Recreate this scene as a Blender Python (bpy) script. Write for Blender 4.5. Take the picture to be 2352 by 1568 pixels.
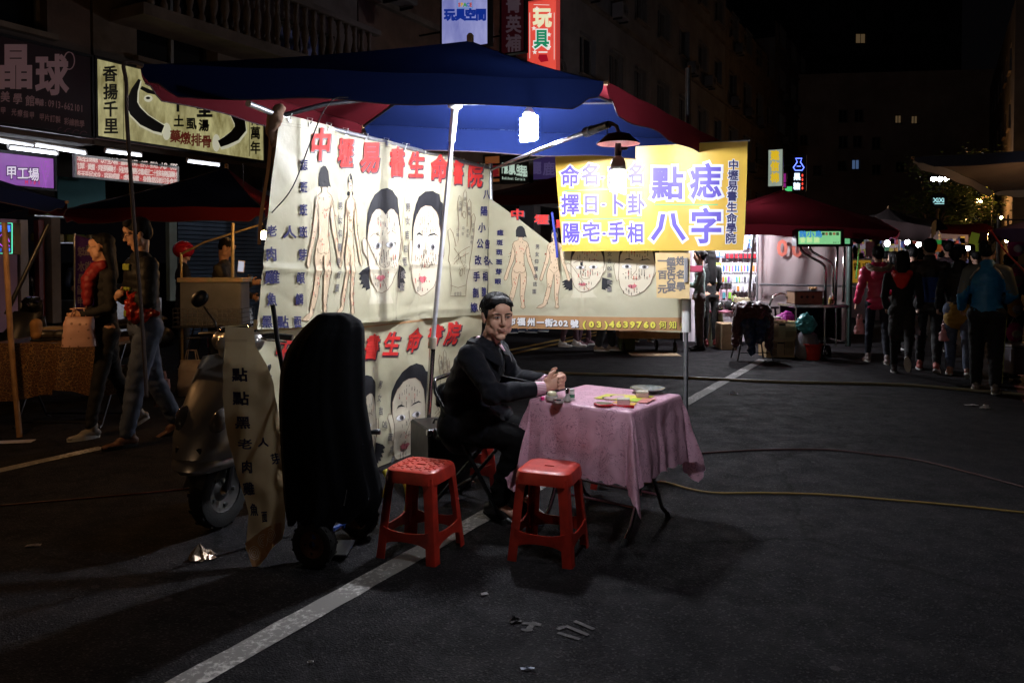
import bpy, bmesh, math, random
from math import sin, cos, pi, radians, sqrt, atan2, exp, floor
from mathutils import Vector as V, Matrix, noise, geometry
for _o in list(bpy.data.objects): bpy.data.objects.remove(_o)
S = bpy.context.scene
C = S.collection
random.seed(7)

# ------------------------------------------------------------------ camera
EYE, F, PITCH = 1.45, 1764.0, radians(1.5)
cam = bpy.data.cameras.new('camera')
cam.sensor_width = 36; cam.lens = 27.0; cam.shift_y = -0.0587; cam.clip_end = 3000; cam.clip_start = .05
camo = bpy.data.objects.new('camera', cam); C.objects.link(camo)
camo.location = (0, 0, EYE); camo.rotation_euler = (pi/2 - PITCH, 0, 0)
S.camera = camo
# ------------------------------------------------------------------ night sky
W = bpy.data.worlds.new('World'); S.world = W; W.use_nodes = True
bg = W.node_tree.nodes['Background']
bg.inputs[0].default_value = (0.55, 0.50, 0.62, 1); bg.inputs[1].default_value = 0.0022
# ------------------------------------------------------------------ exposure
S.view_settings.view_transform = 'Standard'; S.view_settings.look = 'None'
S.view_settings.exposure = -0.22; S.view_settings.gamma = 1; S.view_settings.use_curve_mapping = False
S.render.engine = 'CYCLES'
S.cycles.use_denoising = True
S.cycles.max_bounces = 6; S.cycles.diffuse_bounces = 3; S.cycles.glossy_bounces = 3
S.cycles.transmission_bounces = 4; S.cycles.transparent_max_bounces = 12
S.cycles.sample_clamp_indirect = 4; S.cycles.caustics_reflective = False; S.cycles.caustics_refractive = False

# ------------------------------------------------------------------ measuring helpers (pixels of the 2352 px wide photo)
def ray(u, v):
    x = (u-1176)/F; up = -(v-646)/F
    return V((x, cos(PITCH)+sin(PITCH)*up, -sin(PITCH)+cos(PITCH)*up))
def at(u, v, Y):
    d = ray(u, v); return V((0,0,EYE)) + d*(Y/d.y)
def gnd(u, v, z=0.0):
    d = ray(u, v); return V((0,0,EYE)) + d*((z-EYE)/d.z)
def atz(u, v, z): return gnd(u, v, z)
def foot_depth(v): return gnd(1176, v).y
class Plane:
    """vertical (or free) plane: origin o, unit axis a (to the right), unit axis b (up), normal n towards the viewer"""
    def __init__(s, o, a, b=(0,0,1)):
        s.o = V(o); s.a = V(a).normalized(); s.b = V(b).normalized(); s.n = s.a.cross(s.b).normalized()
        if (V((0,0,EYE))-s.o).dot(s.n) < 0: s.n = -s.n
    def hit(s, u, v):
        d = ray(u, v); e = V((0,0,EYE)); t = (s.o-e).dot(s.n)/d.dot(s.n); return e + d*t
    def ab(s, u, v):
        p = s.hit(u, v)-s.o; return (p.dot(s.a), p.dot(s.b))
    def P(s, a, b, off=0.0): return s.o + s.a*a + s.b*b + s.n*off
def plane_px(u0, v0, Y0, u1, Y1):
    p0 = at(u0, v0, Y0); x1 = (u1-1176)/F*Y1
    return Plane(p0, (x1-p0.x, Y1-p0.y, 0))

# ------------------------------------------------------------------ materials
MATS = {}
def mat(name, col, rough=.6, metal=0., spec=.5, emit=None, estr=0., noise_amt=0., nscale=8., bump=0., bscale=60., trans=0., sheen=0., alpha=1., coat=0., transl=0., col2=None, wear=.5):
    if name in MATS: return MATS[name]
    m = bpy.data.materials.new(name); m.use_nodes = True; nt = m.node_tree; N = nt.nodes; L = nt.links
    b = N['Principled BSDF']
    b.inputs['Base Color'].default_value = (*col, 1); b.inputs['Roughness'].default_value = rough
    b.inputs['Metallic'].default_value = metal; b.inputs['Specular IOR Level'].default_value = spec
    b.inputs['Transmission Weight'].default_value = trans; b.inputs['Alpha'].default_value = alpha
    b.inputs['Sheen Weight'].default_value = sheen; b.inputs['Coat Weight'].default_value = coat
    tc = None
    if noise_amt or bump or col2:
        tc = N.new('ShaderNodeTexCoord')
    if noise_amt or col2:
        n = N.new('ShaderNodeTexNoise'); n.inputs['Scale'].default_value = nscale; n.inputs['Detail'].default_value = 6; n.inputs['Roughness'].default_value = .62
        L.new(tc.outputs['Object'], n.inputs['Vector'])
        r = N.new('ShaderNodeValToRGB'); r.color_ramp.elements[0].position = .5-wear*.35; r.color_ramp.elements[1].position = .5+wear*.35
        c2 = col2 if col2 else tuple(min(1, c*(1-noise_amt)) for c in col)
        r.color_ramp.elements[0].color = (*c2, 1); r.color_ramp.elements[1].color = (*col, 1)
        L.new(n.outputs['Fac'], r.inputs['Fac']); L.new(r.outputs['Color'], b.inputs['Base Color'])
        if noise_amt:
            mr = N.new('ShaderNodeMapRange'); mr.inputs['To Min'].default_value = min(1, rough+.12); mr.inputs['To Max'].default_value = max(.03, rough-.12)
            L.new(n.outputs['Fac'], mr.inputs['Value']); L.new(mr.outputs['Result'], b.inputs['Roughness'])
    if bump:
        n2 = N.new('ShaderNodeTexNoise'); n2.inputs['Scale'].default_value = bscale; n2.inputs['Detail'].default_value = 4
        L.new(tc.outputs['Object'], n2.inputs['Vector'])
        bp = N.new('ShaderNodeBump'); bp.inputs['Strength'].default_value = bump; bp.inputs['Distance'].default_value = .01
        L.new(n2.outputs['Fac'], bp.inputs['Height']); L.new(bp.outputs['Normal'], b.inputs['Normal'])
    if emit:
        b.inputs['Emission Color'].default_value = (*emit, 1); b.inputs['Emission Strength'].default_value = estr
    if transl:
        t = N.new('ShaderNodeBsdfTranslucent'); t.inputs['Color'].default_value = (*col, 1)
        mx = N.new('ShaderNodeMixShader'); mx.inputs[0].default_value = transl
        L.new(b.outputs[0], mx.inputs[1]); L.new(t.outputs[0], mx.inputs[2]); L.new(mx.outputs[0], N['Material Output'].inputs[0])
    MATS[name] = m; return m
def lit(name, col, strength, rough=.5):
    """a surface that gives off light (tube, lamp, lit sign face)"""
    return mat(name, tuple(min(.8, c*.5) for c in col), rough, emit=col, estr=strength)

# ------------------------------------------------------------------ objects
def tag(o, label=None, cat=None, group=None, kind=None):
    if label: o['label'] = label
    if cat: o['category'] = cat
    if group: o['group'] = group
    if kind: o['kind'] = kind
    return o
def thing(name, label, cat, loc=(0,0,0), group=None, rz=0.):
    o = bpy.data.objects.new(name, None); C.objects.link(o); o.location = loc; o.rotation_euler.z = rz
    o.empty_display_size = .1
    return tag(o, label, cat, group)
class MB:
    """collects shapes and links them as one mesh object (world or parent-local coordinates)"""
    def __init__(s): s.v = []; s.f = []; s.m = []
    def add(s, vs, fs, mi=0):
        k = len(s.v); s.v += [tuple(p) for p in vs]; s.f += [tuple(i+k for i in f) for f in fs]; s.m += [mi]*len(fs); return s
    def box(s, c, d, rz=0., M=None, mi=0, bev=0.):
        x, y, z = d[0]/2, d[1]/2, d[2]/2; c = V(c)
        if bev > 0:
            b = min(bev, x*.49, y*.49, z*.49); pts = []; fs = []
            # chamfered box: 24 verts
            idx = {}
            for sx in (-1,1):
                for sy in (-1,1):
                    for sz in (-1,1):
                        for ax in range(3):
                            p = [sx*(x-b), sy*(y-b), sz*(z-b)]; p[ax] = (sx*x, sy*y, sz*z)[ax]
                            idx[sx,sy,sz,ax] = len(pts); pts.append(V(p))
            for ax in range(3):
                o1, o2 = [a for a in range(3) if a != ax]
                for sg in (-1,1):
                    q = []
                    for s1, s2 in ((-1,-1),(1,-1),(1,1),(-1,1)):
                        k = [0,0,0]; k[ax] = sg; k[o1] = s1; k[o2] = s2; q.append(idx[(*k, ax)])
                    fs.append(q)
                for s1 in (-1,1):
                    for s2 in (-1,1):
                        k1 = [0,0,0]; k1[o1] = s1; k1[o2] = s2; k1[ax] = -1; k2 = list(k1); k2[ax] = 1
                        fs.append([idx[(*k1,o1)], idx[(*k1,o2)], idx[(*k2,o2)], idx[(*k2,o1)]])
            for sx in (-1,1):
                for sy in (-1,1):
                    for sz in (-1,1): fs.append([idx[sx,sy,sz,a] for a in range(3)])
        else:
            pts = [V((a*x, b_*y, c_*z)) for a in (-1,1) for b_ in (-1,1) for c_ in (-1,1)]
            fs = [(0,1,3,2),(4,6,7,5),(0,4,5,1),(2,3,7,6),(0,2,6,4),(1,5,7,3)]
        R = M if M is not None else Matrix.Rotation(rz, 3, 'Z')
        return s.add([R@p + c for p in pts], fs, mi)
    def tube(s, pts, r, n=8, cap=True, mi=0, flat=None):
        pts = [V(p) for p in pts]; k = len(pts); rs = r if isinstance(r, (list, tuple)) else [r]*k
        vs = []; prev = None
        for i in range(k):
            t = (pts[min(i+1,k-1)] - pts[max(i-1,0)])
            t = t.normalized() if t.length > 1e-9 else V((0,0,1))
            if prev is None:
                a = t.orthogonal().normalized()
            else:
                a = (prev - t*prev.dot(t)); a = a.normalized() if a.length > 1e-6 else t.orthogonal().normalized()
            prev = a; b = t.cross(a)
            for j in range(n):
                w = 2*pi*j/n
                vs.append(pts[i] + (a*cos(w) + b*sin(w))*rs[i])
        fs = [(i*n+j, i*n+(j+1)%n, (i+1)*n+(j+1)%n, (i+1)*n+j) for i in range(k-1) for j in range(n)]
        if cap: fs += [tuple(range(n-1,-1,-1)), tuple(range((k-1)*n, k*n))]
        return s.add(vs, fs, mi)
    def lathe(s, prof, c=(0,0,0), n=16, M=None, mi=0, ax=1., ay=1., cap=True):
        c = V(c); vs = []; k = len(prof)
        for r, z in prof:
            for j in range(n):
                p = V((r*cos(2*pi*j/n)*ax, r*sin(2*pi*j/n)*ay, z)); vs.append((M@p if M is not None else p)+c)
        fs = [(i*n+j, i*n+(j+1)%n, (i+1)*n+(j+1)%n, (i+1)*n+j) for i in range(k-1) for j in range(n)]
        if cap: fs += [tuple(range(n-1,-1,-1)), tuple(range((k-1)*n, k*n))]
        return s.add(vs, fs, mi)
    def ell(s, c, r, n=12, k=8, M=None, mi=0):
        c = V(c); r = (r,r,r) if not isinstance(r, (tuple,list)) else r
        vs = [V((0,0,-1))] + [V((cos(2*pi*j/n)*sin(pi*i/k), sin(2*pi*j/n)*sin(pi*i/k), -cos(pi*i/k))) for i in range(1,k) for j in range(n)] + [V((0,0,1))]
        vs = [V((p.x*r[0], p.y*r[1], p.z*r[2])) for p in vs]
        vs = [(M@p if M is not None else p)+c for p in vs]
        fs = [(0, 1+(j+1)%n, 1+j) for j in range(n)]
        fs += [(1+i*n+j, 1+i*n+(j+1)%n, 1+(i+1)*n+(j+1)%n, 1+(i+1)*n+j) for i in range(k-2) for j in range(n)]
        e = len(vs)-1; fs += [(e, e-n+j, e-n+(j+1)%n) for j in range(n)]
        return s.add(vs, fs, mi)
    def cap(s, p0, p1, r0, r1=None, n=12, k=3, sq=1., up=None, mi=0):
        """tapered capsule, rounded ends; sq flattens it along 'up'"""
        p0, p1 = V(p0), V(p1); r1 = r0 if r1 is None else r1; t = (p1-p0)
        t = t.normalized() if t.length > 1e-6 else V((0,0,1))
        a = V(up) if up is not None else t.orthogonal()
        a = (a - t*a.dot(t)); a = a.normalized() if a.length > 1e-5 else t.orthogonal().normalized(); b = t.cross(a)
        rings = [(p0 - t*r0*cos(pi/2*i/k), r0*sin(pi/2*i/k)) for i in range(1,k+1)] + [(p1 + t*r1*sin(pi/2*i/k), r1*cos(pi/2*i/k)) for i in range(0,k)]
        vs = [p0-t*r0]
        for c, r in rings: vs += [c + a*cos(2*pi*j/n)*r*sq + b*sin(2*pi*j/n)*r for j in range(n)]
        vs.append(p1+t*r1); K = len(rings)
        fs = [(0, 1+(j+1)%n, 1+j) for j in range(n)] + [(1+i*n+j, 1+i*n+(j+1)%n, 1+(i+1)*n+(j+1)%n, 1+(i+1)*n+j) for i in range(K-1) for j in range(n)]
        e = len(vs)-1; fs += [(e, e-n+j, e-n+(j+1)%n) for j in range(n)]
        return s.add(vs, fs, mi)
    def grid(s, f, nu, nv, mi=0, close=False):
        vs = [f(i/nu, j/nv) for j in range(nv+1) for i in range(nu+1)]
        return s.add(vs, [(j*(nu+1)+i, j*(nu+1)+i+1, (j+1)*(nu+1)+i+1, (j+1)*(nu+1)+i) for j in range(nv) for i in range(nu)], mi)
    def prism(s, poly, ax, depth, o=(0,0,0), mi=0):
        """closed polygon in plane ax (tuple of two axis vectors) extruded by vector depth"""
        o = V(o); a, b = V(ax[0]), V(ax[1]); d = V(depth); n = len(poly)
        vs = [o + a*x + b*y for x, y in poly]; vs += [p + d for p in vs]
        tris = geometry.tessellate_polygon([[V((x, y, 0)) for x, y in poly]])
        fs = [tuple(t) for t in tris] + [tuple(i+n for i in t[::-1]) for t in tris] + [(i, (i+1)%n, n+(i+1)%n, n+i) for i in range(n)]
        return s.add(vs, fs, mi)
    def build(s, name, mats, parent=None, smooth=False, recalc=True, mods=None):
        me = bpy.data.meshes.new(name); me.from_pydata(s.v, [], s.f); me.update()
        mats = mats if isinstance(mats, (list, tuple)) else [mats]
        for m in mats: me.materials.append(m)
        if len(mats) > 1: me.polygons.foreach_set('material_index', s.m)
        if recalc:
            bm = bmesh.new(); bm.from_mesh(me); bmesh.ops.recalc_face_normals(bm, faces=bm.faces); bm.to_mesh(me); bm.free()
        if smooth:
            if smooth is True: me.polygons.foreach_set('use_smooth', [True]*len(me.polygons))
            else: me.polygons.foreach_set('use_smooth', [True]*len(me.polygons)); me.set_sharp_from_angle(angle=radians(smooth))
        o = bpy.data.objects.new(name, me); C.objects.link(o)
        if parent is not None: o.parent = parent
        return o
def local(parent_loc, p): return V(p)-V(parent_loc)
def remesh(mb, vox, smooth=2, disp=None, dec=None):
    """union of overlapping closed shapes as one continuous skin; disp(co, normal) -> metres along the normal"""
    me = bpy.data.meshes.new('t'); me.from_pydata(mb.v, [], mb.f); me.update()
    bm = bmesh.new(); bm.from_mesh(me); bmesh.ops.recalc_face_normals(bm, faces=bm.faces); bm.to_mesh(me); bm.free()
    o = bpy.data.objects.new('t', me); C.objects.link(o)
    r = o.modifiers.new('r', 'REMESH'); r.mode = 'VOXEL'; r.voxel_size = vox
    if smooth:
        k = o.modifiers.new('s', 'SMOOTH'); k.factor = .5; k.iterations = smooth
    dg = bpy.context.evaluated_depsgraph_get(); dg.update()
    m2 = bpy.data.meshes.new_from_object(o.evaluated_get(dg))
    bpy.data.objects.remove(o); bpy.data.meshes.remove(me)
    if disp:
        n = [v.normal.copy() for v in m2.vertices]
        for v, nn in zip(m2.vertices, n): v.co += nn*disp(v.co, nn)
        m2.update()
    m2.polygons.foreach_set('use_smooth', [True]*len(m2.polygons))
    return m2
def skin(name, mb, vox, m, parent=None, smooth=2, disp=None):
    me = remesh(mb, vox, smooth, disp); me.name = name; me.materials.clear(); me.materials.append(m)
    o = bpy.data.objects.new(name, me); C.objects.link(o)
    if parent is not None: o.parent = parent
    return o
def copy_tree(o, parent=None):
    c = o.copy(); C.objects.link(c)
    if parent is not None: c.parent = parent
    for ch in o.children: copy_tree(ch, c)
    return c

# ------------------------------------------------------------------ flat print: glyphs and drawings laid on a surface
GL = {}
def glyph(ch, bold):
    """outline of one character; bold strokes come from a chamfer round the outline, whose height is kept as z (0..1)"""
    k = (ch, bold)
    if k not in GL:
        c = bpy.data.curves.new('g', 'FONT'); c.body = ch; c.size = 1; c.bevel_depth = bold; c.bevel_resolution = 0; c.resolution_u = 2
        o = bpy.data.objects.new('g', c); C.objects.link(o)
        dg = bpy.context.evaluated_depsgraph_get(); dg.update()
        m = bpy.data.meshes.new_from_object(o.evaluated_get(dg))
        vs = [(v.co.x, v.co.y, (v.co.z/bold if bold else 0.)) for v in m.vertices]
        fs = [tuple(p.vertices) for p in m.polygons if not bold or sum(vs[i][2] for i in p.vertices)/len(p.vertices) > .1]
        use = sorted({i for f in fs for i in f}); mp = {i: j for j, i in enumerate(use)}; vs = [vs[i] for i in use]; fs = [tuple(mp[i] for i in f) for f in fs]
        w = 1. if ord(ch) > 0x2000 else max((p[0] for p in vs), default=.3)+.05
        GL[k] = (vs, fs, w); bpy.data.objects.remove(o); bpy.data.curves.remove(c); bpy.data.meshes.remove(m)
    return GL[k]
ORDER = ['ghost','band','pale','ink','face','skin','edge','rsh','dark','line','white','green','violet','red','navy','grey','yel','lip','iris','kmark','rmark']
class Art:
    """2D drawing gathered in any flat coordinates (x right, y DOWN); layers by material"""
    def __init__(s): s.L = {}
    def _g(s, key): return s.L.setdefault(key, ([], []))
    def addp(s, key, vs, fs):
        V0, F0 = s._g(key); k = len(V0); V0 += vs; F0 += [tuple(i+k for i in f) for f in fs]
    def ch(s, key, ch, x, y, w, h=None, bold=.02, shear=0., rot=0., mirror=False):
        """character cell centred on x, y"""
        h = w if h is None else h; vs, fs, cw = glyph(ch, bold); out = []
        for a, b, zz in vs:
            a -= .5 if cw == 1. else cw/2
            b -= .38 if cw == 1. else .345
            if mirror: a = -a
            a += shear*b
            X, Y = a*w, -b*h
            out.append((x + X*cos(rot) - Y*sin(rot), y + X*sin(rot) + Y*cos(rot), zz))
        s.addp(key, out, fs)
    def row(s, key, txt, x0, y0, x1, y1, w, h=None, **k):
        """characters evenly spaced, first centred at x0,y0, last at x1,y1"""
        n = len(txt)
        for i, c in enumerate(txt):
            if c == ' ': continue
            t = i/max(1, n-1); s.ch(key, c, x0+(x1-x0)*t, y0+(y1-y0)*t, w, h, **k)
    def poly(s, key, pts):
        tr = geometry.tessellate_polygon([[V((x, y, 0)) for x, y in pts]])
        s.addp(key, list(pts), [tuple(t) for t in tr])
    def line(s, key, pts, w, closed=False):
        n = len(pts); vs = []; fs = []
        for i in range(n):
            p0 = pts[(i-1)%n] if (closed or i > 0) else pts[i]; p1 = pts[(i+1)%n] if (closed or i < n-1) else pts[i]
            dx, dy = p1[0]-p0[0], p1[1]-p0[1]; l = sqrt(dx*dx+dy*dy) or 1; ww = w[i] if isinstance(w, (list,tuple)) else w
            nx, ny = -dy/l*ww/2, dx/l*ww/2; vs += [(pts[i][0]+nx, pts[i][1]+ny), (pts[i][0]-nx, pts[i][1]-ny)]
        m = n if closed else n-1
        for i in range(m):
            a, b = 2*i, 2*((i+1)%n); fs.append((a, a+1, b+1, b))
        s.addp(key, vs, fs)
    def oval(s, key, x, y, rx, ry, n=20, line=0., a0=0., a1=2*pi, rot=0.):
        full = abs(a1-a0-2*pi) < 1e-6
        pts = []
        for i in range(n if full else n+1):
            t = a0+(a1-a0)*i/n; X, Y = rx*cos(t), ry*sin(t); pts.append((x+X*cos(rot)-Y*sin(rot), y+X*sin(rot)+Y*cos(rot)))
        if line: s.line(key, pts, line, closed=full)
        else: s.poly(key, pts)
    def star(s, key, x, y, r, rot=0.):
        s.poly(key, [(x+(r if i%2==0 else r*.42)*sin(i*pi/5+rot), y-(r if i%2==0 else r*.42)*cos(i*pi/5+rot)) for i in range(10)])
    def build(s, xf, mats, parent, names=None, cell=0., lift=.002, step=.0007, to2d=None):
        """xf(a, b, off) -> 3D; to2d converts drawing coords to the surface's own (a, b); cell = lattice for bending surfaces"""
        out = []
        for k, (key, (vs, fs)) in enumerate(sorted(s.L.items(), key=lambda kv: ORDER.index(kv[0]) if kv[0] in ORDER else 8)):
            if not fs: continue
            q = [to2d(p[0], p[1]) for p in vs] if to2d else vs
            bm = bmesh.new(); bv = [bm.verts.new((p[0], p[1], (r[2]*step*.55 if len(r) > 2 else 0.))) for p, r in zip(q, vs)]
            for f in fs:
                try: bm.faces.new([bv[i] for i in f])
                except ValueError: pass
            if cell:
                for ax in (0, 1):
                    c0 = min(p[ax] for p in q); c1 = max(p[ax] for p in q); g = cell*(floor(c0/cell)+1)
                    while g < c1:
                        no = (1,0,0) if ax == 0 else (0,1,0); co = (g,0,0) if ax == 0 else (0,g,0)
                        bmesh.ops.bisect_plane(bm, geom=list(bm.verts)+list(bm.edges)+list(bm.faces), plane_co=co, plane_no=no, dist=1e-7)
                        g += cell
            off = lift + step*k
            for v in bm.verts: v.co = xf(v.co.x, v.co.y, off+v.co.z)
            me = bpy.data.meshes.new('print'); bm.to_mesh(me); bm.free(); me.materials.append(mats[key])
            nm = (names or {}).get(key, 'printed_'+key)
            o = bpy.data.objects.new(nm, me); C.objects.link(o); o.parent = parent; out.append(o); o['kind'] = 'stuff'
        return out
# street direction seen in the photo (all kerbs, facades and painted lines run along it)
SD = V((.4869, .8735, 0)); SP = V((.8735, -.4869, 0))   # along the street / across it (to the right, nearer)
# ================================================================== MATERIALS
def asphalt():
    m = bpy.data.materials.new('asphalt'); m.use_nodes = True; nt = m.node_tree; N = nt.nodes; L = nt.links; b = N['Principled BSDF']
    tc = N.new('ShaderNodeTexCoord')
    def ns(scale, det=6, rough=.6):
        n = N.new('ShaderNodeTexNoise'); n.inputs['Scale'].default_value = scale; n.inputs['Detail'].default_value = det; n.inputs['Roughness'].default_value = rough
        L.new(tc.outputs['Object'], n.inputs['Vector']); return n
    big, mid, fine = ns(.55, 5), ns(5, 6, .7), ns(95, 3)
    r = N.new('ShaderNodeValToRGB'); r.color_ramp.elements[0].color = (.0060,.0057,.0068,1); r.color_ramp.elements[1].color = (.0165,.0155,.0175,1)
    r.color_ramp.elements[0].position = .32; r.color_ramp.elements[1].position = .68
    mx = N.new('ShaderNodeMath'); mx.operation = 'ADD'; m2 = N.new('ShaderNodeMath'); m2.operation = 'MULTIPLY'; m2.inputs[1].default_value = .5
    L.new(big.outputs['Fac'], mx.inputs[0]); L.new(mid.outputs['Fac'], mx.inputs[1]); L.new(mx.outputs[0], m2.inputs[0]); L.new(m2.outputs[0], r.inputs['Fac'])
    vo = N.new('ShaderNodeTexVoronoi'); vo.inputs['Scale'].default_value = 130; L.new(tc.outputs['Object'], vo.inputs['Vector'])
    lt = N.new('ShaderNodeMapRange'); lt.inputs['From Min'].default_value = .82; lt.inputs['From Max'].default_value = 1.; lt.inputs['To Max'].default_value = .35
    sp = N.new('ShaderNodeSeparateColor'); L.new(vo.outputs['Color'], sp.inputs[0]); L.new(sp.outputs[0], lt.inputs['Value'])
    cm = N.new('ShaderNodeMix'); cm.data_type = 'RGBA'; cm.inputs[7].default_value = (.10,.096,.095,1)
    L.new(lt.outputs[0], cm.inputs[0]); L.new(r.outputs['Color'], cm.inputs[6])
    # cracks, oily and dusty patches
    cv = N.new('ShaderNodeTexVoronoi'); cv.feature = 'DISTANCE_TO_EDGE'; cv.inputs['Scale'].default_value = .55
    dn = N.new('ShaderNodeMix'); dn.data_type = 'RGBA'; dn.inputs[0].default_value = .22; L.new(tc.outputs['Object'], dn.inputs[6]); L.new(mid.outputs['Color'], dn.inputs[7]); L.new(dn.outputs[2], cv.inputs['Vector'])
    ck = N.new('ShaderNodeMapRange'); ck.inputs['From Min'].default_value = .002; ck.inputs['From Max'].default_value = .009; ck.inputs['To Min'].default_value = .75; ck.inputs['To Max'].default_value = 0; L.new(cv.outputs['Distance'], ck.inputs['Value'])
    pt = ns(1.7, 7, .72); pr = N.new('ShaderNodeMapRange'); pr.inputs['From Min'].default_value = .54; pr.inputs['From Max'].default_value = .66; pr.inputs['To Max'].default_value = .55; L.new(pt.outputs['Fac'], pr.inputs['Value'])
    c3 = N.new('ShaderNodeMix'); c3.data_type = 'RGBA'; c3.inputs[7].default_value = (.028,.026,.026,1); L.new(pr.outputs[0], c3.inputs[0]); L.new(cm.outputs[2], c3.inputs[6])
    c4 = N.new('ShaderNodeMix'); c4.data_type = 'RGBA'; c4.inputs[7].default_value = (.003,.003,.003,1); L.new(ck.outputs[0], c4.inputs[0]); L.new(c3.outputs[2], c4.inputs[6]); cm = c4
    # old chewing gum and grease spots
    v2 = N.new('ShaderNodeTexVoronoi'); v2.inputs['Scale'].default_value = 2.3; L.new(tc.outputs['Object'], v2.inputs['Vector'])
    gm = N.new('ShaderNodeMath'); gm.operation = 'LESS_THAN'; gm.inputs[1].default_value = .045; L.new(v2.outputs['Distance'], gm.inputs[0])
    gs = N.new('ShaderNodeMath'); gs.operation = 'MULTIPLY'; gs.inputs[1].default_value = .35; L.new(gm.outputs[0], gs.inputs[0])
    c2 = N.new('ShaderNodeMix'); c2.data_type = 'RGBA'; c2.inputs[7].default_value = (.085,.08,.08,1)
    L.new(gs.outputs[0], c2.inputs[0]); L.new(cm.outputs[2], c2.inputs[6]); L.new(c2.outputs[2], b.inputs['Base Color'])
    rr = N.new('ShaderNodeMapRange'); rr.inputs['From Min'].default_value = .3; rr.inputs['From Max'].default_value = .7; rr.inputs['To Min'].default_value = .96; rr.inputs['To Max'].default_value = .68
    L.new(mid.outputs['Fac'], rr.inputs['Value']); L.new(rr.outputs[0], b.inputs['Roughness'])
    b.inputs['Specular IOR Level'].default_value = .10
    bp = N.new('ShaderNodeBump'); bp.inputs['Strength'].default_value = .55; bp.inputs['Distance'].default_value = .006
    ad = N.new('ShaderNodeMath'); ad.operation = 'ADD'; L.new(fine.outputs['Fac'], ad.inputs[0]); L.new(vo.outputs['Distance'], ad.inputs[1])
    L.new(ad.outputs[0], bp.inputs['Height']); L.new(bp.outputs['Normal'], b.inputs['Normal'])
    return m
def paint(name, col, wear=.45):
    """road paint worn through to the asphalt"""
    m = bpy.data.materials.new(name); m.use_nodes = True; nt = m.node_tree; N = nt.nodes; L = nt.links; b = N['Principled BSDF']
    tc = N.new('ShaderNodeTexCoord'); n = N.new('ShaderNodeTexNoise'); n.inputs['Scale'].default_value = 38; n.inputs['Detail'].default_value = 8; n.inputs['Roughness'].default_value = .75
    n2 = N.new('ShaderNodeTexNoise'); n2.inputs['Scale'].default_value = 3.5; n2.inputs['Detail'].default_value = 5
    L.new(tc.outputs['Object'], n.inputs['Vector']); L.new(tc.outputs['Object'], n2.inputs['Vector'])
    a = N.new('ShaderNodeMath'); a.operation = 'MULTIPLY_ADD'; a.inputs[1].default_value = .6; L.new(n2.outputs['Fac'], a.inputs[0]); L.new(n.outputs['Fac'], a.inputs[2])
    r = N.new('ShaderNodeValToRGB'); r.color_ramp.elements[0].position = .5+wear*.35; r.color_ramp.elements[1].position = .62+wear*.35
    r.color_ramp.elements[0].color = (*col,1); r.color_ramp.elements[1].color = (col[0]*.35, col[1]*.35, col[2]*.35, 1)
    L.new(a.outputs[0], r.inputs['Fac']); L.new(r.outputs['Color'], b.inputs['Base Color']); b.inputs['Roughness'].default_value = .75
    bp = N.new('ShaderNodeBump'); bp.inputs['Strength'].default_value = .3; bp.inputs['Distance'].default_value = .004; L.new(n.outputs['Fac'], bp.inputs['Height']); L.new(bp.outputs['Normal'], b.inputs['Normal'])
    return m
def leopard():
    m = bpy.data.materials.new('leopard_cloth'); m.use_nodes = True; nt = m.node_tree; N = nt.nodes; L = nt.links; b = N['Principled BSDF']
    tc = N.new('ShaderNodeTexCoord'); mp = N.new('ShaderNodeMapping'); mp.inputs['Scale'].default_value = (1,1,1.5); L.new(tc.outputs['Object'], mp.inputs[0])
    n = N.new('ShaderNodeTexNoise'); n.inputs['Scale'].default_value = 14; L.new(mp.outputs[0], n.inputs['Vector'])
    ad = N.new('ShaderNodeMix'); ad.data_type = 'RGBA'; ad.inputs[0].default_value = .06; L.new(mp.outputs[0], ad.inputs[6]); L.new(n.outputs['Color'], ad.inputs[7])
    v = N.new('ShaderNodeTexVoronoi'); v.feature = 'DISTANCE_TO_EDGE'; v.inputs['Scale'].default_value = 30; L.new(ad.outputs[2], v.inputs['Vector'])
    r = N.new('ShaderNodeValToRGB'); e = r.color_ramp.elements; e[0].position = .05; e[0].color = (.22,.12,.045,1); e[1].position = .1; e[1].color = (.012,.006,.004,1)
    e2 = r.color_ramp.elements.new(.3); e2.color = (.10,.035,.012,1)
    L.new(v.outputs['Distance'], r.inputs['Fac']); L.new(r.outputs['Color'], b.inputs['Base Color']); b.inputs['Roughness'].default_value = .55
    return m
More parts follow.
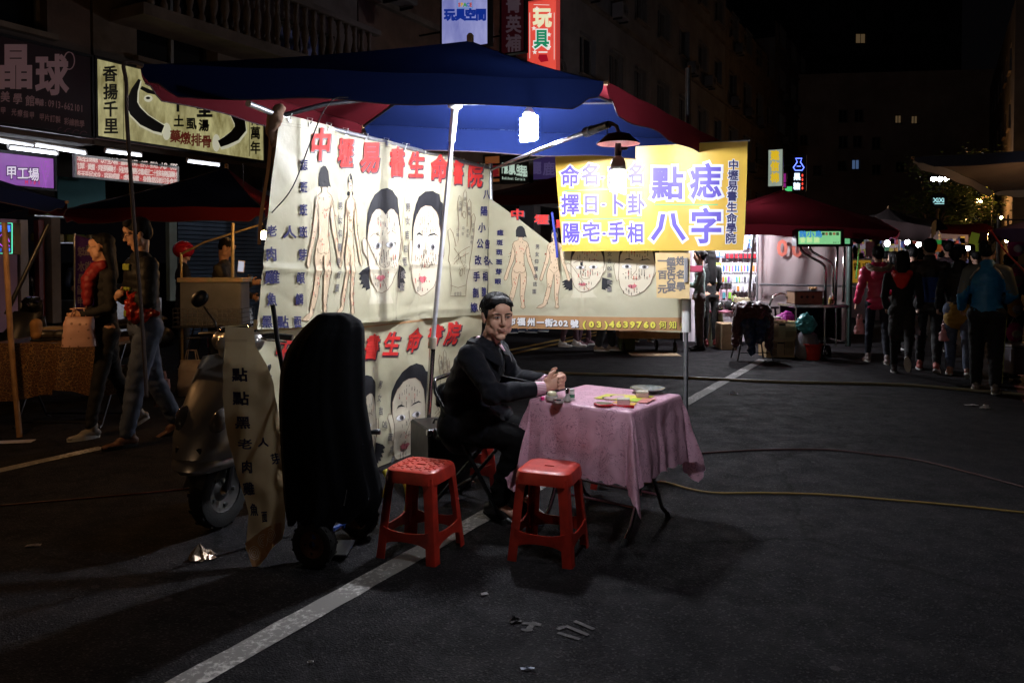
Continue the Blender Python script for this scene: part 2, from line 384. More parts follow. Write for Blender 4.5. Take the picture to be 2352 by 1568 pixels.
def damask(name, col, dark):
    """plastic table cover with an embossed flower pattern"""
    m = bpy.data.materials.new(name); m.use_nodes = True; nt = m.node_tree; N = nt.nodes; L = nt.links; b = N['Principled BSDF']
    uv = N.new('ShaderNodeUVMap')
    n = N.new('ShaderNodeTexNoise'); n.inputs['Scale'].default_value = 7; n.inputs['Detail'].default_value = 3; n.inputs['Distortion'].default_value = 1.6; L.new(uv.outputs[0], n.inputs['Vector'])
    w = N.new('ShaderNodeMath'); w.operation = 'MULTIPLY'; w.inputs[1].default_value = 11; L.new(n.outputs['Fac'], w.inputs[0])
    fr = N.new('ShaderNodeMath'); fr.operation = 'FRACT'; L.new(w.outputs[0], fr.inputs[0])
    su = N.new('ShaderNodeMath'); su.operation = 'SUBTRACT'; su.inputs[1].default_value = .5; L.new(fr.outputs[0], su.inputs[0])
    ab = N.new('ShaderNodeMath'); ab.operation = 'ABSOLUTE'; L.new(su.outputs[0], ab.inputs[0])
    ln = N.new('ShaderNodeMapRange'); ln.inputs['From Min'].default_value = .05; ln.inputs['From Max'].default_value = .16; ln.inputs['To Min'].default_value = 1; ln.inputs['To Max'].default_value = 0
    L.new(ab.outputs[0], ln.inputs['Value'])
    v = N.new('ShaderNodeTexVoronoi'); v.inputs['Scale'].default_value = 4.2; v.inputs['Randomness'].default_value = .35; L.new(uv.outputs[0], v.inputs['Vector'])
    mk = N.new('ShaderNodeMapRange'); mk.inputs['From Min'].default_value = .50; mk.inputs['From Max'].default_value = .60; mk.inputs['To Min'].default_value = 1; mk.inputs['To Max'].default_value = 0
    L.new(v.outputs['Distance'], mk.inputs['Value'])
    mu = N.new('ShaderNodeMath'); mu.operation = 'MULTIPLY'; L.new(ln.outputs[0], mu.inputs[0]); L.new(mk.outputs[0], mu.inputs[1])
    m2 = N.new('ShaderNodeMath'); m2.operation = 'MULTIPLY'; m2.inputs[1].default_value = .9; L.new(mu.outputs[0], m2.inputs[0])
    mx = N.new('ShaderNodeMix'); mx.data_type = 'RGBA'; mx.inputs[6].default_value = (*col,1); mx.inputs[7].default_value = (*dark,1)
    L.new(m2.outputs[0], mx.inputs[0]); L.new(mx.outputs[2], b.inputs['Base Color']); b.inputs['Roughness'].default_value = .42
    bp = N.new('ShaderNodeBump'); bp.inputs['Strength'].default_value = .5; bp.inputs['Distance'].default_value = .003; L.new(mu.outputs[0], bp.inputs['Height']); L.new(bp.outputs['Normal'], b.inputs['Normal'])
    t = N.new('ShaderNodeBsdfTranslucent'); t.inputs['Color'].default_value = (*col,1); ms = N.new('ShaderNodeMixShader'); ms.inputs[0].default_value = .15
    L.new(b.outputs[0], ms.inputs[1]); L.new(t.outputs[0], ms.inputs[2]); L.new(ms.outputs[0], N['Material Output'].inputs[0])
    return m
M_asphalt = asphalt(); M_white_paint = paint('road_paint_white', (.50,.48,.45)); M_yellow_paint = paint('road_paint_yellow', (.55,.33,.05)); M_red_paint = paint('road_paint_red', (.4,.08,.06), .3)
M_faint_paint = paint('worn_stencil_paint', (.085,.078,.076), .45)
M_steel = mat('galvanised_steel', (.42,.43,.46), .38, .85, noise_amt=.35, nscale=30)
M_chrome = mat('polished_steel', (.62,.60,.58), .22, 1., noise_amt=.2, nscale=12)
M_darksteel = mat('dark_painted_steel', (.03,.03,.035), .4, .6, noise_amt=.3, nscale=20)
M_black = mat('black_plastic', (.012,.012,.014), .35, 0, .5, noise_amt=.3, nscale=25)
M_rubber = mat('tyre_rubber', (.012,.012,.012), .8, 0, .3, bump=.2, bscale=120)
M_white_plastic = mat('white_plastic', (.62,.62,.60), .4, noise_amt=.15, nscale=15)
M_tube = lit('fluorescent_tube', (.86,.90,1.), 9.)
M_concrete = mat('stained_concrete', (.16,.13,.11), .9, noise_amt=.55, nscale=1.6, bump=.4, bscale=22)
M_tile = mat('dark_wall_tile', (.12,.075,.055), .65, noise_amt=.5, nscale=2.2, bump=.3, bscale=40)
M_wallgrey = mat('grey_plaster', (.17,.16,.17), .9, noise_amt=.45, nscale=.8, bump=.3, bscale=12)
M_glassdark = mat('dark_window_glass', (.01,.011,.014), .12, 0, .6, noise_amt=.3, nscale=4)
M_alu = mat('window_aluminium', (.25,.24,.23), .5, .5, noise_amt=.3, nscale=9)
M_brown = mat('brown_cloth_edge', (.22,.12,.07), .8, noise_amt=.3, nscale=12)
M_card = mat('cardboard', (.38,.27,.15), .85, noise_amt=.25, nscale=10, bump=.2, bscale=30)
M_wood = mat('raw_wood', (.33,.19,.09), .7, noise_amt=.4, nscale=9, bump=.2, bscale=40)

# ================================================================== GROUND
def struct(name, mb, m, parent=None, **k):
    o = mb.build(name, m, parent, **k)
    if parent is None: o['kind'] = 'structure'
    return o
b = MB(); b.add([(-400,-30,0),(400,-30,0),(400,700,0),(-400,700,0)], [(0,1,2,3)]); ground = struct('ground', b, M_asphalt)
def stripe(name, p0, p1, w, m, z=.004):
    p0, p1 = V(p0), V(p1); t = (p1-p0).normalized(); n = V((-t.y, t.x, 0))*w/2; L = (p1-p0).length; k = max(2, int(L/.12)); b = MB(); rnd = random.Random(name+str(p0.x))
    vs = []
    for i in range(k+1):
        c = p0 + t*L*i/k; e0 = rnd.uniform(-.004,.004); e1 = rnd.uniform(-.004,.004)
        vs += [c+n+n.normalized()*e0+V((0,0,z)), c-n+n.normalized()*e1+V((0,0,z))]
    b.add(vs, [(2*i,2*i+1,2*i+3,2*i+2) for i in range(k)])
    return struct(name, b, m)
g0 = gnd(432, 1568); stripe('painted_line', g0-SD*1.6, gnd(1752, 826), .125, M_white_paint)
g1 = gnd(0, 1080); stripe('painted_line', g1-SD*2, gnd(236, 1028), .11, M_white_paint)
for a, c in (((1187,801),(1420,752)), ((1187,811),(1420,758))): stripe('painted_yellow_line', gnd(*a)-SD*1.0, gnd(*c)+SD*3, .10, M_yellow_paint)
stripe('painted_red_line', gnd(2352,897)-SD*2, gnd(2312,825)+SD*1.5, .16, M_red_paint)
stripe('painted_line', gnd(-60, 925), gnd(110, 902), .09, M_white_paint)
def cpx(cx, cy): return ((1100+cx*.595)*.9408, (1300+cy*.595)*.9408)
for i, (a, c) in enumerate((((508,365),(590,398)), ((470,385),(566,422)), ((440,412),(530,440)), ((470,385),(440,400)), ((295,372),(372,380)), ((290,398),(335,404)), ((345,368),(318,400)))):
    p, q = gnd(*cpx(*a)), gnd(*cpx(*c)); stripe('stencil_mark', p, q, .019, M_faint_paint)

# ================================================================== BUILDINGS
FO = V((-6.1, 10, 0)); FP = Plane(FO, SD)          # facades on the left side of the street
def facade_wall(P, a0, a1, z0, z1, holes, depth=.22):
    A = sorted({a0, a1} | {h[0] for h in holes} | {h[0]+h[2] for h in holes}); Z = sorted({z0, z1} | {h[1] for h in holes} | {h[1]+h[3] for h in holes})
    b = MB()
    for i in range(len(A)-1):
        for j in range(len(Z)-1):
            ca, cz = (A[i]+A[i+1])/2, (Z[j]+Z[j+1])/2
            if any(h[0] < ca < h[0]+h[2] and h[1] < cz < h[1]+h[3] for h in holes): continue
            b.add([P.P(A[i],Z[j]), P.P(A[i+1],Z[j]), P.P(A[i+1],Z[j+1]), P.P(A[i],Z[j+1])], [(0,1,2,3)])
    for a, z, w, h in holes:
        q = [(a,z),(a+w,z),(a+w,z+h),(a,z+h)]
        for k in range(4):
            (x0,y0),(x1,y1) = q[k], q[(k+1)%4]; b.add([P.P(x0,y0), P.P(x1,y1), P.P(x1,y1,-depth), P.P(x0,y0,-depth)], [(0,1,2,3)])
    # roof and ends give the block its depth
    D = 9.
    b.add([P.P(a0,z1), P.P(a1,z1), P.P(a1,z1,-D), P.P(a0,z1,-D)], [(0,1,2,3)])
    for a in (a0, a1): b.add([P.P(a,z0), P.P(a,z1), P.P(a,z1,-D), P.P(a,z0,-D)], [(0,1,2,3)])
    b.add([P.P(a0,z0,-D), P.P(a1,z0,-D), P.P(a1,z1,-D), P.P(a0,z1,-D)], [(0,1,2,3)])
    return b
def pbox(b, P, a, z, off, w, h, d, bev=0., mi=0):
    M = Matrix((P.a, P.n, P.b)).transposed(); return b.box(P.P(a, z, off), (w, d, h), M=M, mi=mi, bev=bev)
def window(P, parent, a, z, w, h, pane=None, bars=0, depth=.22):
    fr = MB(); t = .05
    for (x, y, ww, hh) in ((a+w/2, z+t/2, w, t), (a+w/2, z+h-t/2, w, t), (a+t/2, z+h/2, t, h-2*t), (a+w-t/2, z+h/2, t, h-2*t), (a+w/2, z+h/2, t, h-2*t)):
        pbox(fr, P, x, y, -depth+.03, ww, hh, .05)
    f = fr.build('window', M_alu, parent)
    pn = MB(); pbox(pn, P, a+w*.27, z+h/2, -depth+.0, w*.40, h-2*t, .012); pbox(pn, P, a+w*.73, z+h/2, -depth+.0, w*.40, h-2*t, .012)
    pn.build('pane', pane or M_glassdark, f)
    s = MB(); pbox(s, P, a+w/2, z-.04, .05, w+.14, .07, .16); s.build('sill', M_concrete, f)
    if bars:
        g = MB()
        for i in range(bars): pbox(g, P, a+w*(i+.5)/bars, z+h/2, .12, .018, h+.1, .018)
        for zz in (z+.02, z+h-.02): pbox(g, P, a+w/2, zz, .14, w+.08, .025, .02)
        g.build('window_bars', M_alu, f)
    return f
def aircon(P, parent, a, z, off=.3):
    g = MB(); pbox(g, P, a, z, off, .75, .5, .42, bev=.02); o = g.build('air_conditioner', M_wallgrey, parent)
    h = MB()
    Mx = Matrix((P.a, P.n, P.b)).transposed()
    for r in (.19, .13, .07): h.tube([P.P(a-.1+r*cos(t*pi/8), z+r*sin(t*pi/8), off+.225) for t in range(17)], .008, 4)
    h.build('fan_grille', M_darksteel, o)
    k = MB(); pbox(k, P, a-.28, z-.3, off-.12, .04, .06, .55); pbox(k, P, a+.28, z-.3, off-.12, .04, .06, .55); k.build('bracket', M_darksteel, o)
M_pane_lit = lit('lit_window_pane', (.75,.80,.66), .55)
M_pane_dim = lit('dim_window_pane', (.75,.5,.25), .10)
M_pane_blue = lit('bluish_window_pane', (.2,.35,.7), .25)

def left_block(name, label, a0, a1, h, mwall, floors, cols, seed, z0=3.05, lit_at=(), arcade=True):
    t = thing(name, label, 'building', FP.P(a0, 0))
    rnd = random.Random(seed); holes = []
    cw = (a1-a0)/cols
    for f in range(floors):
        for c in range(cols):
            w = cw*.52; holes.append((a0+cw*(c+.24), z0+1.35+f*3.1, w, 1.35))
    P = FP; L0 = FP.P(a0,0)
    class PL(Plane):
        pass
    Q = Plane(FP.o-L0, FP.a); Q.n = FP.n.copy()
    facade_wall(Q, a0, a1, z0, h, holes).build('wall', mwall, t)
    for i, hh in enumerate(holes):
        window(Q, t, *hh, pane=(M_pane_lit if i in lit_at else None), bars=(int(hh[2]/.13) if rnd.random() < .6 else 0))
        if rnd.random() < .45: aircon(Q, t, hh[0]+hh[2]*rnd.choice((.25,.75)), hh[1]-.42)
    sl = MB()
    for f in range(floors): pbox(sl, Q, (a0+a1)/2, z0+.62+f*3.1, .06, (a1-a0)-.02, .12, .12)
    sl.build('floor_ledge', M_concrete, t)
    if arcade:
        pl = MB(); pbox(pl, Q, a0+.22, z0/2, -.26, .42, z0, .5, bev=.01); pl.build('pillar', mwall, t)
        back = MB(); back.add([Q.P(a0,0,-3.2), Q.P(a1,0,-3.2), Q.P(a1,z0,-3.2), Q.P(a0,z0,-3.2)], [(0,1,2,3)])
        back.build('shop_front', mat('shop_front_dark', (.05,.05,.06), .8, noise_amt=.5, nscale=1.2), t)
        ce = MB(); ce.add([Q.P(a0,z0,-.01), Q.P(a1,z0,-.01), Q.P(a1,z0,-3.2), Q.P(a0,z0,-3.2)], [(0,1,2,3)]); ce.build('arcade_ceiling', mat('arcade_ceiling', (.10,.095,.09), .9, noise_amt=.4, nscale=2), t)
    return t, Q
nail_shop, Qn = left_block('shop_building', 'dark old building carrying the unlit nail shop sign at the left edge', -9, .68, 10.5, M_tile, 2, 4, 3)
soup_shop, Qs = left_block('shop_building', 'brown concrete building with a baluster balcony above the glowing eel soup sign', .72, 6.2, 11.5, M_concrete, 2, 2, 5, lit_at=(3,), arcade=False)
third, Q3 = left_block('shop_building', 'dark apartment block with barred windows behind the top of the blue umbrella', 6.24, 13.8, 13, M_tile, 3, 3, 9, lit_at=(2,))
fourth, Q4 = left_block('apartment_building', 'unlit grey block behind the tall red toy shop sign', 13.84, 24, 15.5, M_wallgrey, 4, 4, 12)
fifth, Q5 = left_block('apartment_building', 'tall dark block with one pair of lit windows near its roof', 24.04, 36, 18.5, M_wallgrey, 5, 4, 21, lit_at=(18,))
sixth, Q6 = left_block('apartment_building', 'lower stepped block behind the pale vertical bedding sign', 36.04, 50, 14.5, M_concrete, 4, 4, 31)
seventh, Q7 = left_block('apartment_building', 'far dark block at the end of the left row of houses', 50.04, 78, 17, M_wallgrey, 5, 6, 33)
# balcony with turned balusters on the soup shop building
def balcony():
    P = Plane(FP.P(0,0,.75)-FP.P(.72,0), SD); P.n = FP.n.copy(); q = Plane(FP.o+FP.n*.75, SD)
    zf = q.ab(480, 53)[1]; a0 = q.ab(330, 50)[0]; a1 = 6.0; pa = thing; 
    L0 = FP.P(.72, 0); Q = Plane(q.o-L0, SD); Q.n = FP.n.copy()
    s = MB(); pbox(s, Q, (a0+a1)/2, zf-.08, -.37, a1-a0, .16, .74); s.build('balcony_slab', M_concrete, soup_shop)
    r = MB(); pbox(r, Q, (a0+a1)/2, zf+.86, -.06, a1-a0, .1, .16, bev=.01); r.build('balcony_rail', M_concrete, soup_shop)
    me = None; x = a0+.15
    prof = [(.035,0),(.055,.03),(.05,.08),(.03,.12),(.045,.2),(.068,.3),(.06,.4),(.035,.52),(.028,.6),(.045,.66),(.03,.7),(.055,.76),(.05,.81)]
    while x < a1-.1:
        p = Q.P(x, zf, -.06)
        if me is None:
            b = MB(); b.lathe(prof, (0,0,0), 10); o = b.build('baluster', M_concrete, soup_shop, smooth=True); me = o.data
        else: o = bpy.data.objects.new('baluster', me); C.objects.link(o); o.parent = soup_shop
        o.location = p; x += .21
balcony()
# far block across the end of the street
fb = thing('apartment_building', 'brown block with small square windows above the far end of the red awnings', 'building', (at(1930, 600, 62).x, 62, 0))
Qf = Plane(V((0,0,0)), (1,-.12,0))
holes = []
for (u, v, w, h) in ((1937,326,.7,1.0),(1969,326,.7,1.0),(2058,276,.5,.65),(2093,278,.5,.65),(1937,266,.7,1.0),(1972,266,.7,1.0),(1935,380,.7,.8),(1965,378,.6,.8),(2062,385,.7,.8),(2010,330,.7,1.0),(2010,390,.7,.8),(1880,390,.7,.8),(1850,320,.6,.8)):
    p = at(u, v, 62)-fb.location; holes.append((p.x-w/2, p.z-h/2, w, h))
facade_wall(Qf, -7.5, 14, 0, 16.5, holes).build('wall', mat('far_brown_plaster', (.42,.33,.28), .9, noise_amt=.4, nscale=.5), fb)
for i, hh in enumerate(holes): window(Qf, fb, *hh, pane={2: M_pane_dim, 3: M_pane_dim, 7: M_pane_blue, 1: None}.get(i))
tower = thing('tower_block', 'black tower rising behind the far block with a few faint lit windows', 'building', (at(1760, 600, 120).x, 120, 0))
Qt = Plane(V((0,0,0)), (1,0,0)); hs = []; rnd = random.Random(4)
for i in range(7):
    for j in range(9): hs.append((1+i*4.2, 10+j*3.6, 1.6, 1.5))
facade_wall(Qt, -4, 30, 0, 45, hs).build('wall', M_wallgrey, tower)
for i, hh in enumerate(hs): window(Qt, tower, *hh, pane=(M_pane_lit if i in (6, 23) else (M_pane_dim if i in (34, 50) else None)))

# ================================================================== SHOP SIGNS ON THE LEFT ROW
def sign_box(name, label, P, px, thick, mface, mframe=M_darksteel, cat='sign', group=None, off=0., face='face'):
    """px = ((u,v) top-left, (u,v) bottom-right) on plane P; returns thing and its local face plane"""
    (u0, v0), (u1, v1) = px; a0, z1 = P.ab(u0, v0); a1, z0 = P.ab(u1, v1)
    o = P.P((a0+a1)/2, z0); t = thing(name, label, cat, o, group); Q = Plane(P.o-o, P.a, P.b); Q.n = P.n.copy()
    w, h = a1-a0, z1-z0
    f = MB(); pbox(f, Q, (a0+a1)/2, (z0+z1)/2, -thick/2-.004, w, h, thick-.008); f.build('sign_case', mframe, t)
    g = MB(); pbox(g, Q, (a0+a1)/2, (z0+z1)/2, .0, w-.05, h-.05, .012); g.build(face, mface, t)
    r = MB()
    for (x, y, ww, hh) in (((a0+a1)/2, z0, w+.03, .03), ((a0+a1)/2, z1, w+.03, .03), (a0, (z0+z1)/2, .03, h-.03), (a1, (z0+z1)/2, .03, h-.03)): pbox(r, Q, x, y, -.01, ww, hh, .06)
    r.build('sign_frame', mframe, t)
    return t, Q, (a0, z0, a1, z1)
def on_plane(P, Qloc, o=None):
    """drawing coordinates = photo pixels on plane P, built in the sign's own space"""
    return (lambda a, b, off: Qloc.P(a, b, off)), (lambda u, v: P.ab(u, v))
# -- glowing yellow soup sign
def mottled(name, col, col2, e, sc=3.):
    """back-lit plastic sheet; the uneven glow of tubes is put into its colour"""
    m = bpy.data.materials.new(name); m.use_nodes = True; nt = m.node_tree; N = nt.nodes; L = nt.links; b = N['Principled BSDF']
    tc = N.new('ShaderNodeTexCoord'); n = N.new('ShaderNodeTexNoise'); n.inputs['Scale'].default_value = sc; n.inputs['Detail'].default_value = 7; n.inputs['Roughness'].default_value = .7
    mp = N.new('ShaderNodeMapping'); mp.inputs['Scale'].default_value = (1.6,1.6,.6); L.new(tc.outputs['Object'], mp.inputs[0]); L.new(mp.outputs[0], n.inputs['Vector'])
    r = N.new('ShaderNodeValToRGB'); r.color_ramp.elements[0].position = .36; r.color_ramp.elements[1].position = .66; r.color_ramp.elements[0].color = (*col2,1); r.color_ramp.elements[1].color = (*col,1)
    L.new(n.outputs['Fac'], r.inputs['Fac']); L.new(r.outputs['Color'], b.inputs['Emission Color']); b.inputs['Emission Strength'].default_value = e
    b.inputs['Base Color'].default_value = (.2,.2,.2,1); b.inputs['Roughness'].default_value = .5
    return m
PS = Plane(FO+FP.n*.25, SD)
M_soup = mottled('soup_sign_sheet', (.80,.74,.36), (.26,.22,.07), .62)
t, Q, box = sign_box('shop_sign', 'glowing yellow sign with two black fish and brush lettering', PS, ((219,131),(607,372)), .25, M_soup)
A = Art(); cs = lambda x, y: (x*.336, y*.336)
for i, (c, x, y) in enumerate((('香',748,505),('揚',752,628),('千',752,745),('里',755,862))): A.ch('ink', c, *cs(x,y), 34, 38, bold=.03)
for (c, x, y, w) in (('十',1212,705,36),('全',1395,745,38),): A.ch('ink', c, *cs(x,y), w, 40, bold=.05)
for (c, x, y) in (('土',1218,828),('虱',1305,845),('湯',1390,858)): A.ch('ink', c, *cs(x,y), 24, 28, bold=.04)
for (c, x, y) in (('藥',1195,932),('燉',1265,945),('排',1338,957),('骨',1408,968)): A.ch('rust', c, *cs(x,y), 25, 30, bold=.03)
for (c, x, y) in (('傳',1742,815),('萬',1742,910),('年',1742,1010)): A.ch('ink', c, *cs(x,y), 24, 30, bold=.03)
def fishbody(A, key, pts, w):
    A.line(key, [cs(*p) for p in pts], w)
f1 = [(950,545),(915,620),(895,700),(920,760),(980,820),(1060,865),(1110,885)]
fishbody(A, 'pale', [(x+6,y+8) for x,y in f1], [6,18,30,34,34,30,26])
fishbody(A, 'ink', f1, [6,16,26,28,28,24,18])
fishbody(A, 'pale', [(915,650),(905,720),(940,790),(1010,850),(1080,890)], [2,3,4,4,2])
fishbody(A, 'ink', [(960,600),(1010,625),(1060,640),(1095,625)], [8,10,7,3])
A.oval('pale', *cs(1010,675), 10, 8); A.oval('ink', *cs(1008,672), 5, 3)
A.oval('pale', *cs(1135,900), 10, 20)
f2 = [(1530,740),(1590,770),(1635,830),(1640,880),(1600,930),(1540,965),(1495,985)]
fishbody(A, 'pale', [(x+2,y+10) for x,y in f2], [6,18,28,32,32,28,22])
fishbody(A, 'ink', f2, [8,18,26,28,26,20,16])
fishbody(A, 'pale', [(1640,800),(1655,880),(1610,950),(1530,995)], [2,4,4,2])
A.oval('pale', *cs(1475,978), 9, 20)
for x in (840, 1700): A.line('grime', [cs(x,440 if x<900 else 740), cs(x,975 if x<900 else 1070)], 1.2)
xf, t2 = on_plane(PS, Q)
A.build(xf, {'ink': mat('sign_ink', (.008,.008,.006), .6), 'rust': mat('sign_rust_red', (.15,.02,.012), .6, emit=(.25,.03,.02), estr=.25), 'pale': lit('sign_pale', (.85,.83,.62), .55), 'grime': mat('sign_grime', (.05,.045,.02), .8)}, t, to2d=t2, lift=.012,
        names={'ink': 'black_lettering', 'rust': 'red_lettering', 'pale': 'fish_belly', 'grime': 'seam'})
# -- unlit nail shop sign
M_dsign = mat('unlit_sign_sheet', (.030,.012,.020), .35, noise_amt=.4, nscale=2)
t, Q, box = sign_box('shop_sign', 'unlit dark sign with big pale round characters and a phone number', PS, ((-120,50),(214,317)), .25, M_dsign)
A = Art()
A.ch('pale','晶',35,152,84,108,bold=.035); A.ch('pale','球',118,172,76,96,bold=.035); A.oval('pale',158,140,12,20,line=2.5)
A.row('dim','皙美學館', -18,218, 68,232, 22, 26, bold=.02); A.row('dim','專線:', 84,234,104,238,11,17,bold=.03); A.row('dim','0913-662101', 113,238,186,250, 13, 22, bold=.02)
A.row('dim','指甲', -16,248,6,254, 13,17, bold=.02); A.row('dim','光療指甲', 31,258,72,265,12,17, bold=.02); A.row('dim','甲片訂製',95,269,132,275,12,17,bold=.02); A.row('dim','彩繪教學',152,279,187,285,12,17,bold=.02)
for i in range(4): A.oval('swirl', 140+i*17, 300+i*3, 8, 7, line=1.6, a0=.4*i, a1=4.8+.4*i, n=14)
xf, t2 = on_plane(PS, Q)
A.build(xf, {'pale': mat('sign_letter_pale_glow', (.42,.27,.30), .5, emit=(.3,.16,.2), estr=.05), 'dim': mat('sign_letter_dim_glow', (.34,.2,.22), .5, emit=(.3,.16,.18), estr=.035), 'swirl': mat('sign_swirl', (.16,.06,.09), .6)}, t, to2d=t2, lift=.01, names={'pale':'big_lettering','dim':'small_lettering','swirl':'swirl'})  # faint glow in these unlit letters stands in for ambient light
# -- purple lit nail shop panel under the eaves
P2 = Plane(FO-FP.n*.9, SD)
t, Q, box = sign_box('shop_sign', 'lit purple panel with white outlined characters below the nail shop sign', P2, ((-110,334),(127,437)), .1, mottled('purple_sheet', (.36,.07,.50), (.22,.04,.38), .8, 1.2))
A = Art()
for c, x, y in (('指',-22,392),('甲',25,396),('工',51,398),('場',76,401)): A.ch('edge', c, x, y, 27, 32, bold=.07); 
for c, x, y in (('指',-22,392),('甲',25,396),('工',51,398),('場',76,401)): A.ch('white', c, x, y, 26, 31, bold=.02)
A.row('rose','M101', 60,419,88,420,9,12,bold=.03)
for k in range(5):
    A.line('vine', [(96+k*3+4*sin(j*.7+k), 432-j*9) for j in range(8)], 1.1)
    A.oval('vine', 104+4*(k%2), 372+k*11, 3.5, 2, n=8)
xf, t2 = on_plane(P2, Q)
A.build(xf, {'edge': mat('purple_ink', (.06,.01,.12), .6), 'white': lit('white_letter_lit', (.8,.7,.86), .9), 'rose': lit('rose_letter', (.75,.05,.12), .8), 'vine': lit('vine_violet', (.42,.14,.55), .8)}, t, to2d=t2, lift=.012)
# -- red menu board
P3 = Plane(FO-FP.n*.75, SD)
a3 = (172,356)
t, Q, box = sign_box('menu_board', 'red lit board with three rows of white characters under the eaves', P3, ((172,356),(408,428)), .06, mottled('red_sheet', (.62,.05,.045), (.42,.03,.03), .85, 1.5), M_white_plastic)
A = Art()
for txt, y0, y1 in (('本店古法精燉·以十全大補:當歸.川芎.白芍.熟地.人參·茯苓',363,384),('甘草·黃耆·肉桂等藥材·另依季節變化增減至二十餘味高級藥材',381,402),('冬天手足冰冷·容易感冒·虛勞咳嗽·身體虛弱者可多食用',399,418)):
    A.row('w', txt, 181, y0, 402, y1, 10.5, 16, bold=.02)
xf, t2 = on_plane(P3, Q); A.build(xf, {'w': lit('board_white', (.85,.72,.66), .75)}, t, to2d=t2, lift=.012, names={'w': 'lettering'})
# -- fluorescent tubes under the eaves
PT = Plane(FO-FP.n*.35, SD); k = 0
for (u0,v0,u1,v1), lab in zip(((-60,314,77,338),(20,340,131,354),(79,334,197,353),(242,348,325,358),(430,371,504,380)),
    ('leftmost bare fluorescent tube under the nail shop eaves','lower fluorescent tube right above the purple panel','fluorescent tube below the small print of the unlit nail shop sign','fluorescent tube hanging over the red menu board','fluorescent tube below the right end of the fish sign')):
    p, q = PT.hit(u0,v0), PT.hit(u1,v1); o = (p+q)/2
    t = thing('tube_lamp', lab, 'lamp', o, 'tube lamps under the shop eaves')
    b = MB(); b.tube([p-o, q-o], .016, 8); b.build('tube', M_tube, t)
    b = MB(); d = (q-p).normalized(); b.tube([p-o+V((0,0,.045)), q-o+V((0,0,.045))], .022, 6)
    b.box(p-o+V((0,0,.015)), (.03,.03,.06)); b.box(q-o+V((0,0,.015)), (.03,.03,.06)); b.build('fitting', M_white_plastic, t)
# -- upright signs that stick out from the facades
def upright(name, label, uv0, uv1, Y, mface, mframe=M_darksteel, thick=.18, group=None):
    p = at(*uv0, Y); P = Plane((p.x,p.y,0), SP); t, Q, bx = sign_box(name, label, P, (uv0, uv1), thick, mface, mframe, group=group)
    a0, z0, a1, z1 = bx
    for zz in (z0+.25*(z1-z0), z0+.75*(z1-z0)):
        b = MB(); b.tube([Q.P(a0, zz, -thick/2), Q.P(a0-.6, zz, -thick/2)], .02, 6); b.build('bracket', M_darksteel, t)
    return t, P, Q
t, P, Q = upright('upright_sign', 'blue and white lit sign with blue characters above the umbrella top', (1013,-80), (1122,103), 15.5, mottled('blue_white_sheet', (.50,.52,.95), (.22,.24,.62), .75, .9))
A = Art(); sx = lambda x, y: ((1050+x*.3189)*.9408, y*.3189*.9408)
for c, x in zip('玩具空間', (152,235,312,392)): A.ch('blue', c, *sx(x,115), 25, 28, bold=.06)
for c, x, k in zip('SPACE', (228,250,272,294,316), ('red','yel','grn','blu','red')): A.ch(k, c, *sx(x,40), 11, 12, bold=.05)
A.line('blu2', [sx(*p) for p in ((210,-40),(330,-40),(330,66),(210,66))], 1.8, closed=True)
xf, t2 = on_plane(P, Q)
A.build(xf, {'blue': lit('sign_blue', (.01,.05,.5), .5), 'red': lit('s_red', (.7,.1,.05), .6), 'yel': lit('s_yel', (.8,.5,.05), .7), 'grn': lit('s_grn', (.05,.5,.1), .6), 'blu': lit('s_blu', (.05,.2,.7), .6), 'blu2': lit('s_blu2', (.05,.35,.8), .6)}, t, to2d=t2, lift=.012)
t, P, Q = upright('upright_sign', 'unlit maroon sign with grey characters left of the red toy sign', (1150,-60), (1205,118), 18, mat('maroon_glow_sheet', (.10,.02,.03), .5, emit=(.2,.02,.04), estr=.06, noise_amt=.3, nscale=2))  # faint glow put into sheet and letters of this unlit sign
A = Art()
for c, y in zip('菁英補', (10,56,100)): A.ch('g', c, 1180, y, 36, 42, bold=.03)
xf, t2 = on_plane(P, Q); A.build(xf, {'g': mat('sign_grey_glow', (.36,.27,.3), .6, emit=(.3,.2,.26), estr=.12)}, t, to2d=t2, lift=.012, names={'g':'lettering'})
t, P, Q = upright('upright_sign', 'bright red toy shop sign with white stars', (1213,6), (1279,175), 20, mottled('bright_red_sheet', (.95,.10,.065), (.75,.06,.04), 1.0, 1.1), lit('sign_edge_red', (.6,.06,.05), .7))
A = Art()
A.ch('cream','玩',*sx(860,135),42,46,bold=.05); A.ch('grnedge','具',*sx(855,300),36,46,bold=.09); A.ch('grn','具',*sx(855,300),36,46,bold=.03)
for x, y in ((820,70),(918,112),(797,220),(912,268),(907,368),(803,402)): A.star('white', *sx(x,y), 6)
A.poly('dred', [sx(*p) for p in ((835,420),(895,420),(908,470),(850,480),(830,450))]); A.line('white', [sx(*p) for p in ((832,402),(900,402))], 3)
A.line('white', [sx(*p) for p in ((765,100),(765,450))], 1); A.line('white', [sx(*p) for p in ((952,100),(952,460))], 1); A.line('white', [sx(*p) for p in ((795,38),(915,42))], 1)
xf, t2 = on_plane(P, Q)
A.build(xf, {'cream': lit('s_cream', (.9,.85,.55), 1.), 'grnedge': lit('s_white', (.9,.9,.85), 1.), 'grn': lit('s_green', (.02,.42,.2), .6), 'white': lit('s_white2', (.92,.88,.8), 1.), 'dred': lit('s_dred', (.6,.01,.03), .6)}, t, to2d=t2, lift=.012)
t, P, Q = upright('upright_sign', 'pale green lit bedding sign with yellow characters', (1764,344), (1798,428), 34, mottled('pale_green_sheet', (.52,.62,.50), (.34,.42,.34), .7, .8))
A = Art()
for c, y in zip('建信棉', (357,382,408)): A.ch('y', c, 1780, y, 20, 23, bold=.05)
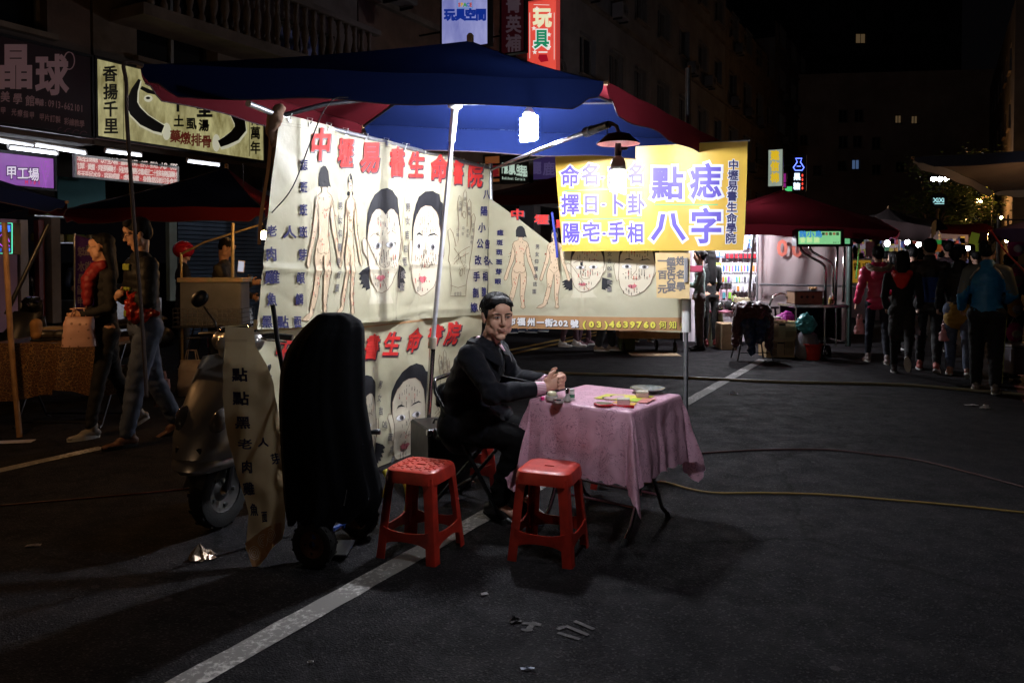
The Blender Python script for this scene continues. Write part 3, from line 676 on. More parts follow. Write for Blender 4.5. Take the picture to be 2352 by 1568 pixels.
xf, t2 = on_plane(P, Q); A.build(xf, {'y': lit('s_yellow', (.85,.55,.02), .9)}, t, to2d=t2, lift=.015, names={'y':'lettering'})
t, P, Q = upright('neon_sign', 'blue neon vase outline over white characters', (1821,358), (1851,438), 36, mat('neon_back', (.01,.01,.02), .5))
A = Art(); NB = lambda x, y: (1646+x*.36, y*.36)
A.line('blue', [NB(*p) for p in ((505,1012),(545,1012),(535,1035),(558,1070),(545,1088),(503,1088),(490,1070),(515,1035))], 2., closed=True)
A.line('blue', [NB(*p) for p in ((512,1062),(537,1062))], 1.5)
A.ch('white','黑',*NB(514,1127),16,17,bold=.04); A.ch('white','糖',*NB(512,1188),16,17,bold=.04)
for i in range(4): A.oval('red', *NB(548,1120+i*27), 1.6, 3)
xf, t2 = on_plane(P, Q); A.build(xf, {'blue': lit('neon_blue', (.10,.16,1.), 5.), 'white': lit('neon_white', (.7,.85,1.), 1.8), 'red': lit('neon_red', (1.,.05,.03), 2.5)}, t, to2d=t2, lift=.03)
t, P, Q = upright('neon_sign', 'small green neon sign beside the neon vase', (1800,428), (1822,440), 38, lit('neon_green_face', (.1,.8,.25), .9))
t, P, Q = upright('neon_sign', 'magenta lit box behind the pale bedding sign', (1797,398), (1806,432), 37, lit('neon_magenta_face', (.55,.03,.4), .5))
t, P, Q = upright('round_sign', 'orange round medicine sign seen through the gap between the banners', (1112,358), (1150,420), 14, mat('sign_dull_orange', (.5,.2,.06), .6, emit=(.5,.16,.05), estr=.25))
A = Art(); A.ch('r','藥',1131,392,32,34,bold=.05); xf, t2 = on_plane(P, Q); A.build(xf, {'r': mat('sign_dull_red', (.3,.02,.02), .6, emit=(.4,.02,.03), estr=.3)}, t, to2d=t2, lift=.02, names={'r':'lettering'})
t, P, Q = upright('shop_sign', 'black sign with pale green curtain shop lettering', (1152,360), (1214,418), 13.5, mat('sign_black', (.008,.01,.01), .5))
A = Art(); A.row('g','門簾.寢具.生活用品', 1158,386,1208,394,9,26,bold=.04); A.row('g','Bedsheet Curtain', 1156,409,1206,412,4.5,9,bold=.03)
xf, t2 = on_plane(P, Q); A.build(xf, {'g': lit('s_palegreen', (.6,.78,.66), .75)}, t, to2d=t2, lift=.02, names={'g':'lettering'})
t, P, Q = upright('shop_sign', 'dim violet fascia with a deer character behind the yellow banner', (1216,360), (1290,412), 15, mat('sign_violet', (.03,.02,.07), .6, emit=(.10,.06,.25), estr=.25))
A = Art(); A.ch('g','鹿',1262,388,28,32,bold=.03); A.ch('g','麗',1232,386,26,30,bold=.03); xf, t2 = on_plane(P, Q); A.build(xf, {'g': mat('s_violet_letter', (.1,.08,.18), .6, emit=(.2,.15,.4), estr=.3)}, t, to2d=t2, lift=.02, names={'g':'lettering'})
# ================================================================== PEOPLE
M_skin = mat('skin', (.52,.31,.21), .5, noise_amt=.12, nscale=25, spec=.4)
M_skin_warm = mat('skin_warm', (.50,.28,.18), .5, noise_amt=.12, nscale=25, spec=.4)
M_hair = mat('black_hair', (.008,.0075,.008), .6, 0, .18, noise_amt=.4, nscale=60, bump=.35, bscale=180)
M_eyewhite = mat('eye_white', (.55,.52,.48), .3); M_iris = mat('dark_iris', (.015,.008,.005), .15); M_lip = mat('lip', (.36,.15,.12), .5); M_brow = mat('brow_hair', (.02,.015,.012), .7)
def Rz(a): return Matrix.Rotation(a, 3, 'Z')
def Rx(a): return Matrix.Rotation(a, 3, 'X')
def Ry(a): return Matrix.Rotation(a, 3, 'Y')
def dirv(fwd, side=0., down=True):
    """unit vector pointing down, swung forward (deg) and out to +x (deg)"""
    v = V((0,0,-1)); v = Rx(radians(fwd))@v; return Ry(-radians(side))@v
def joints(legs=((0,0),(0,0)), arms=((0,8,10,0),(0,8,10,0)), lean=0., headyaw=0., headpitch=0., w=1.):
    J = {'hip':[], 'kn':[], 'an':[], 'sh':[], 'el':[], 'wr':[]}; ex = []
    for s, (f, k) in zip((-1,1), legs):
        a = dirv(f)*.43; c = dirv(f-k)*.42; ex.append(-(a+c).z)
        J['hip'].append(V((s*.09,0,0))); J['kn'].append(V((s*.095,0,0))+a); J['an'].append(V((s*.10,0,0))+a+c)
    hz = max(ex)+.08
    for k in ('hip','kn','an'): J[k] = [p+V((0,0,hz)) for p in J[k]]
    pel = V((0,0,hz)); L = Rx(-radians(lean)); up = L@V((0,0,1))
    J['pel'] = pel; J['waist'] = pel+up*.20; J['chest'] = pel+up*.40; J['neck'] = pel+up*.54
    for s, (f, ab, e, inn) in zip((-1,1), arms):
        sh = pel + L@V((s*.175*w,0,.475)); up_ = dirv(f, s*ab); el = sh+up_*.28
        fo = Rz(s*radians(inn*1.4))@dirv(f+e, s*ab); J['sh'].append(sh); J['el'].append(el); J['wr'].append(el+fo*.24)
    J['hd'] = J['neck']+up*.04+V((0,.02,.135)); J['hr'] = Rz(radians(headyaw))@Rx(-radians(headpitch)); J['toe'] = [V((s*.12,1,0)).normalized() for s in (-1,1)]
    J['toedrop'] = [0,0]
    for i, (f, k) in enumerate(legs):
        if k-f > 18: J['toedrop'][i] = min(60, (k-f))
    return J
def hand_shape(mb, wr, d, palm_n, s, curl=35, k=1., r=.0085, spread=.010, thumb=1):
    """palm and five fingers; d = direction of the fingers, palm_n = out of the palm, s = side of the thumb (+1/-1 along the cross axis)"""
    d = V(d).normalized(); n = V(palm_n); n = (n-d*n.dot(d)).normalized(); x = d.cross(n).normalized()*s; wr = V(wr)
    c = wr+d*.045*k
    mb.cap(wr+d*.01*k, wr+d*.075*k, .026*k, .034*k, sq=.42, up=n)
    for i, ln in enumerate((.068,.076,.071,.056)):
        b = wr+d*(.078-.003*abs(i-1))*k + x*(.028-.0185*i)*k; dd = d; p = b
        for j, fr in enumerate((.45,.32,.23)):
            ang = radians(curl*(1.,1.3,.8)[j]); dd = (Matrix.Rotation(ang, 3, d.cross(n))@dd).normalized()
            q = p+dd*ln*fr*k; mb.cap(p, q, r*k*(1-.1*j), r*k*(.94-.1*j), n=8, k=2); p = q
    b = wr+d*.02*k+x*.028*k; t1 = (d*.7+x*.75+n*.25*thumb).normalized(); q = b+t1*.04*k; mb.cap(b, q, .012*k, .0105*k, n=8, k=2)
    q2 = q+(d*.95+x*.2+n*.35*thumb).normalized()*.032*k; mb.cap(q, q2, .0105*k, .008*k, n=8, k=2)
def head_shape(mb, c, R, k=1., detail=True, nose=1.):
    def e(p, r, RR=None): mb.ell(c+R@(V(p)*k), tuple(x*k for x in r), 14, 9, M=R@RR if RR else R)
    e((0,-.018,.032), (.074,.092,.084)); e((0,.012,-.03), (.062,.070,.084)); e((0,.03,-.072), (.048,.042,.038)); e((0,.054,-.098), (.028,.022,.018))
    for s in (-1,1):
        e((s*.036,.048,-.022), (.027,.026,.034)); e((s*.050,.018,-.058), (.022,.035,.032)); e((s*.03,.0705,.030), (.030,.010,.011)); e((s*.031,.068,.010), (.020,.0105,.012))
        e((s*.077,-.008,-.006), (.009,.019,.032), Ry(s*.18)); e((s*.011,.088,-.026), (.0085,.009,.0075))
    mb.cap(c+R@(V((0,.078,.022))*k), c+R@(V((0,.101,-.021))*k), .008*k, .0125*k*nose, n=10, k=3)
    e((0,.077,-.052), (.024,.012,.0075)); e((0,.075,-.064), (.020,.011,.008)); e((0,.07,.052), (.045,.02,.03))
def face_parts(parent, c, R, k=1., specs=None, brow=1.):
    for s, nm in ((-1,'eye'),(1,'eye')):
        b = MB(); b.ell(c+R@V((s*.030,.0775,.0085))*1., (.0125*k,.0075*k,.0042*k), 12, 8, M=R); o = b.build(nm, M_eyewhite, parent, smooth=True)
        b = MB(); b.ell(c+R@V((s*.030+.001,.0845,.0085)), (.0052*k,.0022*k,.0042*k), 10, 6, M=R); b.build('iris', M_iris, o, smooth=True)
        b = MB(); b.tube([c+R@V((s*.030+dx,.0835-abs(dx)*.25,.0128-abs(dx)*.15)) for dx in (-.015,-.008,0,.008,.015)], .0016*k, 6); b.build('eyelid', M_brow, o)
        b = MB(); b.tube([c+R@V((s*(.030+dx),.0905-abs(dx)*.35-.002,.0275+.004*brow+dx*.10-abs(dx-.004)*.20)) for dx in (-.017,-.008,0,.010,.020)], [.0022,.0036,.0038,.003,.0012], 6); b.build('eyebrow', M_brow, parent, smooth=True)
    b = MB(); b.ell(c+R@V((0,.0855,-.0555)), (.0225*k,.0055*k,.0035*k), 12, 6, M=R); b.ell(c+R@V((0,.0835,-.063)), (.0185*k,.0058*k,.0044*k), 12, 6, M=R); b.build('lips', M_lip, parent, smooth=True)
    b = MB(); b.tube([c+R@V((x*k,.0895*k-abs(x)*.35,-.0590*k-abs(x)*.30)) for x in (-.026,-.014,0,.014,.026)], .0013*k, 5); b.build('mouth_line', mat('mouth_line', (.12,.04,.03), .6), parent, smooth=True)
    if specs:
        b = MB()
        for s in (-1,1): b.tube([c+R@V((s*.032+.024*cos(t*pi/8),.098,.006+.016*sin(t*pi/8))) for t in range(17)], .0015, 5)
        b.tube([c+R@V((-.008,.099,.008)), c+R@V((.008,.099,.008))], .0015, 5)
        for s in (-1,1): b.tube([c+R@V((s*.056,.098,.008)), c+R@V((s*.078,.06,.012)), c+R@V((s*.08,-.005,.008))], .0015, 5)
        b.build('glasses', M_black, parent)
def hair_shape(mb, c, R, style):
    def e(p, r, RR=None): mb.ell(c+R@V(p), r, 16, 10, M=R@RR if RR else R)
    if style == 'short' or style == 'main' or style == 'messy':
        e((0,-.022,.060), (.084,.096,.070)); e((0,-.050,.012), (.079,.068,.082))
        for s in (-1,1): e((s*.070,-.018,.030), (.016,.046,.046)); e((s*.072,.012,.028),(.011,.018,.032))
        e((0,.040,.098), (.062,.040,.026)); e((-.02,.062,.088),(.042,.024,.018),Rx(.3))
        if style == 'main': e((-.035,.060,.082), (.034,.026,.022)); e((.035,.055,.088), (.034,.026,.016)); e((0,-.075,-.03),(.06,.035,.05)); e((0,-.02,.088),(.07,.08,.05))
        if style == 'messy':
            rnd = random.Random(5)
            for i in range(26):
                a = rnd.uniform(0,2*pi); z = rnd.uniform(-.02,.11); q = V((cos(a)*.07, sin(a)*.085-.025, z)); mb.cap(c+R@q, c+R@(q*1.18+V((0,0,.012))), .018, .006, n=8, k=2)
    elif style == 'buzz':
        e((0,-.024,.046), (.078,.094,.078)); e((0,-.045,.012), (.074,.064,.07))
    elif style == 'back':
        e((0,-.034,.056), (.081,.088,.072)); e((0,-.068,-.02), (.080,.052,.10)); mb.cap(c+R@V((0,-.07,0)), c+R@V((0,-.09,-.24)), .080, .06, sq=.55, up=R@V((0,1,0))); e((0,.022,.095), (.060,.040,.024))
    elif style in ('long', 'verylong'):
        e((0,-.022,.052), (.088,.100,.078)); e((0,-.060,-.02), (.085,.062,.10)); ln = -.24 if style == 'long' else -.46
        mb.cap(c+R@V((0,-.06,0)), c+R@V((0,-.085,ln)), .088, .07, sq=.55, up=R@V((0,1,0)))
        for s in (-1,1): mb.cap(c+R@V((s*.07,-.0,.03)), c+R@V((s*.078,-.01,-.13)), .024, .022)
        e((0,.045,.085), (.068,.040,.034))
    elif style == 'bun':
        e((0,-.022,.055), (.084,.097,.074)); e((0,-.055,.0), (.078,.06,.085)); e((0,-.115,.02), (.045,.04,.045)); e((0,.04,.082), (.06,.038,.028))
        for s in (-1,1): e((s*.068,-.01,.02), (.018,.045,.05))
    elif style == 'bob':
        e((0,-.022,.052), (.090,.102,.080)); e((0,-.050,-.03), (.090,.070,.10)); e((0,.045,.085), (.070,.042,.035))
        for s in (-1,1): mb.cap(c+R@V((s*.072,.005,.03)), c+R@V((s*.078,.005,-.10)), .026, .026)
def hair_disp(co, n):
    return .0035*noise.noise(V((co.x*60, co.y*60, co.z*14))) + .002*noise.noise(co*140)
def cloth_disp(seed, amp=.010, fx=9., fz=26.):
    def f(co, n):
        p = V((co.x*fx+seed, co.y*fx-seed, co.z*fz+seed))
        q = noise.noise(p); return amp*(1-abs(q)*2.2)*.8 + amp*.5*noise.noise(co*45+V((seed,)*3)) - amp*.3
    return f
def puffer_disp(pitch, amp=.016):
    def f(co, n): return amp*abs(sin(co.z*pi/pitch))**.6*(1 if abs(n.z) < .8 else .3) + .004*noise.noise(co*40)
    return f
SHOEN = 0
def shoe(parent, an, toe, m, msole, drop=0, name='shoe', k=1.):
    R = Matrix((V((toe.y,-toe.x,0)), toe, V((0,0,1)))).transposed() @ Rx(-radians(drop)); a = V(an)
    def T(x,y,z): return a + R@(V((x,y,z))*k)
    b = MB(); b.cap(T(0,-.045,-.035), T(0,.05,-.032), .040*k, .040*k, n=14, sq=.9); b.cap(T(0,.06,-.048), T(.004,.155,-.056), .042*k, .034*k, n=14, sq=.62, up=R@V((0,0,1))); b.cap(T(0,-.015,.0), T(0,-.02,.03), .044*k, .043*k, n=14, k=2)
    o = skin(name, b, .009, m, parent, 2)
    s = MB(); pts = []
    for t in range(18):
        w = 2*pi*t/18; y = .055+.13*sin(w); x = .043*cos(w)*(1-.12*max(0,-sin(w))-.05*max(0,sin(w))); pts.append((x, y))
    n = len(pts); vs = [T(x,y,-.078) for x,y in pts]+[T(x*1.03,y*1.02-.001,-.05) for x,y in pts]
    s.add(vs, [tuple(range(n))[::-1], tuple(range(n,2*n))]+[(i,(i+1)%n,n+(i+1)%n,n+i) for i in range(n)]); s.build('sole', msole, o)
    return o
def build_person(label, loc, heading, J, H=1.7, hair='short', jacket=None, trousers=None, shoes=None, sole=None, group=None, hem=.0, jw=1., vox=.016, bvox=.010, face=False, specs=False, jdisp=None, skinm=None, sleeve=1., hands=(None,None), tdisp=None, legw=1., seed=0, haircol=None, skirt=None, collar=.0, shoulder=1., handcurl=30, belly=0.):
    t = thing('person', label, 'person', loc, group, heading); t.scale = (H/1.7,)*3
    skinm = skinm or M_skin; hd = J['hd']; R = J['hr']
    b = MB(); head_shape(b, hd, R); b.cap(J['neck']-V((0,0,.03)), hd+R@V((0,-.02,-.055)), .056, .052)
    b.cap(J['waist'], J['chest']+V((0,0,.03)), .10, .11, sq=.7, up=(0,1,0)); b.cap(J['pel'], J['waist'], .10, .10, sq=.8, up=(0,1,0))
    for i, s in enumerate((-1,1)):
        b.cap(J['chest']+V((0,0,.06)), J['sh'][i], .06, .045); b.cap(J['sh'][i], J['el'][i], .042, .034); b.cap(J['el'][i], J['wr'][i], .034, .025)
        b.cap(J['pel'], J['hip'][i], .09, .08); b.cap(J['hip'][i], J['kn'][i], .072, .05); b.cap(J['kn'][i], J['an'][i], .048, .033)
        toe = J['toe'][i]; b.cap(J['an'][i]+V((0,0,-.02)), J['an'][i]+toe*.08+V((0,0,-.045)) if not J['toedrop'][i] else J['an'][i]+toe*.03+V((0,0,-.06)), .03, .024)
        hs = hands[i] or {}
        d = hs.get('d', (J['wr'][i]-J['el'][i]).normalized()); pn = hs.get('n', V((-s,0,0)))
        hand_shape(b, J['wr'][i], d, pn, hs.get('s', s), curl=hs.get('curl', handcurl), r=.009)
    body = skin('body', b, bvox, skinm, t, 1)
    if face: face_parts(t, hd, R, specs=specs)
    h = MB(); hair_shape(h, hd, R, hair); skin('hair', h, .008 if bvox < .009 else .011, haircol or M_hair, t, 1, hair_disp)
    # jacket / coat
    j = MB(); w = J['waist']; p = J['pel']; c = J['chest']; up = (J['neck']-p).normalized()
    j.cap(w, c, .125*jw, .145*jw, sq=.72, up=(0,1,0), n=16); j.cap(c-up*.02, c+up*.06, .15*jw, .12*jw, sq=.66, up=(0,1,0), n=16)
    j.cap(p+up*.03, w, .135*jw, .125*jw, sq=.76, up=(0,1,0), n=16)
    if belly: j.ell(w+V((0,.05,0)), (.13*jw,.09*jw,.15), 14, 9)
    for s in (-1,1): j.cap(p+V((s*.045*jw,0,.02)), p+V((s*.05*jw,0,-max(.02,hem))), .11*jw, (.105+.05*hem)*jw, sq=.85, up=(0,1,0), n=14)
    j.cap(J['neck']-up*.07, J['neck']+up*.005, .085, .062, sq=.9, up=(0,1,0))
    if collar: j.cap(J['neck']-up*.03, J['neck']+up*collar, .082, .078, sq=.95, up=(0,1,0))
    for i, s in enumerate((-1,1)):
        j.cap(c+up*.075+V((s*.04,0,0)), J['sh'][i]+V((0,0,-.005)), .07*shoulder, .062*shoulder*jw, n=12); j.cap(J['sh'][i], J['el'][i], .064*jw*shoulder, .052*jw, n=12)
        j.cap(J['el'][i], J['el'][i].lerp(J['wr'][i], .93*sleeve), .053*jw, .040*jw, n=12)
    jo = skin('jacket', j, vox, jacket, t, 2, jdisp or cloth_disp(seed))
    # trousers
    q = MB()
    for i in range(2):
        q.cap(p+V((0,0,-.01)), J['hip'][i]+V((0,0,-.02)), .11*legw, .10*legw, n=12); q.cap(J['hip'][i], J['kn'][i], .093*legw, .068*legw, n=12)
        q.cap(J['kn'][i], J['an'][i]+V((0,0,.035)), .068*legw, .052*legw, n=12)
    skin('trousers', q, vox, trousers, t, 2, tdisp or cloth_disp(seed+3, .008, 8, 18))
    for i in range(2): shoe(t, J['an'][i], J['toe'][i], shoes, sole or M_white_plastic, J['toedrop'][i])
    t['J'] = 0; del t['J']
    return t, J, jo
# ================================================================== THE FORTUNE TELLER'S STALL
M_vinyl = mat('cream_vinyl', (.60,.57,.42), .45, spec=.4, noise_amt=.0, nscale=2.2, col2=(.44,.41,.26), wear=.9, bump=.12, bscale=26, transl=.18)
M_vinyl_warm_lit = mat('cream_vinyl_warm_lit', (.56,.46,.29), .45, col2=(.42,.27,.12), nscale=3, wear=.8, bump=.15, bscale=20, transl=.1)  # the cream vinyl again, with dim warm light put into its colour
M_yvinyl = mat('yellow_vinyl', (.80,.52,.08), .40, col2=(.76,.46,.05), nscale=4, wear=.8, bump=.1, bscale=20, transl=.2)
M_red = mat('print_red', (.55,.030,.026), .65, spec=.2); M_redshadow = mat('print_dark_shadow', (.05,.03,.05), .5); M_navy = mat('print_navy', (.030,.030,.11), .65, spec=.2)
M_ink = mat('print_black', (.020,.020,.024), .65, spec=.2); M_pskin = mat('print_skin', (.66,.50,.33), .45); M_pface = mat('print_face', (.60,.54,.41), .45)
M_pline = mat('print_brown_line', (.16,.10,.06), .5); M_plip = mat('print_lip', (.50,.14,.16), .45); M_pwhite = mat('print_white', (.74,.74,.76), .45); M_pgrey = mat('print_grey', (.13,.12,.12), .5)
M_band = mat('print_brown_band', (.46,.25,.11), .5, noise_amt=.2, nscale=5); M_pyellow = mat('print_yellow', (.75,.68,.10), .45); M_violet = mat('print_violet', (.10,.065,.46), .45); M_green = mat('print_green', (.10,.60,.25), .45)
M_ghost = mat('print_faded', (.60,.56,.42), .45)
PM = {'red': M_red, 'rsh': M_redshadow, 'navy': M_navy, 'ink': M_ink, 'skin': M_pskin, 'face': M_pface, 'line': M_pline, 'lip': M_plip, 'white': M_pwhite, 'grey': M_pgrey, 'band': M_band, 'yel': M_pyellow, 'violet': M_violet, 'green': M_green, 'rmark': M_red, 'kmark': M_ink, 'dark': M_ink, 'ghost': M_ghost, 'iris': M_pgrey}
PN = {'red': 'red_title', 'rsh': 'title_shadow', 'navy': 'navy_lettering', 'ink': 'hair_drawing', 'skin': 'body_drawing', 'face': 'face_drawing', 'line': 'outline_drawing', 'lip': 'lips_drawing', 'white': 'white_print', 'grey': 'small_lettering', 'band': 'brown_band', 'yel': 'yellow_digits', 'violet': 'violet_lettering', 'green': 'green_rule', 'rmark': 'red_notes', 'kmark': 'black_notes', 'dark': 'digit_shadow', 'iris': 'eye_drawing', 'ghost': 'faded_print'}
def ident(x, y): return (x, y)
def notes(A, T, cx, cy, rx, ry, n, rnd, sc=1.):
    for i in range(n):
        while True:
            x, y = rnd.uniform(-1,1), rnd.uniform(-1,1)
            if x*x+y*y < .95: break
        x = cx+round(x*rx/13)*13; y = cy+y*ry; k = 'rmark' if rnd.random() < .25 else 'kmark'
        for j in range(rnd.choice((2,3,4,5))):
            a = T(x+rnd.uniform(-1,1), y+j*6.4); b = T(x+3.6*sc, y+j*6.4+4.4)
            A.poly(k, [a, (b[0], a[1]), b, (a[0], b[1])])
def eyes(A, T, pts, rx=24, ry=19):
    for x, y in pts:
        o = [T(x+rx*cos(t*pi/10), y+ry*sin(t*pi/10)*(abs(sin(t*pi/10))**.3)) for t in range(20)]
        A.poly('white', o); A.line('line', o, 1.1, closed=True)
        A.poly('iris', [T(x+2+11*cos(t*pi/8), y+17*sin(t*pi/8)) for t in range(16)]); A.poly('kmark', [T(x+3+5*cos(t*pi/8), y+9*sin(t*pi/8)) for t in range(16)])
def face_woman(A, T, rnd):
    A.poly('ink', [T(*p) for p in ((737,1000),(736,880),(742,800),(758,735),(780,685),(818,652),(848,645),(880,660),(905,705),(918,780),(923,880),(923,1000))])
    for s in (0,1):
        f = [(745,1120),(705,1142),(686,1168),(702,1176),(688,1200),(706,1204),(692,1232),(714,1228),(702,1256),(726,1247),(724,1268),(748,1255)]
        if s: f = [(1660-x-5, y-8) for x, y in f]
        A.poly('ink', [T(*p) for p in f])
    f = [(738,960),(745,875),(764,806),(785,776),(805,772),(822,785),(836,808),(850,783),(866,772),(884,778),(905,812),(916,875),(921,965),(915,1055),(900,1140),(870,1222),(840,1265),(810,1283),(785,1272),(760,1222),(746,1145),(739,1055)]
    n = [T(*p) for p in ((750,1235),(858,1228),(864,1300),(885,1345),(735,1350),(748,1300))]
    A.poly('ghost', n)
    A.poly('face', [T(*p) for p in f]); A.line('line', [T(*p) for p in f[:1]+f[16:]+f[:1]], 1.); A.line('line', [T(*p) for p in f], 1.1, closed=True)
    for e in (((738,962),(722,945),(711,968),(718,1030),(736,1072)),((921,962),(935,955),(930,1020),(912,1080))):
        A.poly('face', [T(*p) for p in e]); A.line('line', [T(*p) for p in e], 1.1)
    A.line('line', [T(*p) for p in ((754,942),(768,925),(784,921),(803,936))], 1.3); A.line('line', [T(*p) for p in ((846,926),(858,910),(874,906),(893,925))], 1.3)
    eyes(A, T, ((790,995),(862,990)))
    A.line('line', [T(*p) for p in ((822,968),(814,1030),(800,1085),(798,1112),(812,1127),(826,1128),(842,1118),(838,1098))], 1.)
    A.poly('lip', [T(*p) for p in ((779,1192),(793,1174),(803,1178),(813,1171),(828,1188),(803,1212))]); A.line('line', [T(*p) for p in ((779,1192),(803,1190),(828,1188))], .9)
    notes(A, T, 828, 860, 62, 65, 26, rnd); notes(A, T, 832, 1060, 70, 55, 34, rnd); notes(A, T, 812, 1200, 48, 60, 16, rnd)
def face_man(A, T, rnd):
    A.poly('ink', [T(*p) for p in ((1005,1000),(1006,900),(1014,810),(1030,745),(1056,698),(1098,666),(1138,662),(1168,684),(1180,728),(1198,742),(1206,820),(1200,960),(1185,1000))])
    f = [(1008,975),(1014,885),(1036,805),(1066,766),(1096,752),(1128,756),(1155,790),(1173,850),(1183,960),(1180,1060),(1163,1170),(1130,1248),(1085,1292),(1062,1300),(1034,1272),(1013,1200),(1005,1100)]
    A.poly('face', [T(*p) for p in f]); A.line('line', [T(*p) for p in f], 1.1, closed=True)
    for e in (((1006,965),(990,956),(982,985),(986,1060),(996,1145),(1008,1130)),((1183,965),(1193,965),(1190,1050),(1176,1110))):
        A.poly('face', [T(*p) for p in e]); A.line('line', [T(*p) for p in e], 1.1)
    A.poly('dark', [T(*p) for p in ((1032,936),(1042,918),(1058,914),(1082,938),(1058,928),(1046,928))]); A.poly('dark', [T(*p) for p in ((1104,942),(1122,924),(1148,918),(1164,938),(1146,929),(1124,934))])
    eyes(A, T, ((1045,998),(1130,1003)))
    A.line('line', [T(*p) for p in ((1096,965),(1092,1040),(1072,1090),(1066,1112),(1078,1128),(1092,1124),(1104,1130),(1116,1112),(1106,1088))], 1.)
    A.poly('lip', [T(*p) for p in ((1050,1192),(1062,1180),(1073,1184),(1085,1178),(1097,1190),(1088,1212),(1072,1223),(1058,1212))]); A.line('line', [T(*p) for p in ((1050,1192),(1073,1196),(1097,1190))], .9)
    notes(A, T, 1095, 850, 62, 70, 28, rnd); notes(A, T, 1092, 1070, 72, 60, 36, rnd); notes(A, T, 1068, 1215, 45, 60, 16, rnd)
def body_draw(A, T, rnd, front=False):
    dx = 178 if front else 0
    sx = .62 if front else 1.
    def t(x, y): return T(460+dx+(x-460)*sx, y if not front else 560+(y-520)*.915)
    if not front: A.poly('ink', [t(*p) for p in ((430,636),(430,560),(440,525),(458,510),(474,514),(490,542),(500,610),(507,640),(490,634),(484,645),(470,638),(456,648),(444,636))])
    else:
        A.oval('ink', *t(462,580), abs(t(490,0)[0]-t(462,0)[0])*1.0, abs(t(0,585)[1]-t(0,520)[1])); A.oval('skin', *t(460,600), abs(t(482,0)[0]-t(460,0)[0]), abs(t(0,645)[1]-t(0,600)[1]))
        for x in (450,471): A.oval('iris', *t(x,598), 1.3, 1.6, n=8)
        A.oval('lip', *t(460,625), 1.6, 1., n=8); A.oval('ink', *t(440,650), 3, 5); A.oval('ink', *t(482,650), 3, 5)
    tl = [(448,640),(448,672),(418,692),(404,725),(418,790),(427,850),(425,930),(408,990),(399,1060),(404,1200),(386,1300),(372,1395),(338,1425),(322,1446),(358,1452),(392,1420),(402,1390),(422,1300),(440,1170),(453,1055),(458,1055),(460,1170),(458,1300),(467,1400),(462,1440),(480,1456),(494,1440),(488,1395),(487,1300),(501,1170),(503,1060),(494,990),(487,930),(486,850),(496,790),(520,725),(506,692),(480,672),(478,640)]
    A.poly('skin', [t(*p) for p in tl]); A.line('line', [t(*p) for p in tl], 1.0, closed=True)
    for s in (0,1):
        arm = [(412,705),(404,760),(396,840),(384,920),(368,1000),(356,1060),(350,1090),(346,1112),(354,1132),(366,1124),(374,1090),(378,1060),(394,985),(412,915),(424,830),(424,760)]
        if s: arm = [(925-x, y) for x, y in arm]
        A.poly('skin', [t(*p) for p in arm]); A.line('line', [t(*p) for p in arm], 1.0, closed=True)
    if not front:
        A.line('line', [t(*p) for p in ((415,1010),(420,1038),(440,1046),(454,1036))], .9); A.line('line', [t(*p) for p in ((456,1036),(470,1046),(490,1038),(494,1010))], .9)
    else:
        A.line('line', [t(*p) for p in ((432,760),(434,800),(452,806))], .8); A.line('line', [t(*p) for p in ((470,806),(488,800),(490,760))], .8); A.line('line', [t(*p) for p in ((420,990),(455,1048),(496,990))], .8)
    for cx, cy, rx, ry, n in ((460,760,36,70,12),(455,930,30,60,6),(425,1150,12,90,6),(480,1150,14,90,6),(396,1330,10,60,4),(476,1330,8,70,4),(385,880,10,80,5),(532,880,10,80,4)):
        for i in range(n):
            x, y = cx+rnd.uniform(-1,1)*rx, cy+rnd.uniform(-1,1)*ry; k = 'rmark' if rnd.random() < .35 else 'kmark'
            for j in range(rnd.choice((1,2,3))): a = t(x,y+j*7); b = t(x+5,y+j*7+4.5); A.poly(k, [a,(b[0],a[1]),b,(a[0],b[1])])
def hand_draw(A, T, rnd):
    o = [(1230,1300),(1235,1240),(1222,1150),(1214,1080),(1222,1000),(1216,905),(1228,890),(1245,920),(1262,1000),(1278,960),(1282,860),(1276,730),(1288,690),(1300,700),(1306,820),(1312,760),(1318,680),(1330,655),(1342,675),(1344,780),(1340,880),(1350,800),(1350,735),(1362,712),(1372,735),(1370,860),(1362,930),(1374,880),(1376,815),(1388,800),(1398,825),(1392,930),(1378,1030),(1362,1130),(1345,1220),(1340,1300)]
    A.line('line', [T(*p) for p in o], 1.2, closed=True)
    for ln in (((1250,1010),(1290,1060),(1330,1170)),((1240,1110),(1290,1070),(1360,1040)),((1250,1080),(1300,1030),(1365,1000)),((1225,1235),(1280,1250),(1340,1235))): A.line('line', [T(*p) for p in ln], 1.)
    for c, x, y in (('兄',1293,740),('弟',1290,775),('自',1327,710),('己',1327,745),('妻',1357,770),('妾',1357,800),('子',1385,870),('息',1385,900),('少',1275,900),('年',1272,930),('中',1312,890),('年',1312,925),('老',1345,905),('年',1345,935),('晚',1378,945),('年',1376,975)): A.ch('grey', c, *T(x,y), abs(T(20,0)[0]-T(0,0)[0])*1.1, abs(T(0,26)[1]-T(0,0)[1]), bold=0.)
    A.oval('line', *T(1322,808), abs(T(10,0)[0]-T(0,0)[0]), abs(T(0,22)[1]-T(0,0)[1]), line=1.1); A.oval('line', *T(1300,1158), abs(T(10,0)[0]-T(0,0)[0]), abs(T(0,22)[1]-T(0,0)[1]), line=1.1)
    for c, x in zip('紋欺勒', (1262,1280,1298)): A.ch('grey', c, *T(x,1288), abs(T(16,0)[0]-T(0,0)[0]), abs(T(0,30)[1]-T(0,0)[1]), bold=0.)
    notes(A, T, 1305, 1090, 50, 80, 16, rnd, .6)
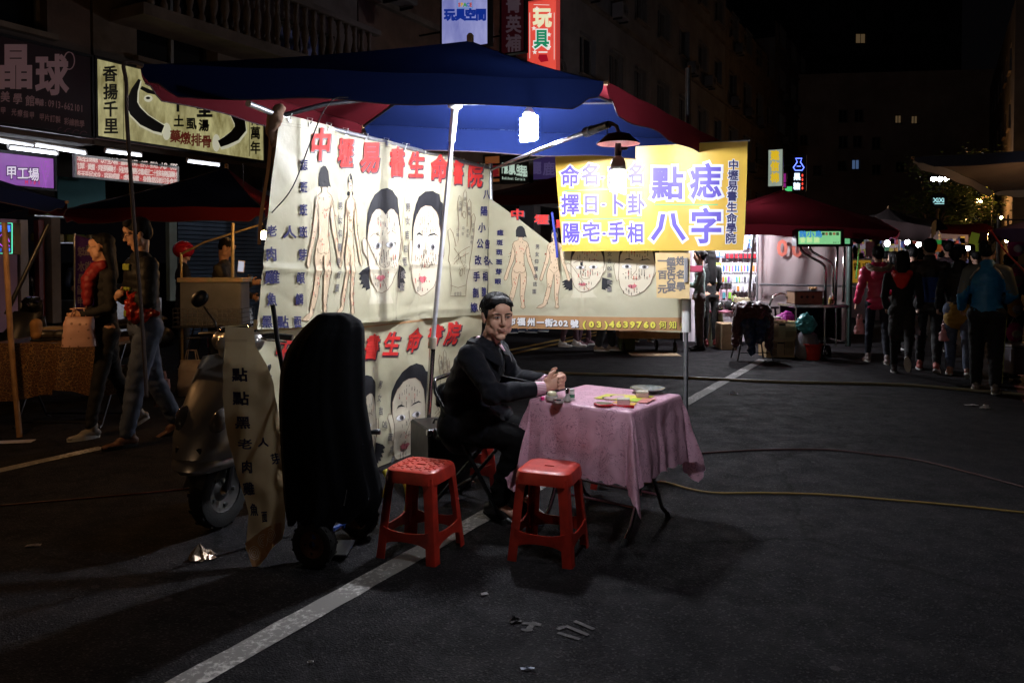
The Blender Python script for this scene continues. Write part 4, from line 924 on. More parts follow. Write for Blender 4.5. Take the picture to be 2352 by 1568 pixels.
C3 = lambda x, y: ((600+x/2.489)*.9408, (200+y/2.489)*.9408)
C4 = lambda x, y: ((1150+x/2.9586)*.9408, (330+y/2.9586)*.9408)
C6 = lambda x, y: ((600+x/3.92)*.9408, (750+y/3.92)*.9408)
CT = lambda x, y: ((440+x/2.2404)*.9408, (740+y/2.2404)*.9408)

def cloth_sheet(P, left, right, off, nu, nv):
    """sheet on plane P between a left and a right edge, both lists of photo points from top to bottom"""
    def ev(pts, t):
        pts = [P.ab(*p) for p in pts]; k = len(pts)-1; x = t*k; i = min(k-1, int(x)); f = x-i
        return (pts[i][0]*(1-f)+pts[i+1][0]*f, pts[i][1]*(1-f)+pts[i+1][1]*f)
    Lp = [ev(left, j/nv) for j in range(nv+1)]; Rp = [ev(right, j/nv) for j in range(nv+1)]; b = MB(); vs = []
    for j in range(nv+1):
        for i in range(nu+1):
            s = i/nu; a = Lp[j][0]*(1-s)+Rp[j][0]*s; z = Lp[j][1]*(1-s)+Rp[j][1]*s
            vs.append(P.P(a, z, off(a, z)))
    b.add(vs, [(j*(nu+1)+i, j*(nu+1)+i+1, (j+1)*(nu+1)+i+1, (j+1)*(nu+1)+i) for j in range(nv) for i in range(nu)])
    return b
def mk_art(A, P, off, t, cell=.03, lift=.0025, xfl=None):
    o = V(t.location)
    A.build(lambda a, b, f: P.P(a, b, off(a, b)+f)-o, PM, t, names=PN, cell=cell, lift=lift, to2d=lambda u, v: P.ab(u, v))

# ---- first banner (left wall of the stall)
PB1 = plane_px(645, 262, 4.43, 1122, 6.84)
B1H = PB1.ab(645,262)[1]
def w1(a, b):
    r = .010*sin(a*7.5+.6*sin(b*3))*(1-.3*b) + .012*noise.noise(V((a*2.2, b*1.6, 1.3))) + .006*noise.noise(V((a*6, b*5, 7)))
    for b0, s in ((1.66,.010),(1.31,.008)): r += s*exp(-((b+.25-B1H-.0*a-(b0-2.3)+.02*sin(a*3))/.022)**2)
    for a0, k in ((.18,.006),(.62,.008),(1.16,.007),(1.45,.004),(1.78,.008)): r += k*exp(-((a-a0+.03*sin(b*2+a0*9))/.013)**2)
    r += .007*abs(noise.noise(V((a*3.1+b*1.5, b*4.2-a, 12))))**.5 - .004*exp(-((a*.5+b-1.2)/.02)**2)
    return r
def banner(name, label, P, left, right, off, m, nu, nv, hem=None):
    o = P.hit(*left[0]); t = thing(name, label, 'banner', (o.x, o.y, P.hit(*left[-1]).z))
    sh = cloth_sheet(P, left, right, off, nu, nv); L0 = V(t.location); sh.v = [tuple(V(p)-L0) for p in sh.v]
    sh.build('sheet', m, t, smooth=True, recalc=False); return t
L1 = [(644,262),(632,360),(622,455),(611,560),(602,665),(592,757)]; R1 = [(1122,381),(1121,450),(1120,520),(1119,590),(1117,660),(1115,722)]
t = banner('printed_banner', 'large cream banner of mole charts on the rod above the coat and seated man', PB1, L1, R1, w1, M_vinyl, 150, 80)
rnd = random.Random(11); A = Art()
def title(A, items, CC, key='red', sh='rsh', bold=.030, shear=.10, dx=2.2, dy=2.5, k=.9408/2.489):
    for c, x, y, w, h in items: u, v = CC(x, y); A.ch(sh, c, u+dx, v+dy, w*k*1.02, h*k*1.0, bold=bold+.02, shear=shear)
    for c, x, y, w, h in items: u, v = CC(x, y); A.ch(key, c, u, v, w*k, h*k, bold=bold, shear=shear)
title(A, (('中',440,380,135,205),('壢',605,430,105,185),('易',755,455,118,195),('書',910,485,98,185),('生',1035,505,96,165),('命',1165,525,92,170),('書',1285,545,78,160),('院',1390,565,84,155)), C3)
K3 = .9408/2.489
for c, x, y in (('痣',337,505),('斑',336,640),('斑',334,778),('斑',330,912),('芽',325,1050),('眼',314,1190),('鱗',308,1320),('面',294,1455)): A.ch('navy', c, *C3(x,y), 46*K3, 74*K3, bold=.03)
for c, x, y, w, h in (('老',158,905,60,70),('人',258,912,72,80),('肉',155,1045,66,90),('雞',157,1185,82,86),('魚',155,1320,58,84),('黑',127,1455,62,78),('點',212,1457,62,78)): A.ch('navy', c, *C3(x,y), w*K3, h*K3, bold=.03)
for c, x, y in zip('男女仰覆身痣圖', (567,563,562,560,555,552,551), (753,840,922,1005,1090,1172,1252)): A.ch('grey', c, *C3(x,y), 28*K3, 50*K3, bold=.02)
for c, x, y in zip('男女吉凶面痣圖', (975,970,965,955,950,940,935), (762,845,928,1010,1090,1170,1245)): A.ch('grey', c, *C3(x,y), 34*K3, 54*K3, bold=.02)
for c, x, y in zip('八陽小公改手剖嫁', (1452,1442,1434,1425,1413,1403,1397,1385), (683,785,885,982,1083,1182,1280,1370)): A.ch('navy', c, *C3(x,y), 36*K3, 62*K3, bold=.03)
for c, x, y in zip('告名相腹取', (1462,1456,1446,1440,1430), (985,1085,1180,1275,1365)): A.ch('navy', c, *C3(x,y), 26*K3, 60*K3, bold=.03)
body_draw(A, C3, rnd); body_draw(A, C3, rnd, True); face_woman(A, C3, rnd); face_man(A, C3, rnd); hand_draw(A, C3, rnd)
A.line('line', [C3(990,375),(C3(1000,420)),C3(985,520),C3(965,640),C3(945,760),C3(930,900),C3(925,1050),C3(915,1200),C3(900,1340),C3(895,1475)], .8)
A.line('line', [C3(215,245),C3(500,300),C3(800,372),C3(1100,430),C3(1460,488)], .5); A.line('line', [C3(215,262),C3(500,315),C3(800,385),C3(1100,442),C3(1460,500)], .5)
mk_art(A, PB1, w1, t)
for k in range(11):
    u = 662+44.5*k; v = 268+ (u-645)*.247; a_, b_ = PB1.ab(u, v+4); c = PB1.P(a_, b_, w1(a_,b_)+.004)-V(t.location)
    b = MB(); b.lathe([(.006,0),(.012,0),(.012,.003),(.006,.003)], c, 10, M=Matrix((PB1.a, PB1.b, PB1.n)).transposed()); b.build('eyelet', M_steel, t)
    b = MB(); b.tube([c+PB1.n*.004, c+PB1.n*.02+V((0,0,.035)), c-PB1.n*.02+V((0,0,.045)), c-PB1.n*.012], .003, 5); b.build('tie', M_white_plastic, t)

# ---- lower banner of the same print, tucked under it and bunched towards the ground
def w3(a, b): return -.028 + .026*noise.noise(V((a*2.4, b*3.2, 4.1))) + .012*noise.noise(V((a*7, b*7, 2))) + .012*sin(b*16+a*2.5)*(.5+.5*noise.noise(V((a,b,9))))
L3 = [(596,735),(592,800),(600,860),(622,920),(640,1000),(648,1090),(650,1150)]; R3 = [(1118,700),(1110,760),(1098,820),(1085,880),(1076,930),(1068,975),(1060,1010)]
t = banner('printed_banner', 'lower crumpled banner with tilted red title and a face behind the left red stool', PB1, L3, R3, w3, M_vinyl, 120, 70)
A = Art(); K6 = .9408/3.92
title(A, (('中',395,395,150,240),('書',1240,378,140,250),('生',1428,352,150,240),('命',1640,315,140,240),('書',1835,262,120,200),('院',1985,248,125,230)), C6, shear=.38, k=K6)
T = lambda x, y: C6(1500+(x-1045)*1.79, 1060+(y-1000)*1.42-.26*(x-1045)*1.79); face_man(A, T, rnd)
T = lambda x, y: C6(1200+(x-862)*1.4, 1135+(y-990)*1.42-.22*(x-862)*1.4); face_woman(A, T, rnd)
for c, x, y in zip('男女吉凶面痣圖', (1315,1325,1335,1347,1385,1415,1450), (740,870,995,1120,1240,1360,1465)): A.ch('grey', c, *C6(x,y), 46*K6, 80*K6, bold=.02, rot=.12)
T = lambda x, y: C6(1925+(x-1330)*1.15, 405+(y-655)*1.45); hand_draw(A, T, rnd)
A.ch('navy', '痣', *C6(240,690), 60*K6, 95*K6, bold=.03, rot=-.05)
A.line('band', [C6(1140,192),C6(1500,150),C6(1800,112),C6(2150,60)], 4)
mk_art(A, PB1, w3, t)

# ---- back banner
PB2 = plane_px(1122, 460, 6.84, 1580, 6.26)
def w2(a, b): return .006*exp(-((a-.85)/.015)**2) + .006*exp(-((b-1.35+.1*a)/.015)**2) + .006*abs(noise.noise(V((a*4, b*4, 6))))**.5 + .014*noise.noise(V((a*2.2, b*1.8, 5.5))) + .006*sin(a*9) + .004*noise.noise(V((a*8,b*8,3)))
L2 = [(1122,452),(1121,520),(1120,590),(1120,660),(1120,740)]; R2 = [(1572,560),(1572,600),(1572,660),(1572,710),(1572,763)]
t = thing('printed_banner', 'back banner with the brown address strip behind the seated man', 'banner', (PB2.hit(1122,740).x, PB2.hit(1122,740).y, PB2.hit(1122,740).z))
def top2(s): u = 1122+450*s; return 452+ (130*min(1, s/.36) if s < .36 else 130+ -18*(s-.36)/.64)
b = MB(); vs = []; nu, nv = 120, 70
for j in range(nv+1):
    for i in range(nu+1):
        s = i/nu; u = 1122+452*s; vt = (455+115*(s/.34)**1.1) if s < .34 else 570-20*(s-.34); vb = 742+22*s; a, z = PB2.ab(u, vt+(vb-vt)*j/nv); vs.append(PB2.P(a, z, w2(a,z))-V(t.location))
b.add(vs, [(j*(nu+1)+i, j*(nu+1)+i+1, (j+1)*(nu+1)+i+1, (j+1)*(nu+1)+i) for j in range(nv) for i in range(nu)]); b.build('sheet', M_vinyl, t, smooth=True, recalc=False)
A = Art(); K4 = .9408/2.9586
title(A, (('中',338,572,105,80),('壢',508,608,105,72),('易',650,640,100,66)), C4, shear=.0, k=K4, dx=1, dy=1)
for c, x, y in (('痣',215,705),('斑',213,775),('斑',210,845),('斑',208,915),('芽',205,985),('眼',200,1055)): A.ch('navy', c, *C4(x,y), 48*K4, 44*K4, bold=.03)
A.ch('navy','人',*C4(140,915),44*K4,40*K4,bold=.03)
for c, x, y in zip('男女仰覆身痣圖', (481,478,474,470,467,462,457), (805,860,912,965,1020,1075,1128)): A.ch('grey', c, *C4(x,y), 30*K4, 36*K4, bold=.02)
for c, x, y in zip('女吉凶面痣圖', (1003,1002,1002,1002,1002,1002), (858,908,960,1010,1060,1113)): A.ch('grey', c, *C4(x,y), 34*K4, 36*K4, bold=.02)
body_draw(A, lambda x, y: C4(358+(x-460)*1.02, 655+(y-510)*.633), rnd); body_draw(A, lambda x, y: C4(603+(x-638)*1.55, 672+(y-556)*.675), rnd, True)
def clipT(f):
    def g(x, y):
        X, Y = f(x, y); return C4(X, max(Y, 800))
    return g
face_woman(A, clipT(lambda x, y: (718+(x-735)*1.32, 955+(y-995)*.62)), rnd); face_man(A, clipT(lambda x, y: (1070+(x-1008)*1.48, 950+(y-1000)*.71)), rnd)
A.poly('band', [C4(118,1298),C4(620,1306),C4(1100,1313),C4(1575,1318),C4(1575,1412),C4(1100,1408),C4(620,1400),C4(118,1390)])
def edged(A, items, CC, k, key, back, bold=.05):
    for c, x, y, w, h in items: u, v = CC(x,y); A.ch(back, c, u+.7, v+.8, w*k, h*k, bold=bold+.04)
    for c, x, y, w, h in items: u, v = CC(x,y); A.ch(key, c, u, v, w*k, h*k, bold=bold)
edged(A, [('市',300,1342,50,56),('福',365,1345,58,58),('州',435,1349,54,58),('一',500,1352,54,58),('街',563,1354,58,58),('2',612,1357,60,56),('0',650,1358,60,56),('2',688,1359,60,56),('號',750,1361,58,58)], C4, K4, 'white', 'dark')
edged(A, [(c, 825+i*52.5, 1364+i*.7, 66 if c in '()' else 70, 58) for i, c in enumerate('(03)')]+[(c, 1022+i*49.5, 1365+i*.7, 70, 60) for i, c in enumerate('4639760')], C4, K4, 'yel', 'dark', .06)
edged(A, [('何',1386,1368,56,58),('知',1460,1369,56,58),('命',1535,1370,50,58)], C4, K4, 'yel', 'dark', .02)
mk_art(A, PB2, w2, t)

# ---- yellow banner
PY = plane_px(1277, 347, 6.50, 1716, 5.83)
def wy(a, b): return .010*sin(a*34+2*noise.noise(V((a*3,b,2))))*max(0,min(1,(b-2.18)/.1)) + .010*noise.noise(V((a*4,b*1.2,8))) + .008*sin(a*11+b)
LY = [C4(605,112),C4(615,300),C4(632,500),C4(645,680),C4(657,838)]; RY = [C4(1997,42),C4(1992,240),C4(1985,440),C4(1978,640),C4(1968,832)]
t = banner('printed_banner', 'bright yellow banner with violet characters hanging beside the right hand bulb', PY, LY, RY, wy, M_yvinyl, 120, 60)
A = Art()
def halo(A, items):
    for c, x, y, w, h in items: u, v = C4(x, y); A.ch('white', c, u, v, w*K4*1.03, h*K4*1.03, bold=.085)
    for c, x, y, w, h in items: u, v = C4(x, y); A.ch('violet', c, u, v, w*K4, h*K4, bold=.026)
halo(A, [('命',718,298,140,155),('名',865,282,132,155),('改',1050,300,125,150),('名',1195,278,118,155),('擇',720,500,138,158),('日',868,497,120,140),('卜',1050,500,125,150),('卦',1195,497,132,155),('陽',725,705,132,152),('宅',870,700,130,150),('手',1050,698,125,155),('相',1190,705,120,150),
    ('點',1420,345,235,245),('痣',1695,332,232,262),('八',1425,655,250,220),('字',1700,655,240,262)])
for x, y in ((945,308),(955,502),(960,712)): A.oval('white', *C4(x,y), 7, 5); A.oval('violet', *C4(x,y), 4.5, 2.8)
for c, y, x in zip('中壢易書生命學院', (215,290,365,440,520,600,672,745), (1896,1893,1890,1886,1884,1883,1880,1876)): A.ch('white', c, *C4(x,y), 78*K4, 80*K4, bold=.08)
for c, y, x in zip('中壢易書生命學院', (215,290,365,440,520,600,672,745), (1896,1893,1890,1886,1884,1883,1880,1876)): A.ch('navy', c, *C4(x,y), 74*K4, 76*K4, bold=.03)
for a, c in (((672,405),(1235,380)),((678,612),(1235,598)),((1325,503),(1785,503))): A.line('green', [C4(*a), C4((a[0]+c[0])/2,(a[1]+c[1])/2), C4(*c)], 2.2)
mk_art(A, PY, wy, t)

# ---- price paper clipped to the pole
PP = Plane(PY.o+PY.n*.045+V((0,0,0)), PY.a)
M_paper = mat('aged_yellow_paper', (.72,.54,.27), .6, col2=(.60,.42,.18), nscale=5, transl=.15)
def wp(a, b): return .006*noise.noise(V((a*6,b*6,1)))
t = banner('price_sheet', 'small aged yellow paper with dark characters clipped below the yellow banner', PP, [C4(1330,850),C4(1336,1010),C4(1340,1174)], [C4(1583,850),C4(1581,1010),C4(1578,1182)], wp, M_paper, 16, 16)
A = Art()
for c, x, y in (('姓',1515,908),('名',1515,1005),('學',1515,1092)): A.ch('grey', c, *C4(x,y), 66*K4, 66*K4, bold=.045)
for c, y in zip('鑑定只要', (915,978,1035,1098)): A.ch('grey', c, *C4(1447,y), 66*K4, 66*K4, bold=.045)
for c, y in zip('一百元', (908,1008,1110)): A.ch('grey', c, *C4(1382,y), 68*K4, 66*K4, bold=.045)
mk_art(A, PP, wp, t, cell=.05)
c = PP.hit(*C4(1550,975)); t = thing('clip', 'grey plastic spring clip holding the price paper to the pole', 'clip', c)
b = MB(); b.box((0,-.012,0), (.03,.02,.19), bev=.006); b.build('jaw', mat('grey_plastic', (.33,.33,.34), .4), t)
b = MB(); b.box((.07,.0,.01), (.13,.018,.05), bev=.006); b.tube([(.11,-.014,.01),(.11,.014,.01)], .02, 10); b.build('handle', mat('pink_plastic', (.7,.12,.2), .35), t)

# ---- banner tail pulled over the scooter handlebar
PTL = Plane((0,3.54,0), (1,-.06,0), (0,.46,1))
def wt(a, b): return .035*noise.noise(V((a*5, b*2.2, 3))) + .012*noise.noise(V((a*12, b*9, 1))) + .02*exp(-((a+1.13+.1*b)/.03)**2)
LT = [(528,765),(527,810),(519,865),(516,925),(521,985),(531,1040),(545,1105),(562,1160),(571,1195),(566,1245),(562,1275),(586,1322)]
RT = [(596,768),(600,812),(622,852),(640,900),(650,960),(655,1020),(657,1090),(658,1150),(657,1200),(655,1230),(650,1252),(640,1264)]
t = banner('banner_tail', 'tan loose end of a banner draped over the scooter handlebar', PTL, LT, RT, wt, M_vinyl_warm_lit, 50, 110)
A = Art(); KT = .9408/2.2404
for c, x, y, w, h, r in (('點',345,428,92,76,0),('點',345,555,92,76,0),('黑',350,685,88,72,0),('老',362,804,84,60,.05),('人',470,797,68,52,0),('芽',538,888,50,60,-.2),('肉',370,930,66,72,0),('雞',376,1050,62,74,-.1),('魚',405,1165,44,70,-.05),('面',464,1202,34,66,-.1)): A.ch('navy', c, *CT(x,y), w*KT, h*KT, bold=.03, rot=r)
A.poly('band', [CT(352,1350),CT(470,1262),CT(560,1232),CT(560,1310),CT(482,1420),CT(392,1492)]); 
for x, y in ((402,1402),(455,1335),(502,1305)):
    for r_ in (30,20,9): A.oval('white', *CT(x,y), r_*KT, r_*1.25*KT, line=1.1, n=8)
A.line('line', [CT(275,238),CT(395,240)], .7); A.line('line', [CT(272,246),CT(395,248)], .7)
mk_art(A, PTL, wt, t)

# ================================================================== POLES, UMBRELLA, LAMPS
def pole(name, label, pts, r, m, cat='pole', extra=None, n=12):
    o = V(pts[-1]); o = V((o.x,o.y,min(V(p).z for p in pts))); t = thing(name, label, cat, o)
    b = MB(); b.tube([V(p)-o for p in pts], r, n); b.build('tube', m, t, smooth=40); return t, o
# right pole
xr = at(1577,600,6.14).x; t, o = pole('pole', 'grey steel pole right of the table with a white sleeve under the price paper', [(xr,6.14,2.98),(xr,6.14,2.4),(xr,6.14,.02)], .018, M_steel)
b = MB(); z1, z0 = at(1577,686,6.14).z, at(1577,762,6.14).z; b.tube([(0,-.004,z1-o.z),(0,-.004,z0-o.z)], .036, 14); b.build('sleeve', M_white_plastic, t, smooth=40)
b = MB(); b.tube([(0,0,-.0),(0,0,.02)], .05, 14); b.build('foot', M_darksteel, t, smooth=40)
# tall thin upper stick
q0, q1 = at(1582,330,6.2), at(1584,152,6.2); t, o = pole('pole', 'thin wooden stick rising above the yellow banner', [q1, q0], .014, M_wood)
# corner upright where the two banners meet
xc = at(1127,600,6.88).x; t, o = pole('pole', 'steel upright at the corner between the two mole chart banners', [(xc,6.88,2.32),(xc,6.88,.02)], .02, M_steel)
b = MB(); b.tube([(0,0,0),(0,0,.02)], .05, 14); b.build('foot', M_darksteel, t)
# left upright with wrapped cloth
a, c_ = at(637,262,4.46), at(596,1176,4.46); c_.z = .02
t, o = pole('pole', 'rusty upright at the left end of the big banner wrapped in brown cloth', [a, c_], .018, M_brown)
b = MB(); pts = [at(642,252,4.40), at(633,268,4.38), at(622,300,4.42), at(628,330,4.44)]
b.cap(pts[0]-o, pts[1]-o, .035, .045); b.cap(pts[1]-o, pts[2]-o, .045, .03); b.cap(pts[2]-o, pts[3]-o, .03, .02); skin('wrapped_cloth', b, .012, M_brown, t, 1, cloth_disp(1,.008))
b = MB(); b.grid(lambda s, w: at(618+8*s-26*w+3*sin(w*6), 300+262*w, 4.50-.05*s)-o, 4, 24); b.build('cloth_strip', M_brown, t, smooth=True)
# rods
pr0 = at(570,238,4.10); pr1 = at(640,266,4.43); pr2 = at(1122,386,6.84)
t, o = pole('rod', 'steel rod carrying the big mole chart banner and poking out at its left end', [pr0, pr1, pr2], .017, M_steel, 'rod')
yr0, yr1 = at(1128,388,6.86), PY.hit(1722,322)-PY.n*.02
t, o = pole('rod', 'thin rod carrying the yellow banner from the corner upright to its right end', [yr0, PY.hit(1277,351)-PY.n*.02, yr1], .010, M_steel, 'rod')
t, o = pole('rod', 'dark brace running from the left upright up under the blue canopy', [at(640,268,4.44), at(745,240,4.62), at(890,224,4.95)], .014, M_darksteel, 'rod')
# central pole of the umbrella
YC = 5.27; pb = gnd(972,1092); pt = at(1078,92,YC); pt.z = 3.0
pl0 = V((pb.x, YC-.12, .03)); 
t, o = pole('umbrella_pole', 'umbrella pole, white above its collar and dark steel below, left of the seated man', [at(1062,150,YC), at(1045,245,YC), at(994,780,YC-.06)], .0165, mat('white_painted_steel', (.62,.62,.66), .4, .3, noise_amt=.2, nscale=14))
t.location = (0,0,0)
for ch in list(t.children): bpy.data.objects.remove(ch)
UPB = V((at(975,1080,5.15).x-.0, 5.15, 0.02))
t.location = UPB
b = MB(); p1, p2, p3 = at(1080,95,YC)-UPB, at(1045,245,YC)-UPB, at(994,785,YC-.04)-UPB; b.tube([p2+ (p1-p2)*1.0, p2, p3], .0165, 14); b.build('upper_tube', MATS['white_painted_steel'], t, smooth=40)
b = MB(); b.tube([p3, V((0,0,0))], .021, 14); b.build('lower_tube', M_chrome, t, smooth=40)
b = MB(); d = (p3-p2).normalized(); b.tube([p3-d*.03, p3+d*.045], .029, 14); b.build('collar', mat('beige_plastic', (.5,.44,.33), .5), t, smooth=40)
b = MB(); b.tube([p2+d*.01, p2+d*.24], .024, 14); b.build('sleeve', M_white_plastic, t, smooth=40)
b = MB(); b.lathe([(.17,0),(.17,.03),(.05,.06),(.03,.16)], (0,0,-.02), 20); b.build('base', M_darksteel, t, smooth=40)

M_ublue = mat('umbrella_blue', (.006,.012,.058), .85, spec=.04, noise_amt=.12, nscale=3, bump=.1, bscale=200, transl=.03)
M_ured = mat('umbrella_burgundy', (.07,.006,.010), .85, spec=.04, noise_amt=.12, nscale=3, bump=.1, bscale=200, transl=.08)
M_trim = mat('umbrella_trim', (.05,.03,.035), .8)
def umbrella(label, corners, apex, mats, val=.15, sag=.10, group=None, ribs=True, edge_sag=.03, finial=True, hub=None, vmats=None):
    o = V((apex.x, apex.y, min(c.z for c in corners)-.2)); t = thing('market_umbrella', label, 'umbrella', o, group); cs = [V(c)-o for c in corners]; ap = V(apex)-o
    for i in range(4):
        c0, c1 = cs[i], cs[(i+1)%4]; mid_out = ((c0+c1)/2-ap); mid_out.z = 0; mid_out.normalize()
        def P(s, w):
            e = c0.lerp(c1, s) - mid_out*edge_sag*4*s*(1-s)*1.0 + V((0,0,edge_sag*.8*4*s*(1-s)))
            p = e.lerp(ap, w); p.z -= sag*4*w*(1-w)*(1-.35*4*s*(1-s)) - .004*sin(s*22)*(1-w); return p
        b = MB(); b.grid(P, 24, 14); b.build('canopy_panel', mats[i], t, smooth=True)
        def Q(s, w):
            ss = .5+(s-.5)*(1-.03*w**3); e = P(min(1,max(0,ss)), 0); rd = (1-min(1,(min(s,1-s)/.045))**2)**.5*.45 if min(s,1-s) < .045 else 0
            return e + mid_out*(.012+.010*sin(s*19+i)*w) - V((0,0,val*w*(1-rd)*(1+.05*sin(s*14))))
        b = MB(); b.grid(Q, 48, 5); v = b.build('valance', (vmats or mats)[i], t, smooth=True)
        b = MB(); b.tube([Q(k/48, 1) for k in range(49)], .004, 5); b.build('trim', M_trim, v)
    if ribs:
        hb = (hub-o) if hub is not None else ap-V((0,0,.45))
        for c in cs:
            b = MB(); b.tube([ap-V((0,0,.04)), c.lerp(ap,.5)-V((0,0,sag+.015)), c-V((0,0,.01))], .009, 6); r = b.build('rib', M_darksteel, t)
            b = MB(); b.tube([hb, c.lerp(ap,.48)-V((0,0,sag+.02))], .007, 6); b.build('strut', M_steel, r)
            b = MB(); b.tube([c-V((0,0,.01)), c+(c-ap).normalized()*.03], .014, 8); b.build('rib_tip', M_wood, r)
        b = MB(); b.lathe([(.028,-.035),(.05,-.02),(.05,.02),(.028,.035)], hb, 14); b.build('hub', M_white_plastic, t, smooth=40)
    if finial: b = MB(); b.lathe([(.024,-.02),(.024,.035),(.012,.05)], ap, 12); b.build('finial', M_wood, t, smooth=40)
    return t
UC = [at(328,149,4.29), at(1388,188,4.71), at(1652,325,6.35), at(835,288,5.73)]
umbrella('big blue and burgundy market umbrella over the fortune teller with the lit bulb under it', UC, at(1080,94,5.27), [M_ublue, M_ured, M_ublue, M_ured], val=.175, sag=.02, hub=at(1045,240,5.27), edge_sag=.012)

# ---- lamps
def spiral(b, r, h, turns, rt, z0):
    n = int(turns*14); pts = [V((r*cos(2*pi*i/14), r*sin(2*pi*i/14), z0-h*i/n)) for i in range(n+1)]
    b.tube(pts, rt, 6)
M_bulb = lit('lamp_glass_lit', (.90,.93,1.), 1180.)
M_bulb2 = lit('lamp_glass_lit_second', (.94,.95,1.), 520.)
L = at(1215,266,5.15); t = thing('energy_saving_bulb', 'bare glowing bulb hanging under the blue umbrella', 'light bulb', L)
b = MB(); spiral(b, .050, .150, 4.5, .013, -.01); b.build('glass_spiral', M_bulb, t, smooth=True)
b = MB(); b.lathe([(.016,.075),(.018,.05),(.03,.035),(.042,.01),(.04,-.002)], (0,0,0), 16); b.build('bulb_base', M_white_plastic, t, smooth=40)
b = MB(); b.lathe([(.05,.068),(.05,.08),(.03,.09),(.02,.10)], (0,0,0), 16); b.tube([(0,0,.1),(.0,.0,.36)], .004, 6); b.build('socket', M_white_plastic, t, smooth=40)
YL = 3.28; KS = .84; kk = lambda pr: [(r*KS, z*KS) for r, z in pr]; S2 = at(1420,322,YL); t = thing('work_lamp', 'work lamp with dull red shade and lit bulb on a long arm over the table', 'lamp', S2)
b = MB(); b.lathe(kk([(.045,.032),(.06,.028),(.078,.010),(.108,-.016),(.110,-.020),(.106,-.020),(.075,.004),(.04,.02)]), (0,0,0), 28); b.build('lamp_shade', mat('dull_red_enamel', (.16,.05,.045), .45, noise_amt=.4, nscale=20), t, smooth=True)
b = MB(); b.lathe(kk([(.016,-.005),(.018,-.06),(.014,-.075)]), (0,0,-.01), 12); b.tube([(.01,0,-.035),(.04,0,-.035)], .007, 8); b.build('socket', mat('dark_bakelite', (.03,.035,.035), .3), t, smooth=40)
b = MB(); b.lathe(kk([(.014,-.08),(.03,-.095),(.038,-.115),(.040,-.15),(.038,-.155)]), (0,0,0), 18); b.build('bulb_base', mat('ivory_plastic', (.6,.58,.5), .35), t, smooth=True)
b = MB(); spiral(b, .027, .085, 4, .008, -.137); b.build('glass_spiral', M_bulb2, t, smooth=True)
ga = [at(1421,306,YL), at(1416,290,YL), at(1405,284,YL+.02), at(1392,284,YL+.05), at(1374,293,YL+.1)]
b = MB(); b.tube([p-S2 for p in ga], .008, 8); b.build('gooseneck', M_wood, t, smooth=True)
b = MB(); b.tube([at(1398,286,YL+.03)-S2, at(1350,303,YL+.2)-S2], [.016,.020], 12); 
for k in range(10): b.tube([at(1358-k*1.2,300+k*.4,YL+.16+.006*k)-S2, at(1357.4-k*1.2,300.2+k*.4,YL+.163+.006*k)-S2], .023, 12)
b.build('grip', M_black, t, smooth=40)
b = MB(); b.tube([at(1352,302,YL+.2)-S2, at(1280,328,4.4)-S2, at(1180,368,5.9)-S2, at(1128,390,6.84)-S2], .012, 8); b.build('arm', M_steel, t, smooth=True)
b = MB()
for dx, yy in ((-8,300),(8,300)): b.tube([at(1401,285,YL)-S2, at(1404+dx,290,YL)-S2, at(1410+dx*2,303,YL)-S2, at(1412+dx*2,308,YL)-S2], .0022, 5)
b.tube([at(1348,305,YL+.2)-S2, at(1275,333,4.42)-S2, at(1240,347,5.0)-S2, at(1180,371,5.85)-S2], .005, 6); b.build('cord', M_black, t)
def cord(label, pts, r, m, name='cord', cat='cord', group=None):
    pts = [V(p) for p in pts]; o = V((pts[0].x, pts[0].y, min(p.z for p in pts))); b = MB(); sm = []
    k = len(pts)
    for i in range(k-1):
        p0, p1, p2, p3 = pts[max(i-1,0)], pts[i], pts[i+1], pts[min(i+2,k-1)]
        for j in range(6):
            q = j/6; sm.append(.5*((2*p1)+(p2-p0)*q+(2*p0-5*p1+4*p2-p3)*q*q+(3*p1-p0-3*p2+p3)*q**3))
    sm.append(pts[-1]); b.tube([p-o for p in sm], r, 7); ob = b.build(name, m, smooth=True); ob.location = o; return tag(ob, label, cat, group)
cord('thin black cord drooping in front of the top left of the big banner', [at(800,224,4.35), at(770,226,4.33), at(742,258,4.3), at(712,330,4.3), at(672,430,4.32), at(628,485,4.36), at(608,505,4.42)], .0035, M_black)
cord('brown strap hanging down from the left corner of the umbrella', [at(330,150,4.2), at(300,142,4.18), at(284,150,4.16), at(290,190,4.16), at(291,260,4.16), at(300,400,4.16), at(312,560,4.16), at(325,720,4.16), at(333,840,4.16), at(337,912,4.16)], .0105, mat('strap_webbing', (.10,.07,.06), .85), 'strap', 'strap')
cord('small blue ribbon hanging beside the left edge of the yellow banner', [at(1268,488,6.45), at(1272,520,6.45), at(1278,565,6.45), at(1280,592,6.45)], .011, mat('blue_ribbon', (.03,.05,.35), .6), 'ribbon', 'ribbon')

